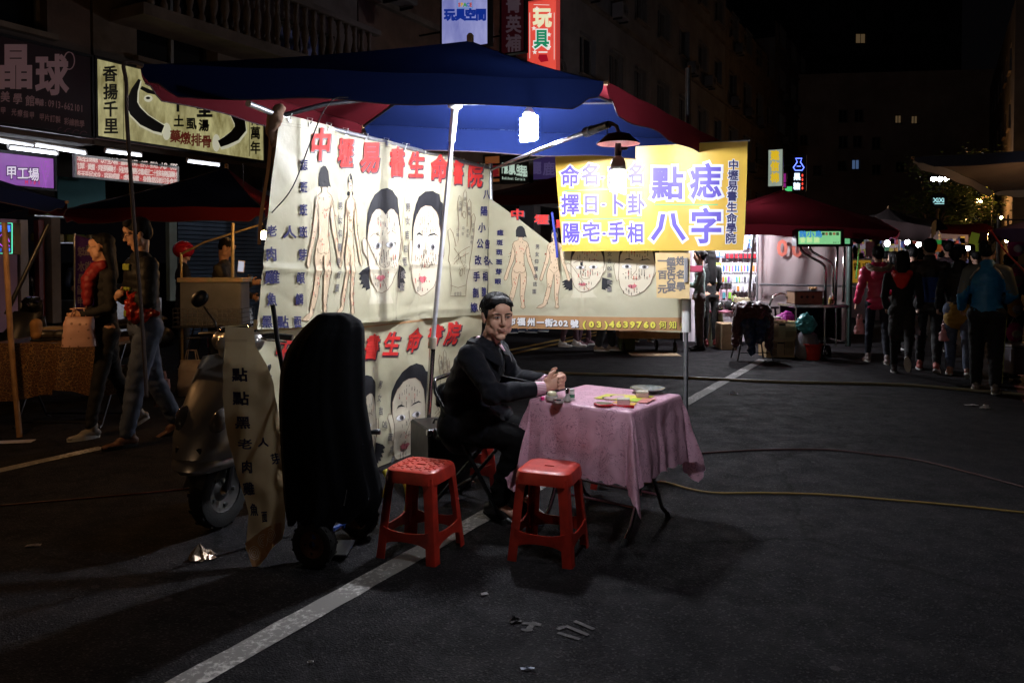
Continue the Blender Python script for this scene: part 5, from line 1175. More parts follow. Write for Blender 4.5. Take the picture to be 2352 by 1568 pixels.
# ================================================================== RED STOOLS
M_stool = mat('red_stool_plastic', (.60,.040,.022), .42, noise_amt=.38, nscale=14, bump=.03, bscale=90, coat=.1)
def make_stool(name, label, loc, rz, group, pattern=True, m=None):
    t = thing(name, label, 'stool', loc, group, rz); m = m or M_stool; h = .435; a, c = .135, .172
    s = MB()
    # seat plate with centre slot: ring grid
    def top(r, k, n=32):
        # superellipse ring
        out = []
        for i in range(n):
            w = 2*pi*i/n+pi/4/8; cx, sx = cos(w), sin(w); q = (abs(cx)**6+abs(sx)**6)**(-1/6); out.append((r*cx*q, r*sx*q))
        return out
    n = 32; rings = [(.016,h-.012,1),(.016,h,1),(.06,h+.001,0),(.10,h+.001,0),(a-.008,h,0),(a,h-.006,0),(a+.006,h-.03,0),(a+.009,h-.062,0)]
    vs = []
    for r, z, sl in rings:
        for (x, y) in top(r, 0, n): vs.append((x*(1.6 if sl else 1), y*(.6 if sl else 1), z))
    fs = [(i*n+j, i*n+(j+1)%n, (i+1)*n+(j+1)%n, (i+1)*n+j) for i in range(len(rings)-1) for j in range(n)]; s.add(vs, fs)
    s.build('seat', m, t, smooth=35, recalc=False)
    if pattern:
        e = MB()
        for i in range(-4,5):
            for j in range(-4,5):
                if abs(i) < 2 and abs(j) < 2: continue
                if (i+j) % 2 == 0: e.box((i*.025, j*.025, h+.0025), (.030,.007,.003), rz=radians(45 if i % 2 else -45))
        e.build('seat_pattern', m, t)
    for sx in (-1,1):
        for sy in (-1,1):
            b = MB(); z1 = h-.03; K = []; N = 8
            for k in range(N+1):
                w = k/N; z = z1*(1-w); d = a-.018+(c-a)*w; wd = .048+.002*w+.018*max(0,1-w*7); th = .006
                # L-shaped leg section: two walls meeting in a rounded corner
                x, y = sx*(d+.012), sy*(d+.012)
                sec = [(x-sx*wd, y), (x-sx*.014, y), (x-sx*.004, y-sy*.004), (x, y-sy*.014), (x, y-sy*wd), (x-sx*th, y-sy*wd), (x-sx*th, y-sy*.016), (x-sx*.016, y-sy*th), (x-sx*wd, y-sy*th)]
                K.append([(p[0], p[1], z) for p in sec])
            m_ = len(K[0]); vs = [p for q in K for p in q]; fs = [(i*m_+j, i*m_+(j+1)%m_, (i+1)*m_+(j+1)%m_, (i+1)*m_+j) for i in range(N) for j in range(m_)] + [tuple(range(m_)), tuple(range(N*m_, (N+1)*m_))]
            b.add(vs, fs); b.build('leg', m, t, smooth=35)
    for k in range(4):
        b = MB(); R = Rz(k*pi/2); z0 = .115; d = a-.018+(c-a)*(1-z0/(h-.03))+.010
        pts = []
        for i in range(13):
            q = i/12*2-1; x = q*(d-.03); arch = .016*(q*q)**1.5; pts.append((x, z0+.022+arch*1.2, z0-.022-arch*1.6))
        for yy in (0, -.006):
            pass
        vs = []
        for x, zt, zb in pts: vs += [R@V((x, -d-.003, zt)), R@V((x, -d-.003, zb)), R@V((x, -d+.005, zb)), R@V((x, -d+.005, zt))]
        fs = [(4*i+j, 4*i+(j+1)%4, 4*(i+1)+(j+1)%4, 4*(i+1)+j) for i in range(12) for j in range(4)]; b.add(vs, fs); b.build('stretcher', m, t, smooth=35)
    return t
GS = 'red plastic stools around the table'
make_stool('plastic_stool', 'red plastic stool with patterned seat standing in front of the black coat and pole', (-.455,3.82,0), radians(-22), GS)
make_stool('plastic_stool', 'red plastic stool directly in front of the pink table', (.185,3.79,0), radians(-20), GS, pattern=False)
make_stool('plastic_stool', 'red stool half hidden behind the pink tablecloth', (.72,4.92,0), radians(-30), GS)
make_stool('plastic_stool', 'red stool in the dark behind the seated man', (-.28,5.0,0), radians(10), GS)
# ================================================================== TABLE AND CLOTH
TX = V((.457,-.325,0)).normalized(); TY = V((.325,.457,0)).normalized(); TC = V((.523,4.243,0)); TRZ = atan2(TX.y, TX.x); TH = .292; TZ = .70
t = thing('folding_table', 'square folding table with bent steel legs under the pink cloth', 'table', TC, rz=TRZ)
b = MB(); b.box((0,0,TZ-.022), (TH*2-.01,TH*2-.01,.03), bev=.008); b.build('tabletop', M_wood, t)
for s in (-1,1):
    b = MB(); y0 = s*.20
    for sx in (-1,1):
        b = MB(); b.tube([(sx*.25, -y0, TZ-.04), (sx*.25, y0*.2, .34), (sx*.25, y0*.95, .08), (sx*.25, y0*1.35, .016)], .012, 10); b.build('leg', M_chrome, t, smooth=True)
        b = MB(); b.tube([(sx*.25, y0*1.28, .03), (sx*.25, y0*1.38, .0)], .015, 10); b.build('foot_cap', M_black, t)
    b = MB(); b.tube([(-.25, y0*.7, .16), (.25, y0*.7, .16)], .009, 8); b.build('crossbar', M_chrome, t)
def tablecloth():
    m = damask('pink_damask_cover', (.80,.47,.60), (.40,.16,.26)); n = 132; c = TH+.375; R0 = .022; vs = []; uvs = []
    def pt(x, y):
        # scalloped hem
        ax, ay = abs(x), abs(y)
        dx, dy = max(0, ax-TH), max(0, ay-TH); r = sqrt(dx*dx+dy*dy); sx = 1 if x >= 0 else -1; sy = 1 if y >= 0 else -1
        if r < 1e-6: return V((x, y, TZ+.001+.0010*sin(x*40)*sin(y*31)))
        th = atan2(dy, dx); corner = min(1, min(dx, dy)/.05)*(1 if dx > 0 and dy > 0 else 0)
        # folds: soft waves on the sides, a hanging cone at each corner
        along = y*sx if dx > dy else x*sy
        wav = .016*sin(along*21+sx*1.3+sy*2)+.010*sin(along*47+sy)
        rho = min(r, R0) + max(0, r-R0)*(.10 + (wav*2.2 if not corner else 0))
        if corner: rho += corner*r*(.10+.15*cos(6*th+ (sx*2+sy)))*.85
        z = TZ - max(0, sqrt(max(0, (r-R0*.4)**2 - (rho-R0)**2))) if r > R0 else TZ-r*r/(2*R0)*.5
        ex, ey = (cos(th), sin(th))
        px, py = sx*(min(ax, TH)+rho*ex), sy*(min(ay, TH)+rho*ey)
        q = V((px*9, py*9, z*6)); d = .010*noise.noise(q)*min(1, r*8) + .006*(abs(noise.noise(q*2.3+V((3,3,3))))**.6)*min(1, r*6)
        return V((px+sx*ex*d, py+sy*ey*d, max(z, .05)))
    for j in range(n+1):
        for i in range(n+1):
            x, y = (i/n*2-1)*c, (j/n*2-1)*c
            if i in (0,n): x += (1 if i else -1)*(.012*abs(sin(y*38))-.006)
            if j in (0,n): y += (1 if j else -1)*(.012*abs(sin(x*38))-.006)
            vs.append(pt(x*1.0, y)+V((0,0,0))); uvs.append((x/.6, y/.6))
    me = bpy.data.meshes.new('tablecloth'); me.from_pydata(vs, [], [(j*(n+1)+i, j*(n+1)+i+1, (j+1)*(n+1)+i+1, (j+1)*(n+1)+i) for j in range(n) for i in range(n)])
    uv = me.uv_layers.new(name='UVMap')
    for lp in me.loops: uv.data[lp.index].uv = uvs[lp.vertex_index]
    me.materials.append(m); me.polygons.foreach_set('use_smooth', [True]*len(me.polygons)); o = bpy.data.objects.new('tablecloth', me); C.objects.link(o)
    o.location = TC; o.rotation_euler.z = TRZ; tag(o, 'pink embossed cloth with scalloped hem draped over the folding table', 'tablecloth')
tablecloth()
ZT = TZ+.004
def tp(u, v): return gnd(u, v, ZT)
M_red_gl = mat('glossy_red_plastic', (.45,.015,.02), .2); M_clear = mat('clear_plastic', (.75,.74,.70), .12, trans=.5, spec=.6); M_tin = mat('silver_tin', (.6,.6,.6), .2, 1.)
# hand mirror
a, c_ = tp(1386,931), tp(1456,937); t = thing('hand_mirror', 'red hand mirror lying at the near edge of the pink table', 'mirror', a); d = (c_-a); d.z = 0; L = d.length; d.normalize(); rz = atan2(d.y, d.x); t.rotation_euler.z = rz
b = MB(); b.lathe([(.042,0),(.045,.004),(.045,.010),(.040,.012)], (0,0,.0), 32, ax=1.15); b.build('frame', M_red_gl, t, smooth=40)
b = MB(); b.lathe([(.036,.0122),(.036,.0135)], (0,0,0), 32, ax=1.15); b.build('mirror_glass', mat('mirror_glass', (.75,.75,.75), .03, 1.), t)
b = MB(); b.tube([(.048,0,.006),(.07,0,.006),(L,0,.006)], [.006,.0045,.0075], 10); b.build('handle', M_red_gl, t, smooth=True)
# mole chart cards
def card(label, pts, m, z=ZT, art=None):
    P4 = [gnd(*p, z) for p in pts]; c = sum(P4, V((0,0,0)))/4; c.z = z; t = thing('card', label, 'card', c, 'cards on the pink table'); b = MB()
    vs = [p-c for p in P4]+[p-c+V((0,0,.002)) for p in P4]; b.add(vs, [(3,2,1,0),(4,5,6,7),(0,1,5,4),(1,2,6,5),(2,3,7,6),(3,0,4,7)]); b.build('sheet', m, t); return t, c
CI = lambda x, y: ((1280+x*.15306)*.9408, (900+y*.15306)*.9408)
M_cy = mat('card_yellow', (.70,.66,.06), .35, noise_amt=.1, nscale=30)
t, c = card('laminated yellow card with two pink faces lying in the middle of the table', [CI(1110,470),CI(1310,405),CI(2080,440),CI(1800,530)], M_cy)
A = Art()
for x, y in ((1370,462),(1500,438)): A.oval('ink', *CI(x-60,y), 11, 2.6); A.oval('lip2', *CI(x,y+2), 15, 2.9)
A.poly('green2', [CI(1690,500),CI(1740,470),CI(1880,480),CI(1790,522)])
A.build(lambda x, y, f: gnd(x, y, ZT+.002+f)-c, {'ink': M_ink, 'lip2': mat('card_pink', (.6,.35,.45), .4), 'green2': mat('card_green', (.4,.62,.05), .4)}, t, lift=.0006, step=.0005, names={'ink': 'printed_hair', 'lip2': 'printed_face', 'green2': 'printed_patch'})
card('flat pink card beside the yellow card', [CI(1800,535),CI(1890,478),CI(2110,472),CI(1960,548)], mat('card_salmon', (.62,.22,.20), .4), ZT+.003)
card('orange yellow card under the near pale box', [CI(1400,540),CI(1480,520),CI(1800,555),CI(1740,590)], mat('card_orange', (.75,.42,.05), .4), ZT)
def smallbox(label, u, v, d, m, rz):
    p = tp(u, v); t = thing('small_box', label, 'box', p, 'small pale boxes on the table', rz); b = MB(); b.box((0,0,d[2]*.35), (d[0],d[1],d[2]*.7), bev=.003); b.build('tray', m, t); b = MB(); b.box((0,0,d[2]*.86), (d[0]*1.02,d[1]*1.02,d[2]*.28), bev=.003); b.build('lid', mat('frosted_lid', (.72,.66,.58), .25), t)
smallbox('pale box with a frosted lid nearest the hand mirror', *CI(1580,572), (.066,.045,.034), mat('pale_pink_plastic', (.68,.42,.40), .3), TRZ+.5)
smallbox('pale box with a frosted lid at the far side of the yellow card', *CI(1880,456), (.066,.045,.036), MATS['pale_pink_plastic'], TRZ+.5)
p = tp(*CI(1965,372)); t = thing('glass_dish', 'shallow iridescent glass dish at the far corner of the table', 'dish', p); b = MB(); b.lathe([(.035,0),(.075,.012),(.098,.022),(.099,.026),(.074,.017),(.03,.006)], (0,0,0), 36); b.build('bowl', mat('tinted_glass_dish', (.28,.33,.30), .1, .4, noise_amt=.5, nscale=40), t, smooth=40)
b = MB(); b.lathe([(.020,-.001),(.036,-.001),(.036,.003),(.02,.003)], (0,0,0), 24); b.build('foot_ring', M_clear, t)
# jars on the left end of the table
def jar(label, name, u, v, body, lid, mb_, ml, cat='jar', extra=None):
    p = tp(u, v); t = thing(name, label, cat, p, 'jars beside the clasped hands'); b = MB(); b.lathe(body, (0,0,0), 24); b.build('body', mb_, t, smooth=40)
    b = MB(); b.lathe(lid, (0,0,0), 24); b.build('lid', ml, t, smooth=40); return t
jar('round clear jar with a cream domed lid beside the cuff', 'jar', *CI(440,500), [(.030,0),(.034,.004),(.034,.022),(.030,.026)], [(.024,.026),(.026,.030),(.025,.040),(.020,.046),(.01,.048)], M_clear, mat('cream_lid', (.72,.66,.44), .3))
jar('small flat round tin at the table edge', 'tin', *CI(545,538), [(.027,0),(.028,.002),(.028,.014)], [(.0285,.014),(.029,.016),(.029,.022),(.024,.023)], M_clear, M_tin, 'tin')
jar('bright pink bottle cap lying near the cuff', 'cap', *CI(290,495), [(.010,0),(.010,.012)], [(.0105,.012),(.0105,.016)], mat('hot_pink_plastic', (.85,.05,.28), .3), MATS['hot_pink_plastic'], 'cap')
jar('silver topped glass bottle in front of the hands', 'bottle', *CI(690,530), [(.013,0),(.022,.006),(.020,.020),(.011,.034),(.010,.046)], [(.012,.046),(.013,.05),(.013,.072),(.010,.074)], M_clear, M_tin, 'bottle')
t = jar('small white medicine bottle with a green printed label behind the silver bottle', 'bottle', *CI(758,490), [(.015,0),(.016,.003),(.016,.040),(.012,.044)], [(.0145,.044),(.0145,.056),(.013,.058)], mat('white_bottle', (.68,.66,.62), .3), M_white_plastic, 'bottle')
b = MB(); b.lathe([(.0163,.012),(.0163,.030)], (0,0,0), 24, ax=1.0); o = b.build('label', mat('label_green', (.03,.16,.08), .5), t)
t = jar('tiny clear dish beside the silver topped bottle', 'dish', *CI(650,505), [(.012,0),(.018,.008),(.019,.011)], [(.019,.011),(.016,.0115)], M_clear, M_tin, 'dish')

# ================================================================== FOLDING CHAIR
HF = V((.9,-.43,0)).normalized(); HR = V((HF.y, -HF.x, 0)); MRZ = atan2(-HF.x, HF.y)   # forward and right of the seated man
CC_ = V((-.17,4.48,0)); t = thing('folding_chair', 'black folding chair under the seated man', 'chair', CC_, rz=MRZ)
M_chair = mat('black_enamel', (.012,.012,.013), .25, .3, noise_amt=.2, nscale=15)
b = MB(); b.box((0,-.02,.435), (.40,.37,.03), bev=.012); b.build('seat', M_chair, t)
def curve_panel(w, z0, z1, y, th, cur):
    b = MB(); n = 12; vs = []
    for i in range(n+1):
        x = (i/n-.5)*w; yy = y - cur*(1-(2*i/n-1)**2); k = .012*(abs(2*i/n-1)**6)
        vs += [V((x,yy,z0+k*2)), V((x,yy+th,z0+k*2)), V((x,yy+th,z1-k*2)), V((x,yy,z1-k*2))]
    b.add(vs, [(4*i+j, 4*i+(j+1)%4, 4*(i+1)+(j+1)%4, 4*(i+1)+j) for i in range(n) for j in range(4)] + [(0,1,2,3),(4*n,4*n+1,4*n+2,4*n+3)]); return b
curve_panel(.40, .60, .735, -.20, .012, .03).build('backrest', M_chair, t, smooth=30)
b = MB(); b.tube([(-.205,.235,.012),(-.205,-.10,.55),(-.205,-.20,.70),(-.19,-.215,.745),(-.15,-.235,.765),(0,-.245,.768),(.15,-.235,.765),(.19,-.215,.745),(.205,-.20,.70),(.205,-.10,.55),(.205,.235,.012)], .0125, 10); b.build('front_frame', M_chair, t, smooth=True)
b = MB(); b.tube([(-.18,-.26,.012),(-.18,.10,.42),(.18,.10,.42),(.18,-.26,.012)], .0115, 10); b.tube([(-.18,-.17,.11),(.18,-.17,.11)], .009, 8); b.build('rear_frame', M_chair, t, smooth=30)
b = MB()
for x, y in ((-.205,.235),(.205,.235),(-.18,-.26),(.18,-.26)): b.tube([(x,y,0),(x,y,.03)], .016, 10)
b.build('foot_cap', M_rubber, t)

# ================================================================== THE SEATED MAN
def seated_man():
    base = V((-.30,4.45,0)); Ri = Rz(-MRZ)
    def l(x, y, z): return Ri@(V((x,y,z))-base)
    J = {}; J['pel'] = l(-.27,4.45,.52); J['waist'] = l(-.255,4.44,.68); J['chest'] = l(-.19,4.41,.84); J['neck'] = l(-.145,4.395,.985)
    J['sh'] = [l(-.087,4.545,.925), l(-.235,4.250,.925)]; J['el'] = [l(.005,4.62,.745), l(-.105,4.11,.735)]; J['wr'] = [l(.205,4.375,.765), l(.185,4.215,.755)]
    J['hip'] = [l(-.235,4.53,.50), l(-.315,4.369,.50)]; J['kn'] = [l(.11,4.37,.475), l(.045,4.20,.475)]; J['an'] = [l(.04,4.44,.085), l(-.075,4.27,.085)]
    J['hd'] = l(-.082,4.345,1.135)
    yaw = atan2(-.42, -.91)   # face direction in the world: towards the camera and to the right
    fdir = V((.36,-.93,-.03)).normalized(); rz = atan2(-fdir.x, fdir.y) - MRZ
    R = Rz(rz)@Rx(radians(-5)); J['hr'] = R
    J['toe'] = [V((.05,1,0)).normalized(), V((-.05,1,0)).normalized()]; J['toedrop'] = [12, 18]
    t = thing('person', 'seated man in a dark coat with clasped hands looking at the camera', 'person', base, rz=MRZ)
    hd = J['hd']; b = MB(); head_shape(b, hd, R, 1.07); b.cap(J['neck']-V((0,0,.04)), hd+R@V((0,-.015,-.055)), .058, .054)
    b.cap(J['waist'], J['chest'], .11, .12, sq=.7, up=(0,1,0)); b.cap(J['pel'], J['waist'], .11, .11)
    for i in range(2):
        b.cap(J['chest']+V((0,0,.05)), J['sh'][i], .06, .045); b.cap(J['sh'][i], J['el'][i], .042, .036); b.cap(J['el'][i], J['wr'][i], .036, .024)
        b.cap(J['pel'], J['hip'][i], .09, .08); b.cap(J['hip'][i], J['kn'][i], .072, .05); b.cap(J['kn'][i], J['an'][i], .048, .033); b.cap(J['an'][i], J['an'][i]+J['toe'][i]*.08+V((0,0,-.04)), .03, .024)
    # clasped hands: near (right) hand shows its back, the far hand closes round it from behind
    wr, wl = J['wr'][1], J['wr'][0]
    W = lambda v: Ri@V(v)
    hand_shape(b, wr, W((.90,.22,.30)), W((-.22,1,.0)), 1, curl=26, r=.0088, k=1.05, thumb=.6)
    hand_shape(b, wl+W((.0,-.055,.012)), W((.86,-.30,.22)), W((-.3,-1,0)), -1, curl=52, r=.0088, k=1.0, thumb=1.6)
    # finger tips of the far hand folded over the back of the near one
    kn = wr+W((.90,.22,.30)).normalized()*.088
    for q in range(4):
        a0 = kn+W((.018-.002*q,.035,.030-.020*q)); a1 = kn+W((.020,.002,.032-.021*q)); a2 = kn+W((-.010,-.030,.028-.020*q))
        b.cap(a0, a1, .0088, .0088, n=8, k=2); b.cap(a1, a2, .0088, .0080, n=8, k=2)
    skin('body', b, .0042, mat('skin_rosy', (.62,.35,.25), .48, noise_amt=.10, nscale=30, spec=.4, bump=.06, bscale=220), t, 2)  # rosier, more saturated skin tone
    face_parts(t, hd+R@V((0,.0035,0)), R, 1.06)
    b = MB()
    for s in (-1,1): b.tube([hd+R@V((s*(.030+dx),.0835+.0025-abs(dx)*.25,.0175-abs(dx)*.25)) for dx in (-.016,-.008,0,.008,.017)], .0022, 6)
    b.build('eye_crease', mat('skin_crease', (.30,.16,.12), .6), t, smooth=True)
    b = MB(); hair_shape(b, hd, R, 'main')
    def hd_disp(co, n):
        q = R.transposed()@(co-hd); return .0022*noise.noise(V((q.x*55+q.y*30, q.y*14, q.z*16))) + .0008*noise.noise(q*120)
    skin('hair', b, .0048, M_hair, t, 1, hd_disp)
    b = MB(); rs = random.Random(9); c0 = hd+R@V((0,-.021,.042))
    for i in range(520):
        ph = rs.uniform(0, 2*pi); th0 = rs.uniform(.05, 1.25); ln = rs.uniform(.35,.7); dr = rs.uniform(.1,.5); lim = 1.72 if sin(ph) < .15 else (1.0 if sin(ph) > .6 else 1.35); pts = []
        for q in range(5):
            th = min(lim, th0+ln*q/4); p_ = ph+dr*q/4; k = 1.03+.035*sin(q*.9)+rs.uniform(-.006,.012); pts.append(c0+R@V((.090*sin(th)*cos(p_)*k, .104*sin(th)*sin(p_)*k, .089*cos(th)*k+(.004 if th < .9 else 0))))
        b.tube(pts, [.0022,.0022,.0019,.0013,.0005], 4, cap=False)
    b.build('hair_strands', M_hair, t, smooth=True)['kind'] = 'stuff'
    M_coat = mat('charcoal_coat_wool', (.0055,.0065,.011), .9, spec=.2, noise_amt=.25, nscale=40, sheen=.08, bump=.12, bscale=300)
    j = MB(); p, w, c = J['pel'], J['waist'], J['chest']; up = (J['neck']-w).normalized()
    j.cap(p+V((0,-.005,-.03)), w, .168, .160, sq=.92, up=(0,1,0), n=20); j.cap(w, c, .160, .172, sq=.84, up=(0,1,0), n=20); j.cap(c-up*.01, c+up*.085, .178, .125, sq=.78, up=(0,1,0), n=20)
    j.cap(J['neck']-up*.06, J['neck']-up*.012, .095, .075, sq=.9, up=(0,1,0), n=16)
    for i in range(2):
        j.cap(c+up*.09, J['sh'][i]+V((0,0,-.012)), .078, .070, n=16); j.cap(J['sh'][i], J['el'][i], .067, .058, n=16); j.cap(J['el'][i], J['el'][i].lerp(J['wr'][i], .86), .061, .044, n=16)
        j.cap(p, J['hip'][i].lerp(J['kn'][i], .30)+V((0,0,.015)), .135, .105, n=16)
        j.cap(p+V((.05*(-1,1)[i],-.03,-.02)), p+V((.085*(-1,1)[i],.15,.0)), .125, .118, n=16)
    def coatd(co, n):
        v = .0
        for e, s_ in ((J['el'][0],1.),(J['el'][1],1.),(J['pel'],.8)):
            d = (co-e).length
            if d < .17: v += .007*s_*sin(d*120+5*noise.noise(co*16))*(1-d/.17)
        q = noise.noise(V((co.x*6+3, co.y*6, co.z*13))); return v + .006*(1-abs(q)*2.6) - .002 + .0018*noise.noise(co*40)
    jo = skin('coat', j, .0105, M_coat, t, 3, coatd)
    # collar lapels, front edge and buttons follow the coat surface
    dg = bpy.context.evaluated_depsgraph_get()
    def onfront(x, zf, off=.004):
        """point on the coat front; x sideways, zf 0 waist .. 1 neck"""
        c0 = p.lerp(J['neck'], zf); o0 = c0+V((x, .5, 0)); ok, hp, nn, _ = jo.ray_cast(o0, V((0,-1,0))); 
        return (hp+nn*off, nn) if ok else (c0+V((x,.15,0)), V((0,1,0)))
    dg.update()
    b = MB(); vs = []
    for i in range(15):
        zf = .05+.86*i/14; a, n1 = onfront(.012, zf, .003); c2, n2 = onfront(-.022, zf, .006); vs += [a, c2, c2-n2*.008, a-n1*.008]
    b.add(vs, [(4*i+k, 4*i+(k+1)%4, 4*(i+1)+(k+1)%4, 4*(i+1)+k) for i in range(14) for k in range(4)]+[(0,1,2,3),(56,57,58,59)]); b.build('coat_front_edge', M_coat, t, smooth=30)
    for zf in (.25,.45,.65,.82):
        q, nn = onfront(-.035, zf, .004); b = MB(); b.tube([q-nn*.003, q+nn*.003], .010, 12); b.build('button', M_black, t)
    nk = J['neck']
    for s in (-1,1):
        pts = [nk+V((s*.0,-.085,.030)), nk+V((s*.055,-.070,.030)), nk+V((s*.082,-.015,.020)), nk+V((s*.080,.035,.0)), nk+V((s*.052,.078,-.028)), nk+V((s*.020,.100,-.060))]
        out = [nk+V((s*.0,-.125,-.030)), nk+V((s*.085,-.105,-.030)), nk+V((s*.122,-.020,-.035)), nk+V((s*.125,.052,-.060)), nk+V((s*.105,.110,-.098)), nk+V((s*.062,.132,-.118))]
        b = MB(); vs = []
        for a, c2 in zip(pts, out):
            m_ = a.lerp(c2, .5)+V((s*.010,.004,.014)); dn = V((0,0,-.007)); vs += [a, m_, c2, c2+dn, m_+dn, a+dn]
        b.add(vs, [(6*i+k, 6*i+(k+1)%6, 6*(i+1)+(k+1)%6, 6*(i+1)+k) for i in range(5) for k in range(6)]+[tuple(range(6)), tuple(range(30,36))]); b.build('coat_collar', M_coat, t, smooth=40)
    M_shirt = bpy.data.materials.new('pink_striped_shirt'); M_shirt.use_nodes = True; nt = M_shirt.node_tree; tc = nt.nodes.new('ShaderNodeTexCoord'); wv = nt.nodes.new('ShaderNodeTexWave'); wv.inputs['Scale'].default_value = 38; wv.bands_direction = 'Z'
    cr = nt.nodes.new('ShaderNodeValToRGB'); cr.color_ramp.elements[0].color = (.55,.16,.30,1); cr.color_ramp.elements[1].color = (.74,.60,.66,1); cr.color_ramp.elements[0].position = .25; cr.color_ramp.elements[1].position = .55
    nt.links.new(tc.outputs['Object'], wv.inputs['Vector']); nt.links.new(wv.outputs['Fac'], cr.inputs['Fac']); nt.links.new(cr.outputs['Color'], nt.nodes['Principled BSDF'].inputs['Base Color'])
    b = MB()
    for i in range(2):
        e, w_ = J['el'][i], J['wr'][i]; b.tube([e.lerp(w_, .80), e.lerp(w_, .97)], [.041,.036], 20); 
    b.build('shirt_cuff', M_shirt, t, smooth=40)
    b = MB(); b.cap(nk+V((.0,.075,.0)), nk+V((.0,.112,-.040)), .020, .007, sq=.5, up=(0,1,0)); b.build('shirt_front', M_shirt, t, smooth=True)
    b = MB(); b.tube([nk+V((.045*cos(a),.055*sin(a)+.005,.022-.030*max(0,sin(a)))) for a in [pi*k/8 for k in range(-3,12)]], .016, 8); b.build('shirt_collar', M_shirt, t, smooth=True)
    q = MB()
    for i in range(2):
        q.cap(p, J['hip'][i], .12, .11, n=14); q.cap(J['hip'][i], J['kn'][i], .098, .076, n=14); q.cap(J['kn'][i], J['an'][i]+V((0,0,.04)), .076, .060, n=14)
    skin('trousers', q, .012, mat('black_trousers', (.004,.004,.005), .9, spec=.15, noise_amt=.2, nscale=20), t, 2, cloth_disp(4,.009,8,16))
    Ms = mat('black_leather', (.012,.011,.011), .28)
    for i in range(2): shoe(t, J['an'][i], J['toe'][i], Ms, M_rubber, J['toedrop'][i])
seated_man()

# ================================================================== BLACK CASE, YELLOW STRAP
p = gnd(1010,1100); p = V((at(1012,600,4.95).x,4.95,0)); t = thing('equipment_case', 'black case with silver corner plates standing behind the folding chair', 'case', p, rz=.45)
b = MB(); b.box((0,0,.21), (.30,.36,.40), bev=.012); b.build('body', M_black, t)
b = MB()
for i in range(5): b.box((-.11+i*.055,-.184,.385), (.014,.006,.055), bev=.002)
for x in (-.145,.145):
    for z in (.03,.39): b.box((x,-.176,z), (.03,.03,.04), bev=.004)
b.build('corner_plate', M_tin, t)
b = MB(); b.tube([(-.06,-.02,.41),(-.05,-.02,.435),(.05,-.02,.435),(.06,-.02,.41)], .008, 8); b.build('handle', M_black, t, smooth=True)
cord('yellow webbing strap hanging behind the left red stool', [at(905,1092,4.2), at(925,1100,4.2), at(936,1130,4.2), at(934,1170,4.2), at(918,1205,4.15)], .014, mat('yellow_webbing', (.62,.50,.05), .7), 'strap', 'strap')
cord('yellow cloth corner sticking out between the black coat and the left stool', [at(884,1080,4.1), at(892,1098,4.08), at(890,1120,4.05), at(882,1140,4.05)], .018, MATS['yellow_webbing'], 'cloth', 'cloth')

# ================================================================== HAND TRUCK WITH BLACK COAT
def wheel(parent, c, ax, r, w, mt=None, mr=None, spokes=0, name='wheel'):
    c = V(c); ax = V(ax).normalized(); q = ax.orthogonal().normalized(); M = Matrix((q, ax.cross(q), ax)).transposed()
    b = MB(); prof = [(r*.62,-w*.42),(r*.80,-w*.5),(r*.95,-w*.42),(r,-w*.2),(r,w*.2),(r*.95,w*.42),(r*.80,w*.5),(r*.62,w*.42),(r*.62,-w*.42)]; b.lathe(prof, c, 28, M=M, cap=False); 
    for i in range(28):
        a = 2*pi*i/28; b.box(c+M@V((r*.99*cos(a), r*.99*sin(a), (i%2-.5)*w*.4)), (r*.05,r*.10,w*.35), M=M@Rz(a))
    o = b.build(name, mt or M_rubber, parent, smooth=40)
    b = MB(); b.lathe([(r*.60,-w*.35),(r*.55,-w*.30),(r*.30,-w*.12),(r*.15,-w*.3),(r*.15,w*.3),(r*.30,w*.12),(r*.55,w*.30),(r*.60,w*.35)], c, 20, M=M, cap=False)
    for i in range(5): a = 2*pi*i/5; b.tube([c+M@V((r*.42*cos(a), r*.42*sin(a), -w*.34)), c+M@V((r*.42*cos(a), r*.42*sin(a), w*.34))], r*.05, 6)
    b.build('rim', mr or M_chrome, o, smooth=40); return o
W1 = at(718,600,3.62); W2 = at(820,600,4.02); W1.z = W2.z = .11; o = (W1+W2)/2; o.z = 0; axd = (W2-W1).normalized(); bk = V((axd.y,-axd.x,0))
t = thing('hand_truck', 'blue two wheeled hand truck under the black coat', 'hand truck', o)
wheel(t, W1-o+V((0,0,.0)), axd, .11, .07, mr=mat('rusty_rim', (.10,.045,.03), .6, .5)); wheel(t, W2-o, axd, .11, .07, mr=MATS['rusty_rim'])
M_bluepaint = mat('blue_painted_steel', (.02,.06,.28), .4, .2, noise_amt=.3, nscale=20)
b = MB(); b.tube([W1-o, W2-o], .012, 8); b.build('axle', M_chrome, t)
Cc = at(752,600,3.74); Cc.z = 0
for s in (-1,1):
    b = MB(); q = Cc-o; b.tube([q+axd*.13*s+V((0,0,.10)), q+axd*.13*s+V((0,0,1.08))], .013, 8); b.build('upright', M_bluepaint, t)
b = MB()
for z in (.12,.45,.8,1.08): b.tube([Cc-o+axd*.13+V((0,0,z)), Cc-o-axd*.13+V((0,0,z))], .012, 8)
b.build('crosspiece', M_bluepaint, t)
b = MB(); b.box(Cc-o+V((0,.03,.03)), (.20,.20,.012), rz=atan2(axd.y,axd.x)-pi/2+.3, bev=.003); b.build('toe_plate', M_darksteel, t)
b = MB(); b.tube([(W1-o)+V((0,0,0)), Cc-o+V((0,0,.12))], .012, 8); b.tube([(W2-o), Cc-o+V((0,0,.12))], .012, 8); b.build('strut', M_bluepaint, t)
q = at(852,992,3.72)-o; b = MB(); b.tube([Cc-o+V((0,0,q.z)), q, q+V((.045,-.01,.004))], [.011,.011,.014], 10); b.build('side_grip', M_black, t, smooth=True)
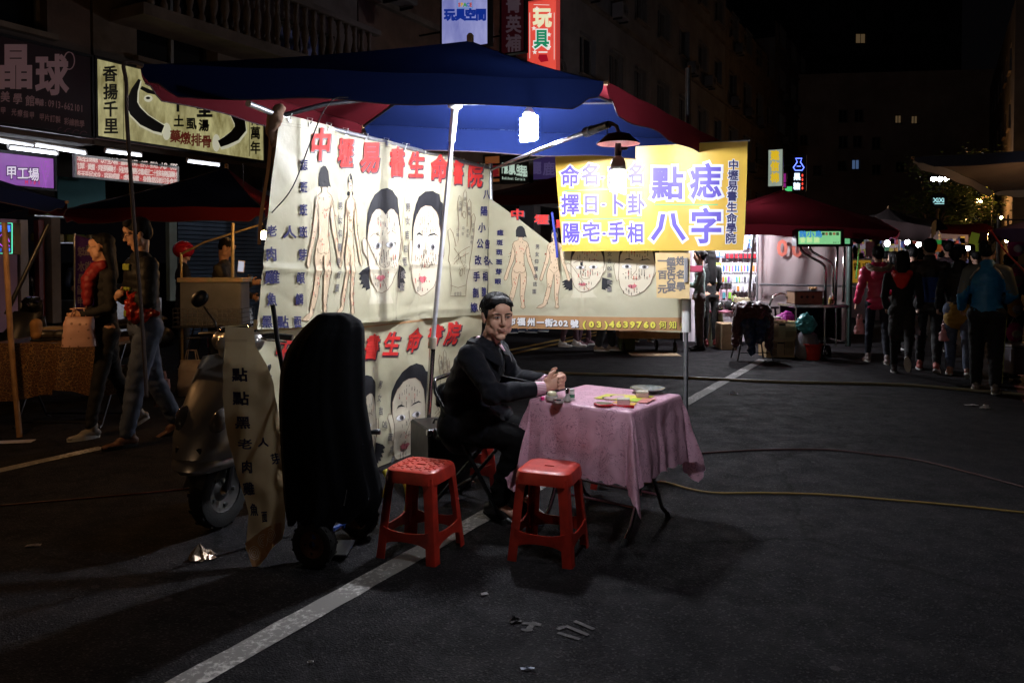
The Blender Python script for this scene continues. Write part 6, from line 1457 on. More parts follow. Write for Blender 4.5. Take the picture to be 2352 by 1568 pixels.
def black_coat():
    rows = [(718,745,790),(722,730,806),(736,714,828),(752,698,836),(776,677,837),(805,659,837),(850,645,838),(920,641,840),(980,643,850),(1040,646,860),(1100,650,873),(1140,652,880),(1166,655,870),(1192,662,836)]
    Yc = 3.70; n = 72; vs = []; K = 44; o = at(760, 1190, Yc)
    def row(t):
        x = t*(len(rows)-1); i = min(len(rows)-2, int(x)); f = x-i; return [rows[i][k]*(1-f)+rows[i+1][k]*f for k in range(3)]
    for j in range(K+1):
        v, l_, r_ = row(j/K); a = at(l_, v, Yc); c = at(r_, v, Yc); cx = (a.x+c.x)/2; rx = (c.x-a.x)/2; ry = min(.125, .03+.20*j/K*1.6) if j else .02
        amp = .006+.022*(j/K)
        for i in range(n):
            w = 2*pi*i/n; f = 1+ (amp/rx)*( 1.2*noise.noise(V((cos(w)*2.2, sin(w)*2.2, j*.035))) + 1.3*noise.noise(V((cos(w)*5, sin(w)*5, j*.02+4)))*(.3+j/K))
            z = a.z + (.11*max(0, sin(w*1.0-.9))**6*(j/K-.75)*4 if j/K > .75 else 0)
            edge = abs(cos(w))**4; f = f*(1-edge)+1*edge
            hz = max(0,(j/K-.7))*3.3; nz = noise.noise(V((cos(w)*3, sin(w)*3, 7.7))); vs.append(V((cx+rx*cos(w)*f, Yc+ry*sin(w)*f*(1+.5*hz*nz), z+hz*.09*nz))-o)
    b = MB(); b.add(vs, [(j*n+i, j*n+(i+1)%n, (j+1)*n+(i+1)%n, (j+1)*n+i) for j in range(K) for i in range(n)] + [tuple(range(n))])
    t = thing('hung_coat', 'long black coat draped over the hand truck left of the red stool', 'coat', o)
    b.build('cloth', mat('black_coat_cloth', (.0035,.004,.0055), .9, spec=.1, noise_amt=.3, nscale=30, bump=.1, bscale=300), t, smooth=True)
    z = MB(); 
    for k in range(14): p = at(797-k*.5, 1125+k*2.6, 3.565)-o; z.box(p, (.004,.004,.004))
    z.build('zip', M_tin, t)
black_coat()
# umbrella-like stick leaning beside the coat
pole('rod', 'dark jointed stick leaning between the banner edge and the black coat', [at(627,700,3.9), at(636,775,3.92), at(655,880,3.95), at(668,1000,4.0), gnd(690,1225)], .012, M_darksteel, 'stick')

# ================================================================== SCOOTER
def scooter():
    f = V((-.30,-.954,0)).normalized(); rz = atan2(-f.x, f.y); W0 = V((-1.60,4.17,0)); o = W0 - f*.0
    t = thing('scooter', 'silver scooter parked at the left end of the big banner', 'scooter', o, rz=rz)
    M_sil = mat('silver_scooter_paint', (.42,.40,.38), .3, .7, coat=.6)
    wheel(t, (0,0,.205), (1,0,0), .205, .10, mr=mat('dark_alloy', (.12,.12,.12), .4, .8)); wheel(t, (0,-1.22,.205), (1,0,0), .205, .10, mr=MATS['dark_alloy'])
    def loft(secs, name, m, n=18, par=t):
        b = MB(); vs = []
        for (z, yf, yb, w) in secs:
            for i in range(n):
                a = 2*pi*i/n; c_, s_ = cos(a), sin(a); x = w*(abs(c_)**.8)*(1 if c_ > 0 else -1); y = (yf if s_ > 0 else -yb)*abs(s_)**.9; vs.append(V((x, y, z)))
        k = len(secs); b.add(vs, [(i*n+j, i*n+(j+1)%n, (i+1)*n+(j+1)%n, (i+1)*n+j) for i in range(k-1) for j in range(n)]+[tuple(range(n))[::-1], tuple(range((k-1)*n,k*n))])
        return b.build(name, m, par, smooth=50)
    def sh(secs, dy): return [(z, yf+dy, yb-dy, w) for z, yf, yb, w in secs]
    loft([(.36,.16,.02,.05),(.385,.24,.06,.13),(.43,.27,.10,.185),(.52,.235,.16,.21),(.64,.16,.20,.205),(.76,.06,.24,.18),(.86,-.03,.26,.14),(.93,-.09,.27,.10)], 'front_fairing', M_sil)
    loft([(.335,.20,.0,.05),(.35,.27,.03,.12),(.372,.285,.03,.165),(.40,.275,.03,.18),(.42,.26,.03,.175)], 'lower_lip', M_sil)
    b = MB(); b.ell((0,.03,.62), (.02,.02,.02)); 
    for s in (-1,1):
        h = MB(); h.ell((s*.11,.135,.60), (.05,.05,.085), 14, 9, M=Ry(s*.25)@Rx(.35)); h.build('indicator', mat('smoked_lens', (.10,.09,.085), .08, coat=1.), t, smooth=True)
    b = MB(); b.ell((0,-.16,.97), (.10,.11,.12), 16, 10); b.cap((-.10,-.17,1.0), (.10,-.17,1.0), .065, .065, n=14); skin('handlebar_cowl', b, .014, M_sil, t, 3)
    b = MB(); b.ell((0,-.075,.99), (.07,.025,.045), 16, 10); b.build('headlight', mat('headlight_lens', (.35,.35,.36), .06, coat=1.), t, smooth=True)
    b = MB(); b.box((0,.235,.47), (.16,.02,.035), bev=.008); b.build('grille', M_black, t)
    b = MB(); b.ell((0,-.17,1.06), (.13,.08,.03), 14, 8); b.build('instrument_panel', mat('gloss_black', (.008,.008,.012), .1, coat=1.), t, smooth=True)
    for s in (-1,1):
        b = MB(); b.tube([(s*.10,-.19,1.02),(s*.20,-.21,1.03),(s*.31,-.24,1.02)], [.017,.019,.018], 12); b.build('grip', M_black, t, smooth=40)
        b = MB(); b.tube([(s*.17,-.15,1.02),(s*.22,-.13,1.015),(s*.33,-.15,1.005)], .006, 8); b.build('brake_lever', M_tin, t)
        if s < 0: continue
        b = MB(); b.tube([(s*.15,-.18,1.04),(s*.16,-.18,1.10),(s*.20,-.17,1.155),(s*.225,-.165,1.19)], .006, 8); o2 = b.build('mirror_stalk', M_black, t, smooth=True)
        h = MB(); h.ell((s*.245,-.155,1.235), (.062,.022,.045), 16, 10, M=Ry(s*.5)); h.build('mirror_shell', M_black, o2, smooth=True)
    b = MB(); b.tube([(-.05,.0,.205),(-.05,-.06,.42)], .018, 10); b.tube([(.05,.0,.205),(.05,-.06,.42)], .018, 10); b.build('fork', M_darksteel, t)
    b = MB(); vs = []
    for i in range(11):
        a = radians(20+140*i/10); 
        for x in (-.06,-.05,0,.05,.06): vs.append(V((x, .225*cos(a), .205+.225*sin(a)-abs(x)*.3)))
    b.add(vs, [(i*5+j, i*5+j+1, (i+1)*5+j+1, (i+1)*5+j) for i in range(10) for j in range(4)]); b.build('mudguard', M_black, t, smooth=True)
    b = MB(); b.box((0,-.52,.30), (.30,.42,.06), bev=.02); b.build('footboard', M_black, t)
    b = MB(); b.cap((0,-.80,.50), (0,-1.42,.60), .15, .11, n=16, sq=1.1, up=(0,0,1)); skin('rear_body', b, .02, M_sil, t, 2)
    b = MB(); b.cap((0,-.76,.74), (0,-1.35,.79), .13, .12, n=16, sq=.45, up=(0,0,1)); skin('saddle', b, .02, M_black, t, 2)
    b = MB(); b.box((0,-.30,.60), (.30,.05,.55), M=Rx(-.18), bev=.02); b.build('leg_shield', M_black, t)
    b = MB(); b.tube([(.1,-.9,.25),(.14,-1.3,.26)], .05, 12); b.build('exhaust', M_chrome, t)
scooter()
# ================================================================== LEFT SIDE OF THE MARKET
M_nblack = mat('black_down_jacket', (.010,.010,.011), .6, spec=.25, noise_amt=.2, nscale=20, bump=.1, bscale=60)
M_denim = mat('blue_denim', (.09,.12,.20), .8, noise_amt=.35, nscale=12, bump=.15, bscale=200)
M_cblack = mat('black_cloth', (.010,.010,.011), .85, noise_amt=.2, nscale=20)
M_greyshoe = mat('grey_shoe', (.28,.26,.24), .6, noise_amt=.2, nscale=20); M_brownshoe = mat('brown_shoe', (.14,.06,.035), .5, noise_amt=.2, nscale=20)
def bag(t_label, p, size, m, rz=0., name='carrier_bag', cat='bag', handles=True, crush=.012, group=None, taper=.8):
    t = thing(name, t_label, cat, p, group, rz); w, d, h = size; b = MB(); N = 10
    vs = []; n = 20
    for j in range(N+1):
        q = j/N; k = 1-(1-taper)*q
        for i in range(n):
            a = 2*pi*i/n; cx, sx = cos(a), sin(a); s_ = (abs(cx)**5+abs(sx)**5)**(-.2)
            vs.append(V((cx*s_*w/2*k, sx*s_*d/2*(k if q < .9 else k*.6), h*q)) + V((noise.noise(V((cx*2,sx*2,j*.5+size[0]*9))), noise.noise(V((cx*2+5,sx*2,j*.5))), 0))*crush)
    b.add(vs, [(j*n+i, j*n+(i+1)%n, (j+1)*n+(i+1)%n, (j+1)*n+i) for j in range(N) for i in range(n)]+[tuple(range(n))[::-1], tuple(range(N*n,(N+1)*n))]); b.build('body', m, t, smooth=60)
    if handles:
        for s in (-1,1): b = MB(); b.tube([V((-w*.22, s*d*.2, h*.97)), V((-w*.14, s*d*.12, h*1.28)), V((w*.14, s*d*.12, h*1.28)), V((w*.22, s*d*.2, h*.97))], .006, 6); b.build('handle', m, t, smooth=True)
    return t
# couple walking to the left
hW = radians(132)
J = joints(legs=((12,2),(-12,14)), arms=((0,8,78,22),(-6,8,86,40)), lean=2, headyaw=-34, headpitch=4)
t, J, jo = build_person('woman with glasses and red padded collar walking left with a spotted bag', (at(243,600,6.42).x, 6.42, 0), hW, J, H=1.63, hair='back', jacket=M_cblack, trousers=M_cblack, shoes=M_greyshoe, hem=.20, jw=.88, face=True, specs=True, bvox=.008, skinm=M_skin_warm, seed=2, legw=.9)
M_rpuff = mat('red_padded_fabric', (.25,.012,.016), .6, noise_amt=.2, nscale=15)
b = MB(); nk = J['neck']; b.cap(nk+V((-.03,.05,.0)), nk+V((-.05,.125,-.10)), .055, .05); b.cap(nk+V((-.05,.125,-.10)), nk+V((-.04,.135,-.30)), .05, .035); b.cap(nk+V((.03,.05,.0)), nk+V((.04,.12,-.10)), .055, .045); b.cap(nk+V((.04,.12,-.1)), nk+V((.03,.135,-.26)), .045, .03); b.cap(nk+V((-.05,.02,.02)), nk+V((.05,.02,.02)), .05, .05)
skin('padded_collar', b, .010, M_rpuff, t, 2, puffer_disp(.07,.006))
M_spot = bpy.data.materials.new('pink_spotted_fabric'); M_spot.use_nodes = True; nt = M_spot.node_tree; tc = nt.nodes.new('ShaderNodeTexCoord'); vo = nt.nodes.new('ShaderNodeTexVoronoi'); vo.inputs['Scale'].default_value = 17; vo.inputs['Randomness'].default_value = .3
cr = nt.nodes.new('ShaderNodeValToRGB'); cr.color_ramp.elements[0].position = .16; cr.color_ramp.elements[1].position = .2; cr.color_ramp.elements[0].color = (.22,.11,.08,1); cr.color_ramp.elements[1].color = (.52,.31,.26,1)
nt.links.new(tc.outputs['Object'], vo.inputs['Vector']); nt.links.new(vo.outputs['Distance'], cr.inputs['Fac']); nt.links.new(cr.outputs['Color'], nt.nodes['Principled BSDF'].inputs['Base Color'])
bp = at(183,795,6.2); bag('pink spotted tote bag in the hand of the walking woman', (bp.x, bp.y, bp.z), (.25,.13,.24), M_spot, rz=.3, name='tote_bag')
J = joints(legs=((13,3),(-11,12)), arms=((4,12,92,44),(4,10,96,40)), lean=3, headyaw=-4, headpitch=16)
t, J, jo = build_person('man with glasses in a black down jacket and jeans looking at his hands', (at(332,600,6.15).x, 6.15, 0), hW, J, H=1.74, hair='short', jacket=M_nblack, trousers=M_denim, shoes=M_brownshoe, hem=.06, jw=1.12, face=True, specs=True, bvox=.008, skinm=M_skin_warm, seed=5, jdisp=puffer_disp(.075,.008), legw=1.12, sole=M_rubber)
b = MB(); w_ = J['waist']; M_lime = mat('lime_stripe', (.22,.26,.03), .8)
for z in (-.10,.08,.26): b.box(w_+V((0,.118+.01*z,z)), (.15,.02,.05), bev=.008)
b.build('sweater_stripe', M_lime, t)
M_rbag = mat('thin_red_plastic', (.45,.03,.015), .22, noise_amt=.2, nscale=14, transl=.25)
bp = at(312,712,5.98); t = thing('carrier_bag', 'crumpled red plastic bag held by the man in the black jacket', 'bag', bp); b = MB(); b.cap((0,0,.06), (.02,0,-.02), .075, .085); b.cap((.02,0,-.02), (.17,-.02,-.03), .07, .02); b.cap((-.02,0,.05), (-.05,0,.13), .05, .02); skin('body', b, .010, M_rbag, t, 1, cloth_disp(3,.022,16,22))

# leopard cloth table with shoes
M_leo = leopard()
TL = V((at(150,600,6.85).x, 6.85, 0)); t = thing('folding_table', 'narrow table with crossed legs under the leopard print cloth', 'table', TL)
b = MB(); b.box((.05,0,.73), (1.02,.55,.025), bev=.006); b.build('tabletop', M_wood, t)
for s in (-1,1):
    for sx in (-.32,.42): b = MB(); b.tube([(sx, s*.22, .72), (sx, -s*.22, .03), (sx, -s*.26, .012)], .012, 8); b.build('leg', M_darksteel, t)
    b = MB(); b.tube([(-.32, s*.2, .05), (.42, s*.2, .05)], .010, 6); b.build('crossbar', M_darksteel, t)
b = MB()
def lc(s, w):
    x = -.50+1.08*s; dr = (.47+.03*sin(s*9)+(-.05 if s > .55 else 0))*w; return V((x-.035*w*(1-s)*2+.012*sin(s*40)*w, -.29-.02*w-.030*sin(s*24)*w, .748-dr))
b.grid(lc, 70, 30); b.grid(lambda s, w: V((-.50+1.08*s, -.29+.58*w, .7485+.001*sin(s*30))), 20, 6); b.grid(lambda s, w: V((-.50-.02*w+.01*sin(s*20)*w, -.29+.58*s, .748-.42*w)), 16, 14)
o = b.build('tablecloth', M_leo, smooth=True); o.location = TL; tag(o, 'leopard print cloth hanging over the front of the shoe table', 'tablecloth')
def boot(label, p, rz, m, high=True, s=1.):
    t = thing('boot' if high else 'shoe', label, 'boot' if high else 'shoe', p, 'shoes on the leopard cloth table', rz); b = MB(); b.cap((0,-.08*s,.05*s), (0,.04*s,.045*s), .045*s, .042*s, n=12); b.cap((0,.04*s,.042*s), (0,.12*s,.034*s), .042*s, .032*s, n=12)
    if high: b.cap((0,-.07*s,.05*s), (0,-.075*s,.15*s), .045*s, .05*s, n=12)
    skin('upper', b, .009, m, t, 2); b = MB(); b.box((0,.02*s,.008), (.085*s,.27*s,.018), bev=.006); b.build('sole', M_rubber, t)
M_tanb = mat('tan_nubuck', (.30,.15,.05), .7, noise_amt=.2, nscale=12); M_darks = mat('dark_leather', (.04,.035,.03), .35, noise_amt=.2, nscale=12)
for k, (u, rz, m, hi, lab) in enumerate(((84,.4,M_tanb,True,'tan ankle boot standing at the left end of the shoe table'),(118,-1.0,M_darks,False,'dark shoe with a shiny buckle beside the tan boot'),(150,-1.2,M_darks,False,'dark shoe in the middle of the shoe table'),(172,-.9,M_tanb,False,'tan low shoe nearest the spotted tote bag'))):
    boot(lab, V((at(u,600,6.78).x, 6.78+.02*k, .752)), rz, m, hi)
t = thing('shoe_box', 'open brown shoe box behind the shoes', 'box', V((at(135,600,7.0).x, 7.0, .752))); b = MB(); b.box((0,0,.05),(.30,.18,.10),bev=.004); b.build('body', M_card, t)

# poles and struts at the far left
pole('pole', 'wooden pole standing at the left edge of the picture', [at(10,512,6.4), at(24,770,6.4), gnd(45,1004)], .022, M_wood)
pole('rod', 'black strut slanting down to the wooden pole at the left edge', [at(112,515,6.6), at(14,722,6.42)], .018, M_black, 'rod')
# dark scooter with a black cover at the left edge
def find(name): return [o for o in bpy.data.objects if o.name == name][0]
sc0 = find('scooter'); sc1 = copy_tree(sc0); sc1.location = (at(28,600,7.9).x, 7.9, 0); sc1.rotation_euler.z = radians(120); sc1['label'] = 'dark scooter partly cut off by the left edge of the picture'
for ch in sc1.children_recursive:
    if ch.data and ch.name.startswith(('front_fairing','rear_body','lower_lip','handlebar')): ch.data = ch.data.copy(); ch.data.materials[0] = M_black
sc2 = copy_tree(sc0); sc2.location = (at(520,600,9.6).x, 9.6, 0); sc2.rotation_euler.z = radians(62); sc2['label'] = 'red scooter in the dark behind the wire basket stand'
M_redsc = mat('red_scooter_paint', (.30,.02,.015), .3, coat=.6)
for ch in sc2.children_recursive:
    if ch.data and ch.name.startswith(('front_fairing','rear_body','lower_lip','handlebar')): ch.data = ch.data.copy(); ch.data.materials[0] = M_redsc
for s_ in (sc0, sc1, sc2): s_['group'] = 'parked scooters'

# umbrellas on the left
umbrella('dark umbrella cut off by the left edge above the leopard table', [at(-520,330,5.6), at(150,462,7.0), at(60,470,9.2), at(-560,400,9.0)], at(-180,330,7.6), [M_ublue, M_ured, M_ublue, M_ured], val=.14, sag=.05, group='market umbrellas')
umbrella('blue umbrella with burgundy edge over the smoking man', [at(146,482,8.6), at(604,478,8.8), at(640,462,10.6), at(250,462,10.6)], at(520,385,9.7), [M_ublue, M_ured, M_ublue, M_ured], val=.16, sag=.03, group='market umbrellas', vmats=[M_ured]*4)
# burgundy border strip of that umbrella
# gold lit poles of the smoking man's stall
M_gold = mat('yellowed_steel', (.50,.38,.18), .35, .6, noise_amt=.3, nscale=20)
yS = 8.55
pole('pole', 'yellowish upright pole right of the smoking man', [at(535,512,yS), at(534,640,yS), V((at(534,600,yS).x, yS, .02))], .018, M_gold)
pole('pole', 'short yellowish upright with the red helmet behind it', [at(416,580,yS), V((at(416,600,yS).x, yS, .02))], .014, M_gold)
pole('rod', 'yellowish rod slanting up over the smoking man', [at(416,584,yS), at(470,556,yS), at(604,514,yS)], .012, M_gold, 'rod')
# smoking man
J = joints(legs=((0,2),(0,2)), arms=((20,8,50,20),(30,6,75,10)), lean=10, headpitch=28)
t, J, jo = build_person('man in a dark jacket smoking and looking down at a phone', (at(497,600,8.95).x, 8.95, 0), radians(-86), J, H=1.66, hair='buzz', jacket=mat('olive_black_jacket', (.035,.030,.020), .7, noise_amt=.2, nscale=20), trousers=M_cblack, shoes=M_brownshoe, face=True, bvox=.009, skinm=M_skin_warm, seed=7, jw=1.05)
m_ = J['hd']+J['hr']@V((0,.085,-.057)); b = MB(); b.tube([m_, m_+J['hr']@V((.01,.055,-.03))], .004, 6); b.build('cigarette', M_white_plastic, t)
p = at(554,612,8.75); t = thing('phone', 'pale phone held up by the smoking man', 'phone', p); b = MB(); b.box((0,0,0), (.075,.012,.14), M=Rx(-.3)@Rz(.5), bev=.004); b.build('body', mat('pale_phone', (.5,.42,.38), .3), t); b = MB(); b.box((0,-.008,0), (.06,.002,.12), M=Rx(-.3)@Rz(.5)); b.build('screen', lit('phone_screen', (.5,.6,.8), .8), t)
# helmet rider
J = joints(); t, J, jo = build_person('person in a red riding helmet standing behind the left upright', (at(420,600,10.2).x, 10.2, 0), radians(-60), J, H=1.62, hair='buzz', jacket=M_cblack, trousers=M_cblack, shoes=M_black, seed=9, vox=.02)
b = MB(); b.ell(J['hd']+V((0,-.01,.035)), (.125,.145,.125), 18, 12); o = b.build('helmet', mat('red_helmet', (.42,.015,.03), .15, coat=.8), t, smooth=True); b = MB(); b.box(J['hd']+V((0,.16,.05)), (.16,.08,.015), M=Rx(.1), bev=.005); b.build('peak', M_black, o)
# stand with wire basket and plastic bin
yB = 8.6; f_ = 1764/yB; o = V((at(492,600,yB).x, yB, 0)); t = thing('basket_stand', 'wire basket on thin black legs with a clear plastic bin in it', 'stand', o)
b = MB()
for i in range(15):
    x = -.38+i*.054; b.tube([(x,-.2,.735),(x,-.2,.93)], .003, 4); b.tube([(x,.2,.735),(x,.2,.93)], .003, 4); b.tube([(x,-.2,.735),(x,.2,.735)], .003, 4)
for z in (.735,.78,.83,.88,.93):
    b.tube([(-.38,-.2,z),(.376,-.2,z)], .003, 4); b.tube([(-.38,.2,z),(.376,.2,z)], .003, 4); b.tube([(-.38,-.2,z),(-.38,.2,z)], .003, 4); b.tube([(.376,-.2,z),(.376,.2,z)], .003, 4)
b.build('wire_basket', M_tin, t)
for sx in (-1,1):
    for sy in (-1,1): b = MB(); b.tube([(sx*.18,sy*.12,.73),(sx*.36,sy*.2,.012)], .010, 6); b.build('leg', M_darksteel, t)
b = MB(); b.box((0,0,.725), (.78,.42,.012)); b.build('tray', M_darksteel, t)
o2 = o+V((.02,0,.742)); t = thing('plastic_bin', 'clear upright plastic bin with white goods inside standing in the wire basket', 'bin', o2)
b = MB(); b.box((0,-.17,.24), (.66,.012,.48), bev=.005); b.box((0,.10,.24), (.66,.012,.48)); b.box((-.33,-.03,.24), (.012,.26,.46)); b.box((.33,-.03,.24), (.012,.26,.46)); b.build('shell', mat('milky_plastic', (.26,.27,.29), .35, noise_amt=.35, nscale=5, transl=.3), t)
b = MB()
for i in range(7): b.box((-.27+i*.09,-.03,.22), (.07,.18,.38), bev=.004)
b.build('packet', mat('white_packet', (.30,.27,.25), .5), t)
b = MB(); b.box((0,-.03,.50), (.72,.32,.05), bev=.006); b.build('rim', mat('green_white_label', (.22,.26,.16), .5, col2=(.45,.28,.18), nscale=9), t)
# white paper bags and red bag near the stand
bag('white printed paper bag on the ground between the jeans and the basket stand', V((at(438,600,8.3).x, 8.3, 0)), (.30,.16,.38), mat('white_paper_bag', (.42,.36,.34), .7, noise_amt=.2, nscale=9), name='paper_bag')
bag('small paper bag with pink print hanging low beside the jeans', V((at(370,600,7.4).x, 7.4, .05)), (.16,.08,.26), mat('pink_print_bag', (.45,.25,.24), .7, noise_amt=.5, nscale=22), name='paper_bag')
bag('red plastic bag on the ground in front of the red scooter', V((at(492,600,8.9).x, 8.9, 0)), (.34,.22,.34), M_rbag, name='plastic_bag', crush=.05, taper=.45)
# purple cloth sign seen from behind (mirrored)
PF = Plane((at(172,600,9.0).x, 9.0, 0), (1,.25,0)); o = PF.hit(172,720)
t = thing('cloth_sign', 'purple cloth sign seen from behind with mirrored characters', 'sign', o); b = MB()
b.grid(lambda s, w: PF.P(PF.ab(172+56*s, 540+14*s)[0], PF.ab(172, 540+14*s)[1]*(1-w)+PF.ab(172,745)[1]*w, .01*sin(s*9))-o, 12, 16); b.build('cloth', mat('purple_cloth', (.13,.035,.25), .7, transl=.25), t, smooth=True)
A = Art()
for i, c in enumerate('晶指指甲'): pass
for c, x, y in (('球',187,578),('水',187,612),('晶',187,640),('指',186,665),('甲',186,692),('晶',203,575),('指',204,612),('甲',204,645),('彩',204,672),('繪',204,700),('水',218,583)): A.ch('white', c, x, y, 17, 24, bold=.03, mirror=True)
A.build(lambda a, b_, f: PF.P(a, b_, f+.012)-o, {'white': mat('cloth_white_print', (.42,.34,.46), .7)}, t, to2d=lambda u, v: PF.ab(u, v))
b = MB(); b.tube([PF.hit(171,536)-o, PF.hit(171,790)-o], .012, 8); b.tube([PF.hit(171,538)-o, PF.hit(232,554)-o], .008, 8); b.build('pole', M_steel, t)
# shop interior: cook, counter, shelves, pink wall, LED sign, teal post, shutter
PI = Plane(FO-FP.n*2.6, SD)
def slab(name, label, cat, P, u0, v0, u1, v1, d, m, kind=None, off=0.):
    a0, z1 = P.ab(u0, v0); a1, z0 = P.ab(u1, v1); z0 = max(z0, 0.005); c = P.P((a0+a1)/2, z0, off); b = MB(); M = Matrix((P.a, P.n, P.b)).transposed()
    b.box((0,0,(z1-z0)/2), (a1-a0, d, z1-z0), M=M, bev=.005); o = b.build(name, m); o.location = c
    return tag(o, label, cat, kind=kind)
PJ = Plane(FO-FP.n*.95, SD)
slab('wall_panel', 'pinkish wall panel under the purple shop sign', 'wall', PJ, -60, 500, 38, 760, .1, mat('pink_wall', (.36,.22,.33), .7, noise_amt=.2, nscale=2))
slab('door_post', 'pale door post beside the pinkish wall panel', 'post', PJ, 39, 505, 62, 760, .14, mat('pale_post', (.32,.28,.27), .6, noise_amt=.2, nscale=3))
slab('door_post', 'dark red door post right of the pale one', 'post', PJ, 82, 505, 100, 745, .12, mat('dark_red_post', (.10,.012,.02), .5))
slab('pillar', 'dark brown pillar between the nail shop and the cook', 'pillar', PJ, 103, 500, 128, 740, .3, M_concrete)
slab('post', 'pale teal upright beside the closed blue shutter', 'post', PJ, 384, 505, 404, 690, .10, mat('teal_post', (.20,.27,.25), .6, noise_amt=.3, nscale=3))
t = thing('shutter', 'closed dark blue roller shutter behind the smoking man', 'shutter', PI.P(PI.ab(408,600)[0], 0)); b = MB(); a0, a1 = PI.ab(408,600)[0], PI.ab(612,600)[0]; M = Matrix((PI.a, PI.n, PI.b)).transposed(); L0 = V(t.location)
slat = None
for i in range(30):
    if slat is None: b = MB(); b.box((0,0,0), (a1-a0, .03, .078), M=M, bev=.012); slat = b.build('slat', mat('blue_shutter', (.025,.055,.10), .5, .3, noise_amt=.3, nscale=4), t); q = slat
    else: q = bpy.data.objects.new('slat', slat.data); C.objects.link(q); q.parent = t
    q.location = PI.P((a0+a1)/2, .05+i*.085)-L0
PW = Plane(FO-FP.n*2.3, SD)
slab('wall_panel', 'teal painted shop wall above the blue umbrella', 'wall', PW, 128, 405, 240, 500, .08, mat('teal_wall', (.06,.22,.24), .7, noise_amt=.2, nscale=2))
J = joints(arms=((10,8,60,20),(12,8,66,20)), headpitch=18)
cp = PI.P(PI.ab(145,600)[0], 0, .5)
t, J, jo = build_person('shop woman in dark blue working behind the steel counter', cp, radians(200), J, H=1.58, hair='bun', jacket=mat('navy_shirt', (.02,.03,.06), .7), trousers=M_cblack, shoes=M_black, face=True, bvox=.009, seed=13, jw=.9)
t = thing('counter', 'steel cooking counter in front of the shop woman', 'counter', PI.P(PI.ab(165,600)[0], 0, 1.0)); b = MB(); M = Matrix((PI.a, PI.n, PI.b)).transposed()
b.box((0,0,.42), (1.5,.6,.84), M=M, bev=.01); b.build('body', M_steel, t)
b = MB(); b.box(M@V((-.1,0,.87)), (.35,.35,.09), M=M, bev=.02); b.box(M@V((.35,.1,.95)), (.5,.3,.26), M=M, bev=.01); b.build('cooker', M_steel, t)
b = MB(); b.ell(M@V((-.35,.0,.90)), (.16,.13,.06), 14, 8); b.build('food_heap', mat('yellow_noodles', (.5,.38,.12), .6, bump=.5, bscale=60), t, smooth=True)
b = MB()
for i in range(3): b.lathe([(.03,0),(.03,.02),(.02,.03)], M@V((-.5+i*.3,.31,.55)), 12, M=M@Rx(-pi/2))
b.build('knob', M_black, t)
for k in range(2):
    t = thing('shelf', ('upper','lower')[k]+' shop shelf with green and yellow packets above the cook', 'shelf', PI.P(PI.ab(150,600)[0], 1.75+.42*(1-k), .15)); b = MB(); b.box((0,0,0), (1.3,.3,.02), M=M); b.build('board', M_steel, t)
    rnd = random.Random(k)
    for i in range(7): b = MB(); b.box(M@V((-.55+i*.18,0,.08)), (.13,.12,.13), M=M, bev=.02); b.build('packet', mat('packet_%d' % (i%3), ((.3,.32,.05),(.12,.2,.05),(.4,.3,.12))[i%3], .5), t)
t = thing('led_sign', 'small LED sign with green border at the left edge', 'sign', at(10,583,8.2)); P = Plane((t.location.x, t.location.y, 0), SD); L0 = V(t.location)
b = MB(); pbox(b, Plane(P.o-V((L0.x,L0.y,L0.z)), SD), 0, at(10,548,8.2).z, 0, .32, .34, .04); b.build('case', M_black, t)
A = Art(); A.line('green', [(-14,513),(24,513),(24,582),(-14,582)], 2.2, closed=True); A.ch('cy','特', 2,525,14,16,bold=.03); A.ch('cy','惠',15,525,12,16,bold=.03); A.line('vi', [(-6,545),(0,538),(6,552),(12,540),(18,556)], 2.5); A.line('vi', [(-4,560),(4,568),(12,556),(18,566)], 2.5); A.row('cy','1399', -2,574,18,574,8,11,bold=.03)
P2_ = Plane((L0.x, L0.y, 0), SD)
A.build(lambda a, b_, f: P2_.P(a, b_, f)-L0, {'green': lit('led_green', (.1,.8,.5), 2.), 'cy': lit('led_blue', (.05,.2,1.), 1.6), 'vi': lit('led_violet', (.5,.1,.9), 1.2)}, t, to2d=lambda u, v: P2_.ab(u, v), lift=.03)
# left stall lamps; second and third are unseen, added for their light
M_warm = lit('warm_bulb_glass', (1.,.50,.16), 260.)
def bulb(label, p, r, m, name='light_bulb', cordlen=.5, group=None):
    t = thing(name, label, 'light bulb', p, group); b = MB(); b.ell((0,0,0), (r,r,r*1.25), 12, 8); b.build('glass', m, t, smooth=True)
    b = MB(); b.lathe([(r*.5,r*1.1),(r*.6,r*1.3),(r*.5,r*2.2),(r*.2,r*2.3)], (0,0,0), 12); b.tube([(0,0,r*2.2),(0,0,r*2.2+cordlen)], .004, 5); b.build('socket', M_black, t); return t
bulb('warm bulb glowing beside the left edge of the big banner', at(605,540,7.9), .038, M_warm)
bulb('warm bulb hidden under the umbrella over the smoking man', at(560,486,9.3), .035, M_warm)
bulb('warm bulb under the dark umbrella at the left edge', at(-110,470,5.3), .035, lit('added_couple_bulb', (1.,.52,.2), 650.))
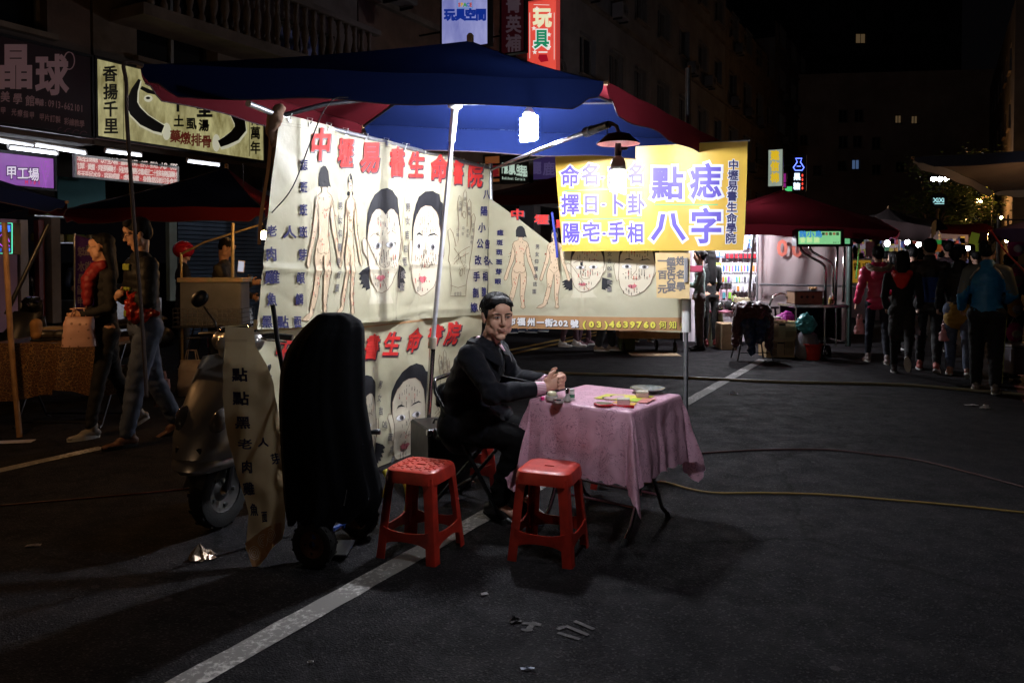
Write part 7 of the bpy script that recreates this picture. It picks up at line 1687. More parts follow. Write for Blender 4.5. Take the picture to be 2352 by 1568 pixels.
# litter
def litter(label, uv, size, m, rz=0., crumple=.012, name='litter', cat='litter', group=None):
    p = gnd(*uv); b = MB(); w, d, h = size; rnd = random.Random(int(uv[0]*7+uv[1])); n, k = 7, 5; vs = []
    for j in range(k+1):
        for i in range(n+1):
            x, y = (i/n-.5)*w, (j/k-.5)*d; vs.append(V((x+rnd.uniform(-1,1)*crumple*.5, y+rnd.uniform(-1,1)*crumple*.5, .006+abs(rnd.gauss(0,1))*h*(1-(2*i/n-1)**2)*(1-(2*j/k-1)**2)+rnd.uniform(0,.002))))
    b.add(vs, [(j*(n+1)+i, j*(n+1)+i+1, (j+1)*(n+1)+i+1, (j+1)*(n+1)+i) for j in range(k) for i in range(n)]); o = b.build(name, m); o.location = p; o.rotation_euler.z = rz; return tag(o, label, cat, group)
M_foil = mat('crumpled_foil', (.55,.42,.30), .25, .7, noise_amt=.3, nscale=30); M_wp = mat('white_litter_paper', (.6,.58,.58), .6)
litter('crumpled foil ball on the dark ground left of the banner tail', (462,1282), (.12,.09,.045), M_foil, .4, .03)
litter('folded bluish leaflet on the ground at the left edge', (30,1016), (.30,.12,.004), mat('bluish_leaflet', (.42,.42,.55), .6), .2, .006, 'leaflet', 'leaflet')
litter('small cigarette pack on the ground in front of the crates', (1685,905), (.09,.05,.012), mat('pale_blue_pack', (.5,.55,.68), .4), -.2, .004, 'cigarette_pack', 'pack')
litter('white scrap of paper on the ground in front of the blue jacket man', (2230,931), (.13,.05,.004), M_wp, .1)
litter('crumpled clear wrapper on the ground near the blue jacket man', (2262,938), (.10,.07,.03), M_wp, .7, .02)
litter('cigarette end on the asphalt below the white line', (713,1523), (.022,.010,.006), M_wp, .3, .001)
litter('dark squashed lump beside the stencil marks', (1184,1428), (.05,.03,.012), M_black, .3, .006)
litter('pale scrap on the asphalt in front of the right red stool', (1113,1366), (.030,.022,.002), mat('grey_gum', (.2,.19,.19), .8), .3, .003)
litter('tiny bluish wrapper at the bottom edge of the picture', (1212,1538), (.05,.012,.004), mat('bluish_wrapper', (.3,.34,.45), .4), .1, .004)
litter('pale leaf on the dark ground at the left', (77,1254), (.07,.03,.005), mat('dry_leaf', (.25,.2,.17), .8), .2, .006)
# cables across the road
def gcord(label, uvs, r, m): return cord(label, [gnd(*p)+V((0,0,r)) for p in uvs], r, m, 'cable', 'cable')
gcord('pale yellow hose lying across the road behind the table', [(1195,856),(1330,861),(1480,866),(1640,873),(1800,880),(1990,884),(2110,889),(2240,900),(2352,910),(2440,922)], .017, mat('pale_hose', (.30,.28,.18), .5, noise_amt=.2, nscale=9))
gcord('thin orange cord curving over the dark asphalt on the right', [(1570,1046),(1640,1040),(1760,1034),(1900,1034),(2010,1045),(2110,1058),(2240,1090),(2360,1122)], .006, mat('orange_cord', (.035,.010,.008), .6))
gcord('yellow cord leading from under the table to the right edge', [(1470,1115),(1505,1108),(1540,1112),(1590,1126),(1650,1134),(1760,1134),(1900,1138),(2050,1150),(2200,1163),(2380,1182)], .0065, mat('yellow_cord', (.20,.13,.03), .6))
gcord('thin dark red cord on the ground left of the scooter', [(-30,1165),(120,1152),(260,1140),(430,1124),(520,1118)], .005, mat('dark_red_cord', (.12,.03,.02), .5))

# unseen bulb added behind the viewer, standing for a neighbouring stall; lights camera-facing sides
def added_pole_lamp(label, p, m, r=.04):
    bulb(label, p, r, m, 'stall_lamp', .05, 'lamps of the neighbouring stalls'); p = V(p)
    pole('lamp_pole', 'pole of the '+label.replace('bulb','bulb',1), [p+V((0,-.0,.14)), p+V((0,-.4,.18)), V((p.x,p.y-.4,0))], .018, M_steel)
added_pole_lamp('warm bulb of the neighbouring stall on the left behind the viewer', (-6.5,-2.5,2.15), lit('added_bulb_warm', (1.,.64,.36), 800.))
# ================================================================== RIGHT SIDE: ACCESSORY STALL AND FOOD CART
R1 = lambda x, y: (1561.7+.2160*x, 508+.2160*y)
M_whitebulb = lit('white_bulb_glass', (.93,.93,1.), 2400.); M_dbulb = lit('far_bulb_glass', (.9,.95,1.), 60.)
umbrella('wide red umbrella over the phone accessory stall and food cart', [at(1585,512,11.6), at(2064,530,12.0), at(2010,500,15.0), at(1600,490,15.0)], at(1800,436,13.2), [M_ured]*4, val=.17, sag=.02, group='market umbrellas')
umbrella('second red umbrella seen between the mole chart banner and the yellow banner', [at(1120,450,12.2), at(1560,450,12.2), at(1540,440,15.2), at(1130,440,15.2)], at(1330,392,13.6), [M_ured]*4, val=.15, sag=.02, group='market umbrellas')
YW = 13.7; PWL = Plane((0,YW,0), (1,0,0))
# product wall: wire grid with packets
g0 = at(1600,600,YW).x; g1 = at(1740,600,YW).x
t = thing('display_grid', 'wire grid wall of the phone accessory stall', 'display rack', V(((g0+g1)/2, YW, 0))); b = MB(); w = (g1-g0)/2
for i in range(25): x = -w+2*w*i/24; b.tube([(x,0,.62),(x,0,2.35)], .004, 4)
for i in range(32): z = .62+i*.055; b.tube([(-w,0,z),(w,0,z)], .004, 4)
b.build('wire', M_chrome, t)
b = MB(); b.box((0,.15,1.2), (2*w+.4,.02,2.4)); b.build('backing_sheet', mat('stall_backing', (.62,.55,.60), .7), t)
for s in (-1,1): b = MB(); b.tube([(s*w,.02,0),(s*w,.02,2.4)], .018, 8); b.build('post', M_steel, t)
GP = 'packets hanging on the accessory wall'
PC = {}
def packet(kind, cx, cy, w, h, cols, label):
    u, v = R1(cx, cy); p = at(u, v, YW-.045)
    key = (kind, w, h, cols)
    if key in PC:
        o = copy_tree(PC[key]); o.location = p; return o
    k = .2160*YW/1764; W_, H_ = w*k, h*k; t = thing('packet', label, 'packet', p, GP)
    b = MB(); b.box((0,0,0), (W_,.03,H_), bev=.004); b.build('card', mat('card_'+cols[0][0], cols[0][1], .35), t)
    b = MB(); b.box((0,-.022,-H_*.06), (W_*.62,.022,H_*.60), bev=.006); b.build('blister', mat('goods_'+cols[1][0], cols[1][1], .2), t)
    b = MB(); b.box((0,-.0165,H_*.40), (W_*.8,.003,H_*.10)); b.build('header', mat('head_'+cols[2][0], cols[2][1], .4), t)
    PC[key] = t; return t
cW = ('white',(.66,.66,.70)); cR = ('red',(.50,.02,.03)); cK = ('black',(.02,.02,.03)); cB = ('blue',(.05,.14,.45)); cG = ('green',(.25,.60,.08)); cP = ('pink',(.70,.12,.45)); cO = ('orange',(.75,.22,.05)); cS = ('silver',(.4,.4,.45)); cV = ('violet',(.3,.12,.5)); cT = ('teal',(.1,.35,.4))
rows = []
for i in range(7): rows.append(('lamp', 500+i*48, 367, 42, 74, (cK, cR, cW), 'black and red lamp packet in the top row'))
for i in range(5): rows.append(('lampb', 340+i*0+ (0,50,95,0,0)[i] if i < 3 else 700+(i-3)*60, 250 if i > 2 else 350, 44, 70, (cB, cS, cW), 'blue packet high on the accessory wall'))
for i, c in enumerate((cB,cV,cO,cP,cB,cB,cO,cP,cB,cS,cO,cR)): rows.append(('cable'+c[0], 458+i*32, 495, 27, 108, (cW, c, c), 'white cable packet with %s plug in the second row' % c[0]))
for i, c in enumerate((cO,cG,cV,cS,cW,cT,cG,cS,cK,cS,cW,cS,cK)): rows.append(('slim'+c[0], 455+i*29, 612, 25, 98, (cW, c, cS), 'slim packet with %s goods in the third row' % c[0]))
for y in (495, 612): rows.append(('green', 403, y, 72, 106, (cG, cW, cG), 'large green and white box beside the standing women'))
for i, c in enumerate((cS,cO,cS,cW,cS)): rows.append(('case'+c[0], 570+i*45, 710, 40, 90, (cW, c, cW), 'pale phone case with %s print in the fourth row' % c[0]))
for i, c in enumerate((cV,cO,cT,cG)): rows.append(('pinkcard'+c[0], 340+i*62, 782, 52, 112, (cP, c, cW), 'pink packet with %s goods in the bottom row' % c[0]))
rows.append(('smallg', 578, 820, 44, 66, (cG, cW, cW), 'small green packet beside the right hand speaker'))
for i, c in enumerate((cW,cB,cS,cW,cB,cW,cS)): rows.append(('high'+c[0], 690+(i%3)*45, 130+(i//3)*70, 40, 62, (cW, c, cS), 'white packet with %s print at the top by the lamp' % c[0]))
for r in rows:
    t = packet(*r); t['label'] = r[6]
# speakers, shelf, boxes
p = at(*R1(475, 955), 13.2); sh = thing('display_table', 'small table with pink top and pale legs under the speakers', 'table', V((p.x, 13.2, 0)))
b = MB(); b.box((0,0,p.z-.01), (.58,.36,.03), bev=.006); b.build('tabletop', mat('pink_cover', (.68,.25,.36), .5), sh)
b = MB(); b.lathe([(.24,0),(.13,p.z-.03)], (-.16,0,0), 4, M=Rz(pi/4)); b.build('pedestal', mat('pale_green_plastic', (.55,.68,.42), .5, transl=.2), sh)
b = MB(); b.box((.12,.05,.18), (.30,.24,.36), bev=.006); b.build('drawer_box', M_white_plastic, sh)
def speaker(label, cx, cy):
    q = at(*R1(cx, cy), 13.05); t = thing('speaker', label, 'speaker', q, 'round speakers on the pink table'); r = .082; M = Rz(.35)@Rx(pi/2)
    b = MB(); b.lathe([(r*.8,-.08),(r,-.06),(r,.06),(r*.85,.08)], (0,0,0), 24, M=M); b.build('housing', M_rubber, t, smooth=40)
    b = MB(); b.lathe([(r*.62,.081),(r*.55,.088),(r*.2,.083),(.0,.086)], (0,0,0), 20, M=M)
    for i in range(6): a = i*pi/3; b.tube([M@V((r*.15*cos(a), r*.15*sin(a), .09)), M@V((r*.56*cos(a), r*.56*sin(a), .09))], .006, 5)
    b.build('rim', M_chrome, t, smooth=40)
speaker('round black speaker shaped like a tyre, left one on the pink table', 402, 900); speaker('round black speaker like a tyre with bright rim, right one on the pink table', 538, 900)
def carton(label, x0, y0, x1, y1, Y, m, d=.3, name='carton', cat='box', group=None, rz=0.):
    a, c = at(*R1(x0, y1), Y), at(*R1(x1, y0), Y); z0 = max(a.z, 0.003) if y1 < 1300 else .003; t = thing(name, label, cat, V(((a.x+c.x)/2, Y, z0)), group, rz); w, h = c.x-a.x, c.z-z0
    b = MB(); b.box((0,d/2,h/2), (w,d,h), bev=.006); b.build('body', m, t); b = MB(); b.box((0,d/2,h+.001), (.05,d,.003)); b.build('tape', mat('packing_tape', (.45,.36,.22), .3), t); return t
carton('upright beige carton with a white label on the right end of the pink table', 608, 815, 748, 938, 13.1, mat('beige_carton', (.42,.36,.22), .8, noise_amt=.1, nscale=9), .2)
carton('open brown carton on the ground behind the chair with jackets', 445, 1092, 610, 1330, 12.5, M_card, .4)
# stall lamp, real and hidden under the red canopy
for lab, u, v, Y in (('bright white lamp under the red umbrella above the accessory wall', 1700, 512, 12.8), ('white lamp behind the yellow banner over the standing women', 1600, 500, 12.4), ('white lamp behind the plastic sheet of the food cart', 1850, 470, 14.6)):
    bulb(lab, at(u, v, Y), .05, M_whitebulb, 'stall_lamp', .25, 'lamps under the red umbrella')
# plastic sheet wall
PSH = Plane((0,13.45,0), (1,0,0))
def wsh(s, w): return .02*sin(s*23+w*3)+.03*noise.noise(V((s*7, w*4, 2)))
t = thing('plastic_sheet', 'milky plastic sheet wall with faint red figures behind the food cart', 'sheet', V((at(*R1(1300,600), 13.45).x, 13.45, 0))); L0 = V(t.location)
x0, x1 = at(*R1(820,600),13.45).x, at(*R1(1790,600),13.45).x; zt = at(*R1(900,60),13.45).z
M_film = mat('milky_film', (.60,.50,.50), .22, transl=.62, noise_amt=.25, nscale=1.5, bump=.25, bscale=7)
b = MB(); b.grid(lambda s, w: V((x0+(x1-x0)*s, 13.45+wsh(s,w), zt*(1-w)+.06*w))-L0, 60, 40); b.build('film', M_film, t, smooth=True)
A = Art(); A.ch('r','0',*R1(1092,285),50,52,bold=.03); A.ch('r','0',*R1(1250,292),50,52,bold=.03); A.ch('g','宏',*R1(1050,110),24,22,bold=.03); A.ch('g','業',*R1(1170,110),24,22,bold=.03)
A.build(lambda a, z, f: V((a, 13.45-.06-f, z))-L0, {'r': mat('faint_red_print', (.55,.15,.11), .5, transl=.4), 'g': mat('faint_grey_print', (.25,.18,.22), .5, transl=.4)}, t, to2d=lambda u, v: (at(u,v,13.4).x, at(u,v,13.4).z), names={'r':'red_figures','g':'grey_characters'})
b = MB(); z = at(*R1(1200,672),13.35).z-0; b.tube([V((x0,13.33,z))-L0, V((x1,13.33,z-.03))-L0], .02, 8); b.build('rail', M_steel, t)
for cx, lab in ((822,'steel upright at the left edge of the milky sheet'),): 
    xx = at(*R1(cx,600),13.3).x; pole('pole', lab, [V((xx,13.3,2.2)), V((xx,13.3,.02))], .018, M_steel)
xx = at(*R1(1795,600),12.9).x; pole('pole', 'thick dark green post at the right end of the food cart', [V((xx+.02,12.9,2.15)), V((xx,12.9,.02))], .045, mat('dark_green_paint', (.05,.08,.07), .45, .3, noise_amt=.3, nscale=9))
pole('pole', 'slanting steel pole in front of the accessory wall', [at(*R1(790,80),12.4), gnd(*R1(700,1290))], .022, M_steel)
pole('rod', 'green plastic strip hanging right of the green post', [at(1974,560,13.5), at(1966,640,13.5)], .014, mat('green_strip', (.15,.5,.08), .4), 'strip')
# food cart
YCt = 11.7; kc = .2160*YCt/1764; CO = V((at(*R1(1470,900),YCt).x, YCt, 0)); t = thing('food_cart', 'steel food cart with bent tubes carrying a glowing green sign', 'cart', CO)
def c_(x, y, dy=0.): return at(*R1(x, y), YCt+dy)-CO
zt = c_(1400,900).z; w = (1765-1190)*kc
b = MB(); b.box((c_(1478,900).x, .25, zt), (w, .75, .05), bev=.008); b.build('worktop', M_chrome, t)
for x in (1215,1520,1640,1750):
    for dy in (-.08,.58): b = MB(); b.tube([(c_(x,900).x, dy, zt), (c_(x,900).x, dy, .16)], .018, 8); b.build('leg', M_chrome, t)
b = MB(); b.box((c_(1478,900).x, .25, .22), (w*.96,.66,.02)); b.box((c_(1700,900).x, .25, .5), (.02,.6,.5)); b.box((c_(1478,900).x, .56, .5), (w*.95,.015,.56)); b.build('panel', M_darksteel, t)
for x in (1290,1570,1640): wheel(t, (c_(x,900).x, -.02 if x != 1640 else .5, .085), (1,0,0), .085, .05)
for pts in ([(1280,262,0),(1285,300,0),(1320,345,0),(1500,440,0),(1540,480,0),(1548,520,0),(1545,885,0)], [(1375,262,.3),(1380,295,.3),(1410,330,.3),(1590,430,.3),(1628,480,.3),(1630,520,.3),(1625,885,.3)], [(1675,265,0),(1665,500,0),(1650,890,0)], [(1750,270,.2),(1745,500,.2),(1735,860,.2)]):
    b = MB(); b.tube([c_(*p) for p in pts], .022, 10); b.build('bent_tube', M_chrome, t, smooth=True)
PSG = Plane((0,YCt-.12,0), (1,0,0))
ts, Q, bx = sign_box('light_box', 'glowing green sign box on the food cart', PSG, (R1(1245,92), R1(1722,262)), .2, mottled('green_sheet', (.30,.78,.34), (.22,.62,.28), .95, 1.4), M_darksteel)
A = Art()
for c, x in zip('魏小鳥', (1295,1378,1462)): A.ch('blue', c, *R1(x+8,138), 17, 16, bold=.03)
for c, x, k in zip('鹽香醬辣醬', (1520,1555,1597,1635,1672), ('dg','rd','dg','rd','dg')): A.ch(k, c, *R1(x,135), 7, 7, bold=.03)
A.row('pl','香酥脆', *R1(1300,200), *R1(1450,200), 13, 13, bold=.04); A.row('dg','2011', *R1(1630,228), *R1(1680,228), 5, 5, bold=.02)
A.build(lambda a, z, f: PSG.P(a, z, f)-V(ts.location), {'blue': lit('gs_blue', (.05,.30,.8), .8), 'dg': mat('gs_darkgreen', (.02,.2,.05), .5), 'rd': lit('gs_red', (.6,.1,.05), .5), 'pl': lit('gs_pale', (.6,.9,.4), 1.)}, ts, to2d=lambda u, v: PSG.ab(u, v), lift=.015)
ts2, Q, bx = sign_box('light_box', 'narrow green side panel of the cart sign beside the post', Plane((0,YCt+.3,0),(1,0,0)), (R1(1738,128), R1(1822,258)), .15, mottled('green_side_sheet', (.28,.80,.40), (.1,.5,.2), .8, 3), M_darksteel)
b = c_(1362,885)+CO; t = thing('grill_box', 'wooden box with three round holes on the food cart', 'box', V((b.x, YCt+.15, zt+.027))); w, h = 300*kc, 132*kc
bb = MB(); bb.box((0,0,h/2), (w,.34,h), bev=.008); bb.build('body', mat('browned_wood', (.28,.17,.10), .6, noise_amt=.3, nscale=9), t)
for i in range(3): m_ = MB(); m_.lathe([(.022,0),(.022,.012),(.0,.012)], (-.085+i*.085-.02,-.165,h*.58), 14, M=Rx(pi/2)); m_.build('vent_hole', M_black, t)
m_ = MB(); m_.box((0,0,h+.006), (w*1.05,.38,.012), bev=.003); m_.build('lid', M_darksteel, t)
q = V((c_(1450,745).x, YCt+.1-CO.y, 0)); t = thing('bread_rolls', 'small plate of fried rolls on top of the wooden box', 'food', V((c_(1450,745).x+CO.x, YCt+.12, zt+.027+h+.013))); rnd = random.Random(3)
m_ = MB(); m_.lathe([(.05,0),(.078,.012),(.076,.014),(.05,.006)], (0,0,0), 20); m_.build('plate', M_black, t)
for i in range(6): m_ = MB(); m_.ell((rnd.uniform(-.04,.04), rnd.uniform(-.03,.03), .03+.008*(i%2)), (.028,.022,.02), 10, 7); m_.build('roll', mat('golden_roll', (.55,.33,.13), .6, noise_amt=.3, nscale=40), t, smooth=True)
for i, (x, cc, lab) in enumerate(((1566,(.14,.07,.05),'brown sauce bottle beside the bent tube'),(1612,(.1,.4,.05),'green capped sauce bottle on the cart'),(1680,(.5,.35,.1),'yellow sauce jar on the cart'),(1725,(.4,.02,.02),'red sauce jar at the right end of the cart'))):
    hh = .16 if i == 0 else .09; q = V((c_(x,880).x+CO.x, YCt+.28, zt+.026)); t = thing('sauce_bottle', lab, 'bottle', q, 'sauce bottles on the cart'); m_ = MB(); m_.lathe([(.028,0),(.03,.01),(.03,hh*.7),(.014,hh*.9),(.014,hh)], (0,0,0), 14); m_.build('body', mat('sauce_%d'%i, cc, .25), t, smooth=40); m_ = MB(); m_.lathe([(.016,hh),(.014,hh+.02)], (0,0,0), 12); m_.build('cap', M_white_plastic, t)
# crates
def crate(label, x0, y0, x1, y1, Y, z0):
    a, c = at(*R1(x0,y1),Y), at(*R1(x1,y0),Y); w = c.x-a.x; h = .27; d = .36; t = thing('crate', label, 'crate', V(((a.x+c.x)/2, Y, z0)), 'plastic crates beside the cart'); m = mat('tan_crate_plastic', (.52,.37,.20), .5, noise_amt=.1, nscale=9)
    b = MB(); b.box((0,d/2,.01), (w,d,.02)); 
    for yy in (0,d):
        b.box((0,yy,.018), (w,.016,.03)); b.box((0,yy,h*.5), (w,.016,.018)); b.box((0,yy,h-.015), (w,.02,.03))
    for xx in (-w/2,w/2): b.box((xx,d/2,h*.5), (.014,d,h*.98))
    b.build('frame', m, t); b = MB()
    n = int(w/.016)
    for i in range(n+1):
        x = -w/2+w*i/n
        if abs(x) < .06: continue
        b.box((x,0,h*.27), (.008,.012,h*.40)); b.box((x,0,h*.74), (.008,.012,h*.40))
    b.box((0,0,h*.5), (.11,.012,h*.9)); b.build('slat_panel', m, t)['kind'] = 'stuff'
    b = MB(); b.box((0,d/2,h*.45), (w*.92,d*.88,h*.8)); b.build('liner', mat('crate_liner', (.16,.10,.06), .8), t); 
    b = MB(); b.box((0,-.012,h*.82), (.10,.004,.022), bev=.002); b.build('grip_slot', M_black, t); return h
h = crate('tan plastic crate on the ground, lower one of the stack', 920,1265,1215,1455, 11.5, .003); crate('tan plastic crate with white gloves on it, upper one of the stack', 935,1085,1235,1270, 11.5, h+.006)
t = thing('work_gloves', 'white work gloves lying on the upper crate', 'gloves', V((at(*R1(1020,1070),11.6).x, 11.62, 2*h+.03))); m_ = MB(); m_.cap((-.08,0,.02),(.03,0,.025),.03,.035,sq=.6,up=(0,0,1))
for i in range(4): m_.cap((.04,-.03+i*.02,.03),(.09,-.045+i*.03,.02),.012,.01)
skin('glove', m_, .008, mat('white_cotton', (.6,.6,.6), .8), t, 1)
# gas bottle, bags, bucket
p = V((at(*R1(1365,1300),11.35).x, 11.4, 0)); t = thing('gas_cylinder', 'grey gas cylinder standing beside the crates under a teal bag', 'gas cylinder', p); b = MB(); b.lathe([(.12,0),(.15,.02),(.165,.08),(.165,.28),(.14,.36),(.06,.41),(.03,.43),(.03,.48)], (0,0,.003), 24); b.build('tank', mat('grey_gas_paint', (.20,.21,.24), .4, .2, noise_amt=.2, nscale=6), t, smooth=40)
b = MB(); b.lathe([(.09,.38),(.095,.52),(.08,.54)], (0,0,0), 20); b.build('collar', M_darksteel, t, smooth=40)
p = V((at(*R1(1352,1180),11.3).x, 11.33, at(*R1(1352,1185),11.3).z)); t = thing('plastic_bag', 'teal plastic bag stuffed full on top of the gas cylinder', 'bag', p); b = MB(); b.ell((0,0,.12), (.135,.12,.13), 16, 10); b.cap((0,0,.22),(.02,0,.27),.09,.03); skin('body', b, .012, mat('teal_plastic', (.10,.36,.36), .2, transl=.3, noise_amt=.2, nscale=12), t, 1, cloth_disp(6,.035,14,18))
p = gnd(*R1(1440,1480)); t = thing('bucket', 'red bucket on the ground in front of the food cart', 'bucket', V((p.x,p.y+.1,0))); b = MB(); b.lathe([(.0,.012),(.095,.012),(.098,.0),(.103,.0),(.135,.215),(.148,.22),(.150,.235),(.140,.237),(.128,.20),(.096,.02),(0,.02)], (0,0,.0), 28); b.build('body', mat('red_bucket_plastic', (.50,.03,.02), .35), t, smooth=40)
b = MB(); b.tube([V((.145*cos(a), -.02-.10*sin(a), .225-.02*sin(a))) for a in [pi*k/10 for k in range(11)]], .004, 5); b.build('handle', M_tin, t)
p = V((at(*R1(1128,1060),12.0).x, 12.0, at(*R1(1128,1072),12.0).z)); t = thing('storage_tub', 'magenta plastic tub beside the food cart', 'tub', V((p.x,p.y,.28))); b = MB(); b.lathe([(.12,0),(.14,.05),(.165,.30),(.18,.31),(.17,.29),(.13,.03)], (0,0,0), 20); skin('body', MB().cap((0,0,.06),(0,0,.24),.13,.15), .014, mat('magenta_bag', (.5,.06,.40), .3, transl=.3), t, 1, cloth_disp(2,.03,12,10))
pole('pole', 'short metal stand under the magenta tub', [V((p.x,p.y,.27)), V((p.x,p.y,.0))], .03, M_darksteel)
# black stool and chrome arc
p = V((at(*R1(972,910),12.2).x, 12.2, 0)); t = thing('bar_stool', 'black round stool with chrome ring behind the crates', 'stool', p); zz = at(*R1(972,915),12.2).z; b = MB(); b.lathe([(.10,-.02),(.118,-.015),(.118,.01),(.10,.02)], (0,0,zz), 22); b.build('seat', M_black, t, smooth=40)
for a in range(4): b = MB(); q = V((cos(a*pi/2+.4), sin(a*pi/2+.4), 0)); b.tube([q*.08+V((0,0,zz-.02)), q*.17+V((0,0,.0))], .011, 6); b.build('leg', M_darksteel, t)
cord('bent chrome tube arching between the black stool and the cart', [at(*R1(930,985),12.0), at(*R1(955,880),12.0), at(*R1(1000,800),12.0), at(*R1(1060,772),12.0), at(*R1(1115,780),12.0), at(*R1(1142,815),12.0), at(*R1(1150,850),12.0)], .017, M_chrome, 'bent_tube', 'tube')
# chair heaped with jackets
p = V((at(*R1(770,1400),11.25).x, 11.3, 0)); t = thing('folding_chair', 'folding chair buried under dark jackets in front of the crates', 'chair', p)
for s in (-1,1): b = MB(); b.tube([(s*.16,-.12,.45),(s*.20,-.16,.25),(s*.26,-.20,.005)], .011, 8); b.build('leg', M_darksteel, t); b = MB(); b.tube([(s*.16,.12,.45),(s*.24,.2,.005)], .011, 8); b.build('leg', M_darksteel, t)
b = MB(); b.box((0,0,.45), (.36,.34,.03), bev=.01); b.build('seat', M_black, t); b = MB(); b.tube([(-.17,.15,.45),(-.17,.2,.80),(.17,.2,.80),(.17,.15,.45)], .012, 8); b.build('back_frame', M_darksteel, t); b = MB(); b.tube([(-.2,-.16,.12),(.2,-.16,.12)], .008, 6); b.build('crossbar', M_darksteel, t)
def heap(label, shapes, m, seed, vox=.014): 
    t = thing('jacket', label, 'jacket', p, 'jackets heaped on the chair'); b = MB()
    for s in shapes: b.cap(*s)
    skin('cloth', b, vox, m, t, 2, cloth_disp(seed,.03,10,12)); return t
heap('dark red velvet jacket thrown over the chair back', [((-.12,.02,.72),(.14,.02,.70),.14,.15),((.20,-.02,.60),(.24,-.08,.18),.11,.05),((-.18,0,.62),(-.25,-.05,.20),.10,.05),((-.05,-.05,.62),(.10,-.08,.62),.14,.12)], mat('dark_red_velvet', (.10,.012,.025), .45, sheen=.6, noise_amt=.4, nscale=8), 3)
heap('black and blue jacket with sleeves hanging off the chair seat', [((-.10,-.14,.52),(.10,-.14,.54),.10,.11),((-.10,-.20,.50),(-.07,-.22,.14),.085,.05),((.06,-.20,.5),(.05,-.22,.30),.08,.05)], mat('black_blue_nylon', (.012,.014,.03), .35, noise_amt=.4, nscale=8, col2=(.02,.05,.16)), 5)
# yellow notice board behind the pink jacket woman
t, Q, bx = sign_box('notice_board', 'yellow board with two dark characters behind the woman in the pink jacket', Plane((0,14.0,0),(1,0,0)), ((1956,595),(2002,652)), .03, mat('yellow_board', (.75,.50,.05), .5, emit=(.9,.5,.05), estr=.25), M_white_plastic, cat='sign')
A = Art(); A.ch('k','鋼',1968,612,17,20,bold=.02); A.ch('k','求',1988,612,17,20,bold=.02); Pn = Plane((0,14.0,0),(1,0,0)); A.build(lambda a, z, f: Pn.P(a, z, f)-V(t.location), {'k': M_ink}, t, to2d=lambda u, v: Pn.ab(u, v), lift=.012, names={'k':'lettering'})

# ================================================================== PEOPLE ON THE RIGHT
def wd(u, Y): return (at(u, 600, Y).x, Y, 0)
SH = atan2(-SD.x, SD.y)
M_greyt = mat('grey_trousers', (.12,.10,.10), .85, noise_amt=.25, nscale=14)
J = joints(legs=((0,3),(2,4)), arms=((15,8,80,30),(12,8,85,25)), headyaw=8, headpitch=8)
build_person('woman in a long grey green coat with pinned up hair at the accessory stall', wd(1608,12.5), radians(78), J, H=1.58, hair='bun', jacket=mat('grey_green_coat', (.28,.38,.35), .6, noise_amt=.2, nscale=12), trousers=M_greyt, shoes=M_cblack, hem=.30, jw=.92, seed=21, bvox=.010, sole=M_rubber)
J = joints(arms=((5,8,30,5),(5,8,30,5))); build_person('woman with very long black hair in dark clothes at the accessory stall', wd(1632,13.0), radians(20), J, H=1.60, hair='verylong', jacket=M_cblack, trousers=M_cblack, shoes=mat('dark_red_sneaker', (.18,.02,.02), .5), seed=22, vox=.02, legw=.85, jw=.85)
M_pinkp = mat('pink_padded_nylon', (.68,.035,.12), .4, noise_amt=.2, nscale=12)
J = joints(legs=((12,2),(-8,10)), arms=((4,12,12,4),(6,12,55,20)), headyaw=0)
t, J, jo = build_person('woman in a pink padded jacket with fur trimmed hood walking away', wd(2017,10.9), SH+.25, J, H=1.62, hair='bun', jacket=M_pinkp, trousers=mat('dark_jeans', (.012,.016,.032), .8, noise_amt=.3, nscale=15), shoes=mat('pale_flat_shoe', (.3,.25,.25), .5), seed=23, jw=1.0, jdisp=puffer_disp(.11,.014), legw=.85, group='crowd walking away')
nk = J['neck']; b = MB(); b.cap(nk+V((-.07,-.05,-.0)), nk+V((-.05,-.14,-.10)), .06, .06); b.cap(nk+V((.07,-.05,0)), nk+V((.05,-.14,-.10)), .06, .06); b.cap(nk+V((-.05,-.13,-.13)), nk+V((.05,-.13,-.13)), .075, .075); skin('hood', b, .014, M_pinkp, t, 2)
b = MB(); b.tube([nk+V((.14*cos(a), -.06+.11*sin(a), .0-.06*max(0,-sin(a)))) for a in [pi+pi*k/10 for k in range(-1,12)]], .042, 8); skin('fur_trim', b, .010, mat('beige_fur', (.34,.25,.16), .9, noise_amt=.4, nscale=50, sheen=.5), t, 0, lambda c, n: .016*noise.noise(c*90)+.01*noise.noise(c*200))
bp = wd(1976,10.85); bag('thin pinkish plastic bag in the left hand of the woman in pink', V((bp[0], bp[1], .42)), (.14,.10,.22), mat('thin_pink_plastic', (.5,.28,.27), .25, transl=.5), name='carrier_bag', crush=.03, taper=.5)
J = joints(legs=((16,2),(-22,40)), arms=((12,10,30,10),(10,10,35,12)))
t, J, jo = build_person('long haired woman in a black coat with a bright red hood walking away', wd(2073,9.75), SH, J, H=1.55, hair='long', jacket=M_cblack, trousers=M_cblack, shoes=mat('canvas_shoe', (.05,.045,.05), .7), hem=.32, seed=24, jw=1.0, legw=.9, group='crowd walking away')
nk = J['neck']; b = MB(); b.cap(nk+V((-.09,-.06,-.02)), nk+V((-.02,-.155,-.17)), .05, .05); b.cap(nk+V((.09,-.06,-.02)), nk+V((.02,-.155,-.17)), .05, .05); b.cap(nk+V((-.05,-.13,-.07)), nk+V((.05,-.13,-.07)), .06, .06); b.cap(nk+V((0,-.14,-.09)), nk+V((0,-.155,-.20)), .06, .035); skin('hood', b, .012, mat('red_hood_lining', (.72,.022,.016), .7), t, 2)
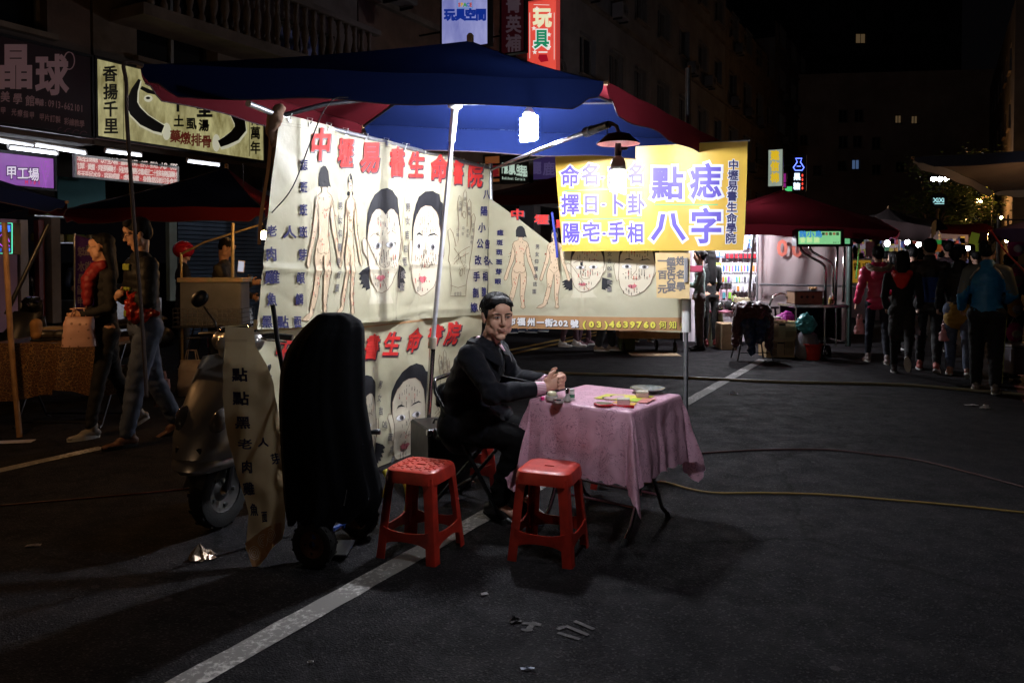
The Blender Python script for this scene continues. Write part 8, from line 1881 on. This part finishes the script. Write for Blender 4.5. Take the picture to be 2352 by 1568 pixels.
M_bluedk = mat('dark_blue_panel', (.02,.07,.30), .6); 
J = joints(legs=((10,2),(-10,12)), arms=((8,10,20,5),(8,10,20,5)), headyaw=10)
t, J, jo = build_person('man in a black jacket with dark blue back panels walking away', wd(2135,10.1), SH, J, H=1.69, hair='short', jacket=mat('brown_black_nylon', (.022,.018,.016), .5), trousers=M_cblack, shoes=mat('red_white_sneaker', (.42,.12,.10), .5), seed=25, jw=1.1, hem=.05, collar=.03, group='crowd walking away')
def back_panel(t, J, jo, pts, m, name='back_panel'):
    """cloth panel lying on the back of a jacket; pts in (x, z) of the person's own space"""
    dg = bpy.context.evaluated_depsgraph_get(); dg.update(); b = MB(); n = 10; (x0, z0), (x1, z1) = pts; ok_ = 0
    vs = []
    for j in range(n+1):
        for i in range(n+1):
            x, z = x0+(x1-x0)*i/n, z0+(z1-z0)*j/n; ok, hp, nn, _ = jo.ray_cast(V((x,-1,z)), V((0,1,0))); vs.append(hp+nn*.004 if ok else V((x,-.1,z)))
    b.add(vs, [(j*(n+1)+i, j*(n+1)+i+1, (j+1)*(n+1)+i+1, (j+1)*(n+1)+i) for j in range(n) for i in range(n)]); b.build(name, m, t, smooth=True)
back_panel(t, J, jo, ((-.13,.92),(.12,1.25)), M_bluedk)
M_mustard = mat('mustard_cloth', (.30,.17,.015), .8)
J = joints(legs=((8,2),(-12,14)), arms=((5,12,25,8),(8,12,30,8)), headyaw=-62)
t, J, jo = build_person('woman in a dark jacket over a mustard top turning her face to the right', wd(2205,9.65), SH, J, H=1.58, hair='bun', jacket=M_nblack, trousers=M_denim, shoes=mat('beige_sandal', (.35,.2,.15), .6), seed=26, jw=1.08, face=True, bvox=.009, group='crowd walking away', legw=1.1, collar=.05)
b = MB(); b.cap(J['pel']+V((-.03,0,-.02)), J['pel']+V((-.03,0,-.13)), .155, .16, sq=.8, up=(0,1,0), n=16); b.cap(J['pel']+V((.03,0,-.02)), J['pel']+V((.03,0,-.13)), .155, .16, sq=.8, up=(0,1,0), n=16); skin('mustard_top', b, .014, M_mustard, t, 2, cloth_disp(5))
bp = wd(2175,9.75); bag('pale pink plastic bag between the dark jacket man and the mustard top woman', V((bp[0], bp[1], .44)), (.16,.10,.22), MATS['thin_pink_plastic'], name='carrier_bag', crush=.03, taper=.5)
J = joints(legs=((5,2),(-6,8)), arms=((-5,14,50,5),(10,16,55,25)), headyaw=-14, lean=2)
t, J, jo = build_person('man in a bright blue jacket with grey shoulders seen from behind', wd(2268,8.45), SH-.08, J, H=1.61, hair='messy', jacket=mat('bright_blue_nylon', (.012,.21,.46), .5, noise_amt=.15, nscale=5), trousers=M_cblack, shoes=mat('grey_trainer', (.2,.17,.15), .6), seed=27, jw=1.2, hem=.03, collar=.03, legw=1.18, group='crowd walking away', bvox=.009)
sh_ = mat('grey_shoulder_panel', (.13,.14,.12), .6); wl = mat('pale_piping', (.45,.42,.36), .5)
for s in (-1,1):
    a, e = J['sh'][(s+1)//2], J['el'][(s+1)//2]; b = MB(); b.cap(J['chest']+V((s*.09,-.012,.105)), a+V((0,-.008,.004)), .072, .080, n=12); b.cap(a+V((0,-.006,0)), a.lerp(e,.9)+V((s*.006,-.004,0)), .080, .062, n=12); skin('shoulder_panel', b, .014, sh_, t, 2)
    b = MB(); b.tube([J['chest']+V((s*.075,-.115,.13)), J['chest']+V((s*.12,-.125,.08)), J['chest']+V((s*.165,-.118,.0))], .010, 8); b.build('piping', wl, t, smooth=True)
b = MB(); b.tube([J['hip'][1]+V((.11,0,-.03)), J['kn'][1]+V((.085,0,0)), J['an'][1]+V((.066,0,.05))], .004, 5); b.build('trouser_piping', mat('lime_piping', (.35,.38,.05), .5), t)
bp = wd(2290,8.5); bag('small dark shoulder bag beside the man in bright blue', V((bp[0], bp[1], .72)), (.24,.12,.26), M_nblack, name='shoulder_bag', taper=.9)
bp = wd(2098,9.9); bag('white shopping bag held low beside the red hooded woman', V((bp[0], bp[1], .50)), (.18,.09,.24), M_white_plastic, name='carrier_bag', crush=.03, taper=.6)
MC = [mat('crowd_cloth_%d' % i, c, .75, noise_amt=.2, nscale=14) for i, c in enumerate(((.014,.013,.015),(.03,.022,.02),(.02,.022,.03),(.05,.03,.04),(.025,.03,.028)))]
crowd = [(2322,9.5,1.50,'short','person with short hair right behind the man in bright blue'),(2052,12.0,1.55,'bob','woman looking left between the pink jacket and the red hood'),(2097,12.4,1.62,'buzz','bald headed person among the far heads'),(2178,13.0,1.74,'short','tall dark haired person ahead of the crowd'),(2203,12.0,1.66,'short','person with short black hair left of the bright blue jacket'),(2163,20.0,1.66,'short','small figure far down the market street'),(2078,15.0,1.60,'bob','person before the lit far stall'),(2115,14.5,1.66,'bob','hooded person between the far stall lamps'),(2240,14.0,1.60,'short','figure in the dark beside the hanging yellow leaflets'),(2035,17.0,1.62,'short','figure in front of the brightest far lamp'),(2190,17.0,1.68,'bob','figure far behind the mustard top woman')]
for i, (u, Y, H, hs, lab) in enumerate(crowd):
    J = joints(legs=((10,2),(-8,10)), arms=((5,10,20,5),(8,10,25,5)), headyaw=(60 if i == 1 else (i*37)%30-15)); build_person(lab, wd(u, Y), SH+((i*29)%20-10)*.035, J, H=H, hair=hs, jacket=MC[i%5], trousers=M_cblack, shoes=M_cblack, seed=30+i, vox=.024, bvox=.014 if i != 1 else .010, group='crowd walking away', jw=1+.1*(i%2))
# people whose legs show under the back banner
M_wsn = mat('white_sneaker', (.48,.44,.42), .5, noise_amt=.15, nscale=12); M_maroon = mat('maroon_cloth', (.04,.012,.02), .8)
for i, (u, Y, rz, tr, shm, lab) in enumerate(((1312,12.95,-1.9,M_maroon,M_wsn,'person in white sneakers whose legs show under the back banner'),(1345,13.2,-1.6,M_maroon,mat('wine_boot',(.07,.02,.03),.6),'person in wine coloured shoes and pale socks under the back banner'),(1395,12.35,-1.8,M_cblack,mat('tan_sneaker',(.26,.18,.12),.5),'person in wide black trousers and tan sneakers under the back banner'),(1188,15.5,1.7,M_cblack,mat('navy_runner',(.02,.04,.09),.5),'person in dark runners with pale soles beside the seated man'),(1236,15.6,1.3,M_cblack,mat('navy_runner',(.02,.04,.09),.5),'second person in navy runners further along under the banner'),(1212,16.2,1.5,M_cblack,mat('coral_runner',(.6,.12,.08),.5),'person in coral runners under the left end of the back banner'),(1478,13.8,.3,M_greyt,M_cblack,'person standing behind the wooden cart'))):
    J = joints(legs=((6,3),(-6,6))); build_person(lab, wd(u, Y), rz, J, H=1.64, hair='short', jacket=MC[i%5], trousers=tr, shoes=shm, seed=50+i, vox=.022, bvox=.014, legw=1.25 if i == 2 else .9, group='people behind the back banner')
# wooden cart behind the back banner
B4 = lambda x, y: (1110+.208*x, 715+.208*y)
p = V((at(*B4(1810,260),12.3).x, 12.3, 0)); t = thing('wooden_cart', 'low wooden trolley on wheels visible under the back banner', 'cart', p); zt, zb = at(*B4(1800,205),12.3).z, at(*B4(1800,285),12.3).z; w = at(*B4(2140,260),12.3).x-at(*B4(1490,260),12.3).x
b = MB(); b.box((0,0,(zt+zb)/2), (w,.5,zt-zb), bev=.008); b.build('tray', M_wood, t)
for x, y in ((-w*.43,-.2),(w*.43,-.2),(-w*.43,.2),(w*.2,.22)): wheel(t, (x,y,.085), (1,0,0), .085, .04); bb = MB(); bb.tube([(x,y,.085),(x,y,zb)], .012, 6); bb.build('fork', M_darksteel, t)
t = thing('plastic_crate', 'dark green crate under the wooden trolley', 'crate', p+V((-w*.33,.15,0))); b = MB(); b.box((0,0,.14), (.26,.2,.24), bev=.01); b.build('body', mat('dark_green_crate', (.05,.08,.03), .6), t); b = MB(); b.box((0,0,.272), (.28,.22,.024), bev=.005); b.build('rim', MATS['dark_green_crate'], t)
b = MB(); b.box((0,0,.008), (.75,.5,.006)); o = b.build('cardboard_sheet', M_card); o.location = (at(1500,600,12.0).x, 11.9, 0); tag(o, 'flat cardboard sheet on the ground under the trolley', 'cardboard')
# canopies on the far right
M_beige = mat('beige_canvas', (.42,.34,.26), .85, noise_amt=.2, nscale=3, transl=.12); M_navyc = mat('navy_canvas', (.012,.013,.03), .85)
umbrella('dark canopy with beige underside reaching in from the right edge', [at(2100,362,7.6), at(3000,330,5.2), at(3100,420,9.5), at(2283,440,10.4)], at(2560,300,8.2), [M_navyc, M_beige, M_beige, M_beige], val=.10, sag=.12, group='market umbrellas')
M_purple = mat('purple_canvas', (.09,.05,.16), .8, noise_amt=.2, nscale=3, transl=.1)
umbrella('purple umbrella with red edge at the right border', [at(2278,528,8.6), at(2900,520,7.4), at(3000,520,10.2), at(2400,520,11.0)], at(2600,405,9.2), [M_purple]*4, val=.14, sag=.06, group='market umbrellas')
umbrella('faded umbrella with torn flaps behind the red one', [at(1990,500,15.6), at(2138,522,15.8), at(2150,505,19), at(2000,495,19)], at(2040,478,17), [mat('faded_canvas', (.06,.035,.035), .85, transl=.05)]*4, val=.35, sag=.06, group='market umbrellas')
cord('taut red rope from the purple umbrella corner to the right edge', [at(2275,528,8.5), at(2310,578,8.2), at(2356,625,7.9)], .009, mat('red_rope', (.45,.02,.02), .6), 'rope', 'rope')
cord('lime green strap hanging from the purple umbrella corner', [at(2285,560,8.9), at(2283,590,8.9), at(2279,620,8.9)], .016, mat('lime_strap', (.40,.55,.05), .5), 'strap', 'strap')
bulb('warm bulb under the beige canopy beyond the right edge', at(2480,500,8.2), .045, lit('added_awning_bulb', (1.,.55,.25), 90.))  # unseen bulb added to brighten the canopy underside
# toy stall on the right edge
p = V((at(2345,600,9.3).x, 9.3, 0)); t = thing('display_rack', 'rack with colourful children bags cut off by the right edge', 'display rack', p)
b = MB(); 
for s in (-.28,.45): b.tube([(s,0,0),(s,0,2.0)], .018, 8)
for z in (.45,.9,1.4,1.95): b.tube([(-.28,0,z),(.45,0,z)], .012, 6)
b.build('frame', M_steel, t)
rnd = random.Random(6); tc_ = [(.5,.04,.3),(.04,.1,.5),(.6,.1,.35),(.05,.3,.3),(.5,.3,.05),(.3,.03,.25)]
k = 0
for z in (1.62,1.25,.9,.6):
    for x in (-.13,.12):
        q = p+V((x,-.10,z)); c = tc_[k%6]; tb = thing('toy_bag', 'coloured children bag on the right edge rack', 'bag', q, 'children bags on the rack'); b = MB(); b.ell((0,0,0), (.10,.05,.12), 14, 9); b.build('body', mat('toy_%d' % (k%6), c, .3), tb, smooth=True); b = MB(); b.tube([(-.05,0,.10),(0,0,.19),(.05,0,.10)], .006, 6); b.build('handle', M_white_plastic, tb, smooth=True); b = MB(); b.ell((0,-.045,-.02), (.06,.014,.05), 12, 7); b.build('pocket', M_white_plastic, tb, smooth=True); k += 1
t = thing('plastic_tub', 'clear tub of small goods under the children bags', 'tub', p+V((-.05,-.15,.12))); b = MB(); b.box((0,0,.16), (.5,.35,.32), bev=.02); b.build('body', mat('clear_tub', (.3,.28,.33), .3, transl=.2), t); b = MB(); b.box((0,0,.335), (.53,.38,.03), bev=.008); b.build('lid', M_white_plastic, t)

# ================================================================== FAR END OF THE STREET
def far_stall(label, u0, u1, Y, seed, back, lampu, lampv, top=True):
    rnd = random.Random(seed); a, c = at(u0,600,Y).x, at(u1,600,Y).x; w = c-a; t = thing('market_stall', label, 'market stall', V(((a+c)/2, Y, 0)), 'stalls at the far end')
    b = MB(); b.box((0,.3,.4), (w,.8,.8), bev=.02); b.build('counter', mat('stall_counter', (.3,.2,.2), .7), t); b = MB(); b.box((0,.9,1.2), (w,.03,2.4)); b.build('back_panel', back, t)
    b = MB(); b.grid(lambda s, q: V((-w*.6+w*1.2*s, -.4+1.6*q, 2.30+.35*sin(pi*q)-.04*sin(pi*s))), 8, 8); b.build('awning', M_ured if seed % 2 else M_navyc, t, smooth=True)
    for s in (-1,1): b = MB(); b.tube([(s*w*.5,-.1,0),(s*w*.5,-.1,2.3)], .02, 6); b.build('post', M_steel, t)
    for kk in range(8):
        b = MB()
        for i in range(10): b.box((rnd.uniform(-.46,.46)*w, .84, rnd.uniform(.9,2.15)), (rnd.uniform(.08,.22),.06,rnd.uniform(.10,.25)), bev=.01)
        b.build('goods', mat('goods_far_%d' % kk, ((.6,.1,.1),(.1,.15,.5),(.6,.5,.1),(.6,.6,.62),(.5,.15,.4),(.1,.4,.2),(.05,.05,.06),(.65,.35,.1))[kk], .5), t)['kind'] = 'stuff'
    for j, (lu, lv) in enumerate(zip(lampu, lampv)): bulb(('second ' if j else '')+'white lamp over the '+label[4:], at(lu, lv, Y-.3), .06, M_dbulb, 'stall_lamp', .2, 'lamps at the far end')
far_stall('lit far stall with white goods behind the pink jacket woman', 1985, 2060, 19, 1, mat('stall_white_back', (.6,.5,.55), .7), (2038,), (559,))
far_stall('lit far stall behind the man with the blue back panels', 2062, 2150, 21, 2, MATS['stall_white_back'], (2084,2110), (556,562))
far_stall('far stall behind the mustard top woman', 2155, 2262, 24, 3, mat('stall_dim_back', (.3,.25,.3), .7), (2223,), (570,))
def hang(label, u, v, Y, w, h, m, rz=0., name='hanging_card', cat='card'):
    q = at(u, v, Y); b = MB(); b.box((0,0,0), (w,.02,h), M=Ry(rz), bev=.004); o = b.build(name, m); o.location = q; return tag(o, label, cat)
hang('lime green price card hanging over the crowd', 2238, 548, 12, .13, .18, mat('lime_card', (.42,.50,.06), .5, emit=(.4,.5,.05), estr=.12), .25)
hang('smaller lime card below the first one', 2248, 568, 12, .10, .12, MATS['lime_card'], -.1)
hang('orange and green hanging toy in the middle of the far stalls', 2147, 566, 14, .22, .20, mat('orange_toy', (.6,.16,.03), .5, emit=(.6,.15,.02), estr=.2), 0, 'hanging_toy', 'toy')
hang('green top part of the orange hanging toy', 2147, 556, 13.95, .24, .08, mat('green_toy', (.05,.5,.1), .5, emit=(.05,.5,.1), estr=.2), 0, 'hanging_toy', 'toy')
hang('dusky pink bag hanging beside the lime card', 2258, 542, 12.2, .13, .13, mat('dusky_pink', (.3,.06,.1), .5), .1, 'hanging_bag', 'bag')
hang('pink poster with white characters behind the head of the pink jacket woman', 1999, 572, 15, .17, .30, mat('pink_poster', (.55,.3,.35), .6), 0, 'poster', 'poster')
for k, (u, v, Y) in enumerate(((2282,540,22),(2296,546,24),(2268,536,27),(2312,552,20),(2232,530,30),(2250,526,34),(2300,500,30))):
    bulb('tiny warm bulb in the dark above the right hand crowd', at(u, v, Y), .045, MATS['warm_bulb_glass'], 'string_bulb', .3, 'tiny warm bulbs')
# blue billboard
t, Q, bx = sign_box('billboard', 'small glowing blue billboard above the far stalls', Plane((0,34,0),(1,0,0)), ((2108,504),(2136,542)), .2, mottled('blue_sheet', (.04,.14,.50), (.02,.07,.3), .8, .5)); 
b = MB(); c0 = V(t.location); b.tube([V((0,.1,0)), V((0,.1,-c0.z))], .08, 8); b.build('post', M_darksteel, t)
# round sign with cyan letters
t = thing('round_sign', 'round black sign with pale cyan letters under the floodlights', 'sign', at(2157,478,27)); L0 = V(t.location); r = 18*27/1764; c = at(2157,461,27)-L0
b = MB(); b.lathe([(r,-.06),(r,.06)], c, 28, M=Rx(pi/2)); b.build('disc', M_black, t); Pn = Plane((0,26.9,0),(1,0,0)); A = Art(); A.ch('c','X',2148.5,460,14,14,bold=.03); A.ch('c','i',2154,460,14,14,bold=.03); A.ch('c','X',2161.5,460,14,14,bold=.03); A.ch('c','i',2167,460,14,14,bold=.03); A.line('c',[(2146,468),(2168,468)],1.8)
A.build(lambda a, z, f: Pn.P(a, z, f)-L0, {'c': lit('cyan_letter', (.4,.8,.85), 1.1)}, t, to2d=lambda u, v: Pn.ab(u, v), lift=.02, names={'c':'lettering'})
# floodlight mast and street lamps
def mast(label, u, v, Y, heads, strength, col, arm=0., group=None, r=.14):
    p = at(u, v, Y); t = thing('street_lamp', label, 'street lamp', V((p.x,p.y,0)), group); b = MB(); b.tube([(arm,0,0),(arm,0,p.z-.3),(0,0,p.z+.12)] if arm else [(0,0,0),(0,0,p.z)], .07, 8); b.build('pole', M_darksteel, t)
    m = lit('lamp_%s' % label[:12], col, strength)
    for x in heads:
        b = MB(); b.box((x,.05,p.z+.02), (r*2.2,.3,r*1.6), bev=.03); o = b.build('lamp_head', M_darksteel, t); b = MB(); b.ell((x,-.12,p.z), (r,.06,r*.7), 12, 8); b.build('lamp_glass', m, o, smooth=True)
    if len(heads) > 1: b = MB(); b.tube([(heads[0],.1,p.z),(heads[-1],.1,p.z)], .05, 6); b.build('crossbar', M_darksteel, t)
mast('tall mast with three white floodlights over the far stalls', 2157, 412, 42, (-.36,0,.36), 70, (1.,.93,.85), group='street lamps', r=.17)
mast('orange street lamp low above the crowd', 2190, 488, 46, (0,), 450, (1.,.45,.12), group='street lamps', r=.22)
mast('orange street lamp below the beige canopy', 2259, 440, 38, (0,), 400, (1.,.45,.12), arm=.5, group='street lamps', r=.18)
mast('second orange street lamp left of the beige canopy corner', 2246, 462, 44, (0,), 400, (1.,.42,.10), arm=-.6, group='street lamps', r=.18)
mast('dim street lamp with a curved arm beside the low orange one', 2210, 504, 40, (0,), 14, (1.,.6,.25), arm=.4, group='street lamps', r=.16)
# trees at the end of the street
def tree(label, u, Y, h, R, seed, group='trees at the end of the street'):
    p = V((at(u,600,Y).x, Y, 0)); t = thing('tree', label, 'tree', p, group); rnd = random.Random(seed); b = MB(); b.tube([(0,0,0),(.05,0,h*.3),(.0,.1,h*.6)], [.22,.17,.1], 8); cl = []
    for i in range(9):
        a = rnd.uniform(0,2*pi); e = V((cos(a)*R*rnd.uniform(.4,.9), sin(a)*R*rnd.uniform(.4,.9), h*rnd.uniform(.55,.95))); b.tube([V((0,.05,h*rnd.uniform(.3,.55))), e*.5+V((0,0,h*.32)), e], [.08,.05,.02], 6); cl.append(e)
    b.build('trunk', mat('tree_bark', (.06,.045,.035), .9, noise_amt=.3, nscale=9), t)
    lv = MB(); 
    for k in range(34):
        c = rnd.choice(cl)+V((rnd.gauss(0,.5),rnd.gauss(0,.5),rnd.gauss(0,.45)))*R*.35
        for i in range(70):
            q = c+V((rnd.gauss(0,1),rnd.gauss(0,1),rnd.gauss(0,.8)))*.28; M = Matrix.Rotation(rnd.uniform(0,6.3),3,'Z')@Matrix.Rotation(rnd.uniform(-1.3,1.3),3,'X'); s = rnd.uniform(.06,.11)
            lv.add([q+M@V((-s,0,0)), q+M@V((0,s*.5,0)), q+M@V((s,0,0)), q+M@V((0,-s*.5,0))], [(0,1,2,3)])
    o = lv.build('crown', mat('night_leaves', (.07,.11,.03), .6, transl=.3), t, recalc=False)
tree('tree with lit green leaves left of the round sign', 2140, 31, 4.9, 1.3, 1); tree('tree right of the round sign under the orange lamps', 2185, 38, 6.4, 2.2, 2); tree('dark tree low behind the orange street lamp', 2215, 48, 6.5, 2.6, 3)
right_block = thing('apartment_building', 'dark block closing the right side of the street', 'building', (26, 40, 0)); Qr = Plane(V((0,0,0)), SD); Qr.n = -SP
hs = [(2+i*3.4, 2.5+j*3.1, 1.6, 1.5) for i in range(6) for j in range(4)]; facade_wall(Qr, 0, 24, 0, 15, hs).build('wall', M_wallgrey, right_block)
for i, hh in enumerate(hs): window(Qr, right_block, *hh)

# ================================================================== last: labels of look-alikes get their place in the row
ORD = ['first','second','third','fourth','fifth','sixth','seventh','eighth','ninth','tenth']
_by = {}
for o in bpy.data.objects:
    if o.parent is None and o.get('category') and o.get('group'): _by.setdefault(o['label'], []).append(o)
for lab, os_ in _by.items():
    if len(os_) > 1 and len(lab.split()) < 13:
        os_.sort(key=lambda o: (round(o.location.x, 2), -o.location.z))
        for i, o in enumerate(os_): o['label'] = lab + ', ' + ORD[i] + ' from left'
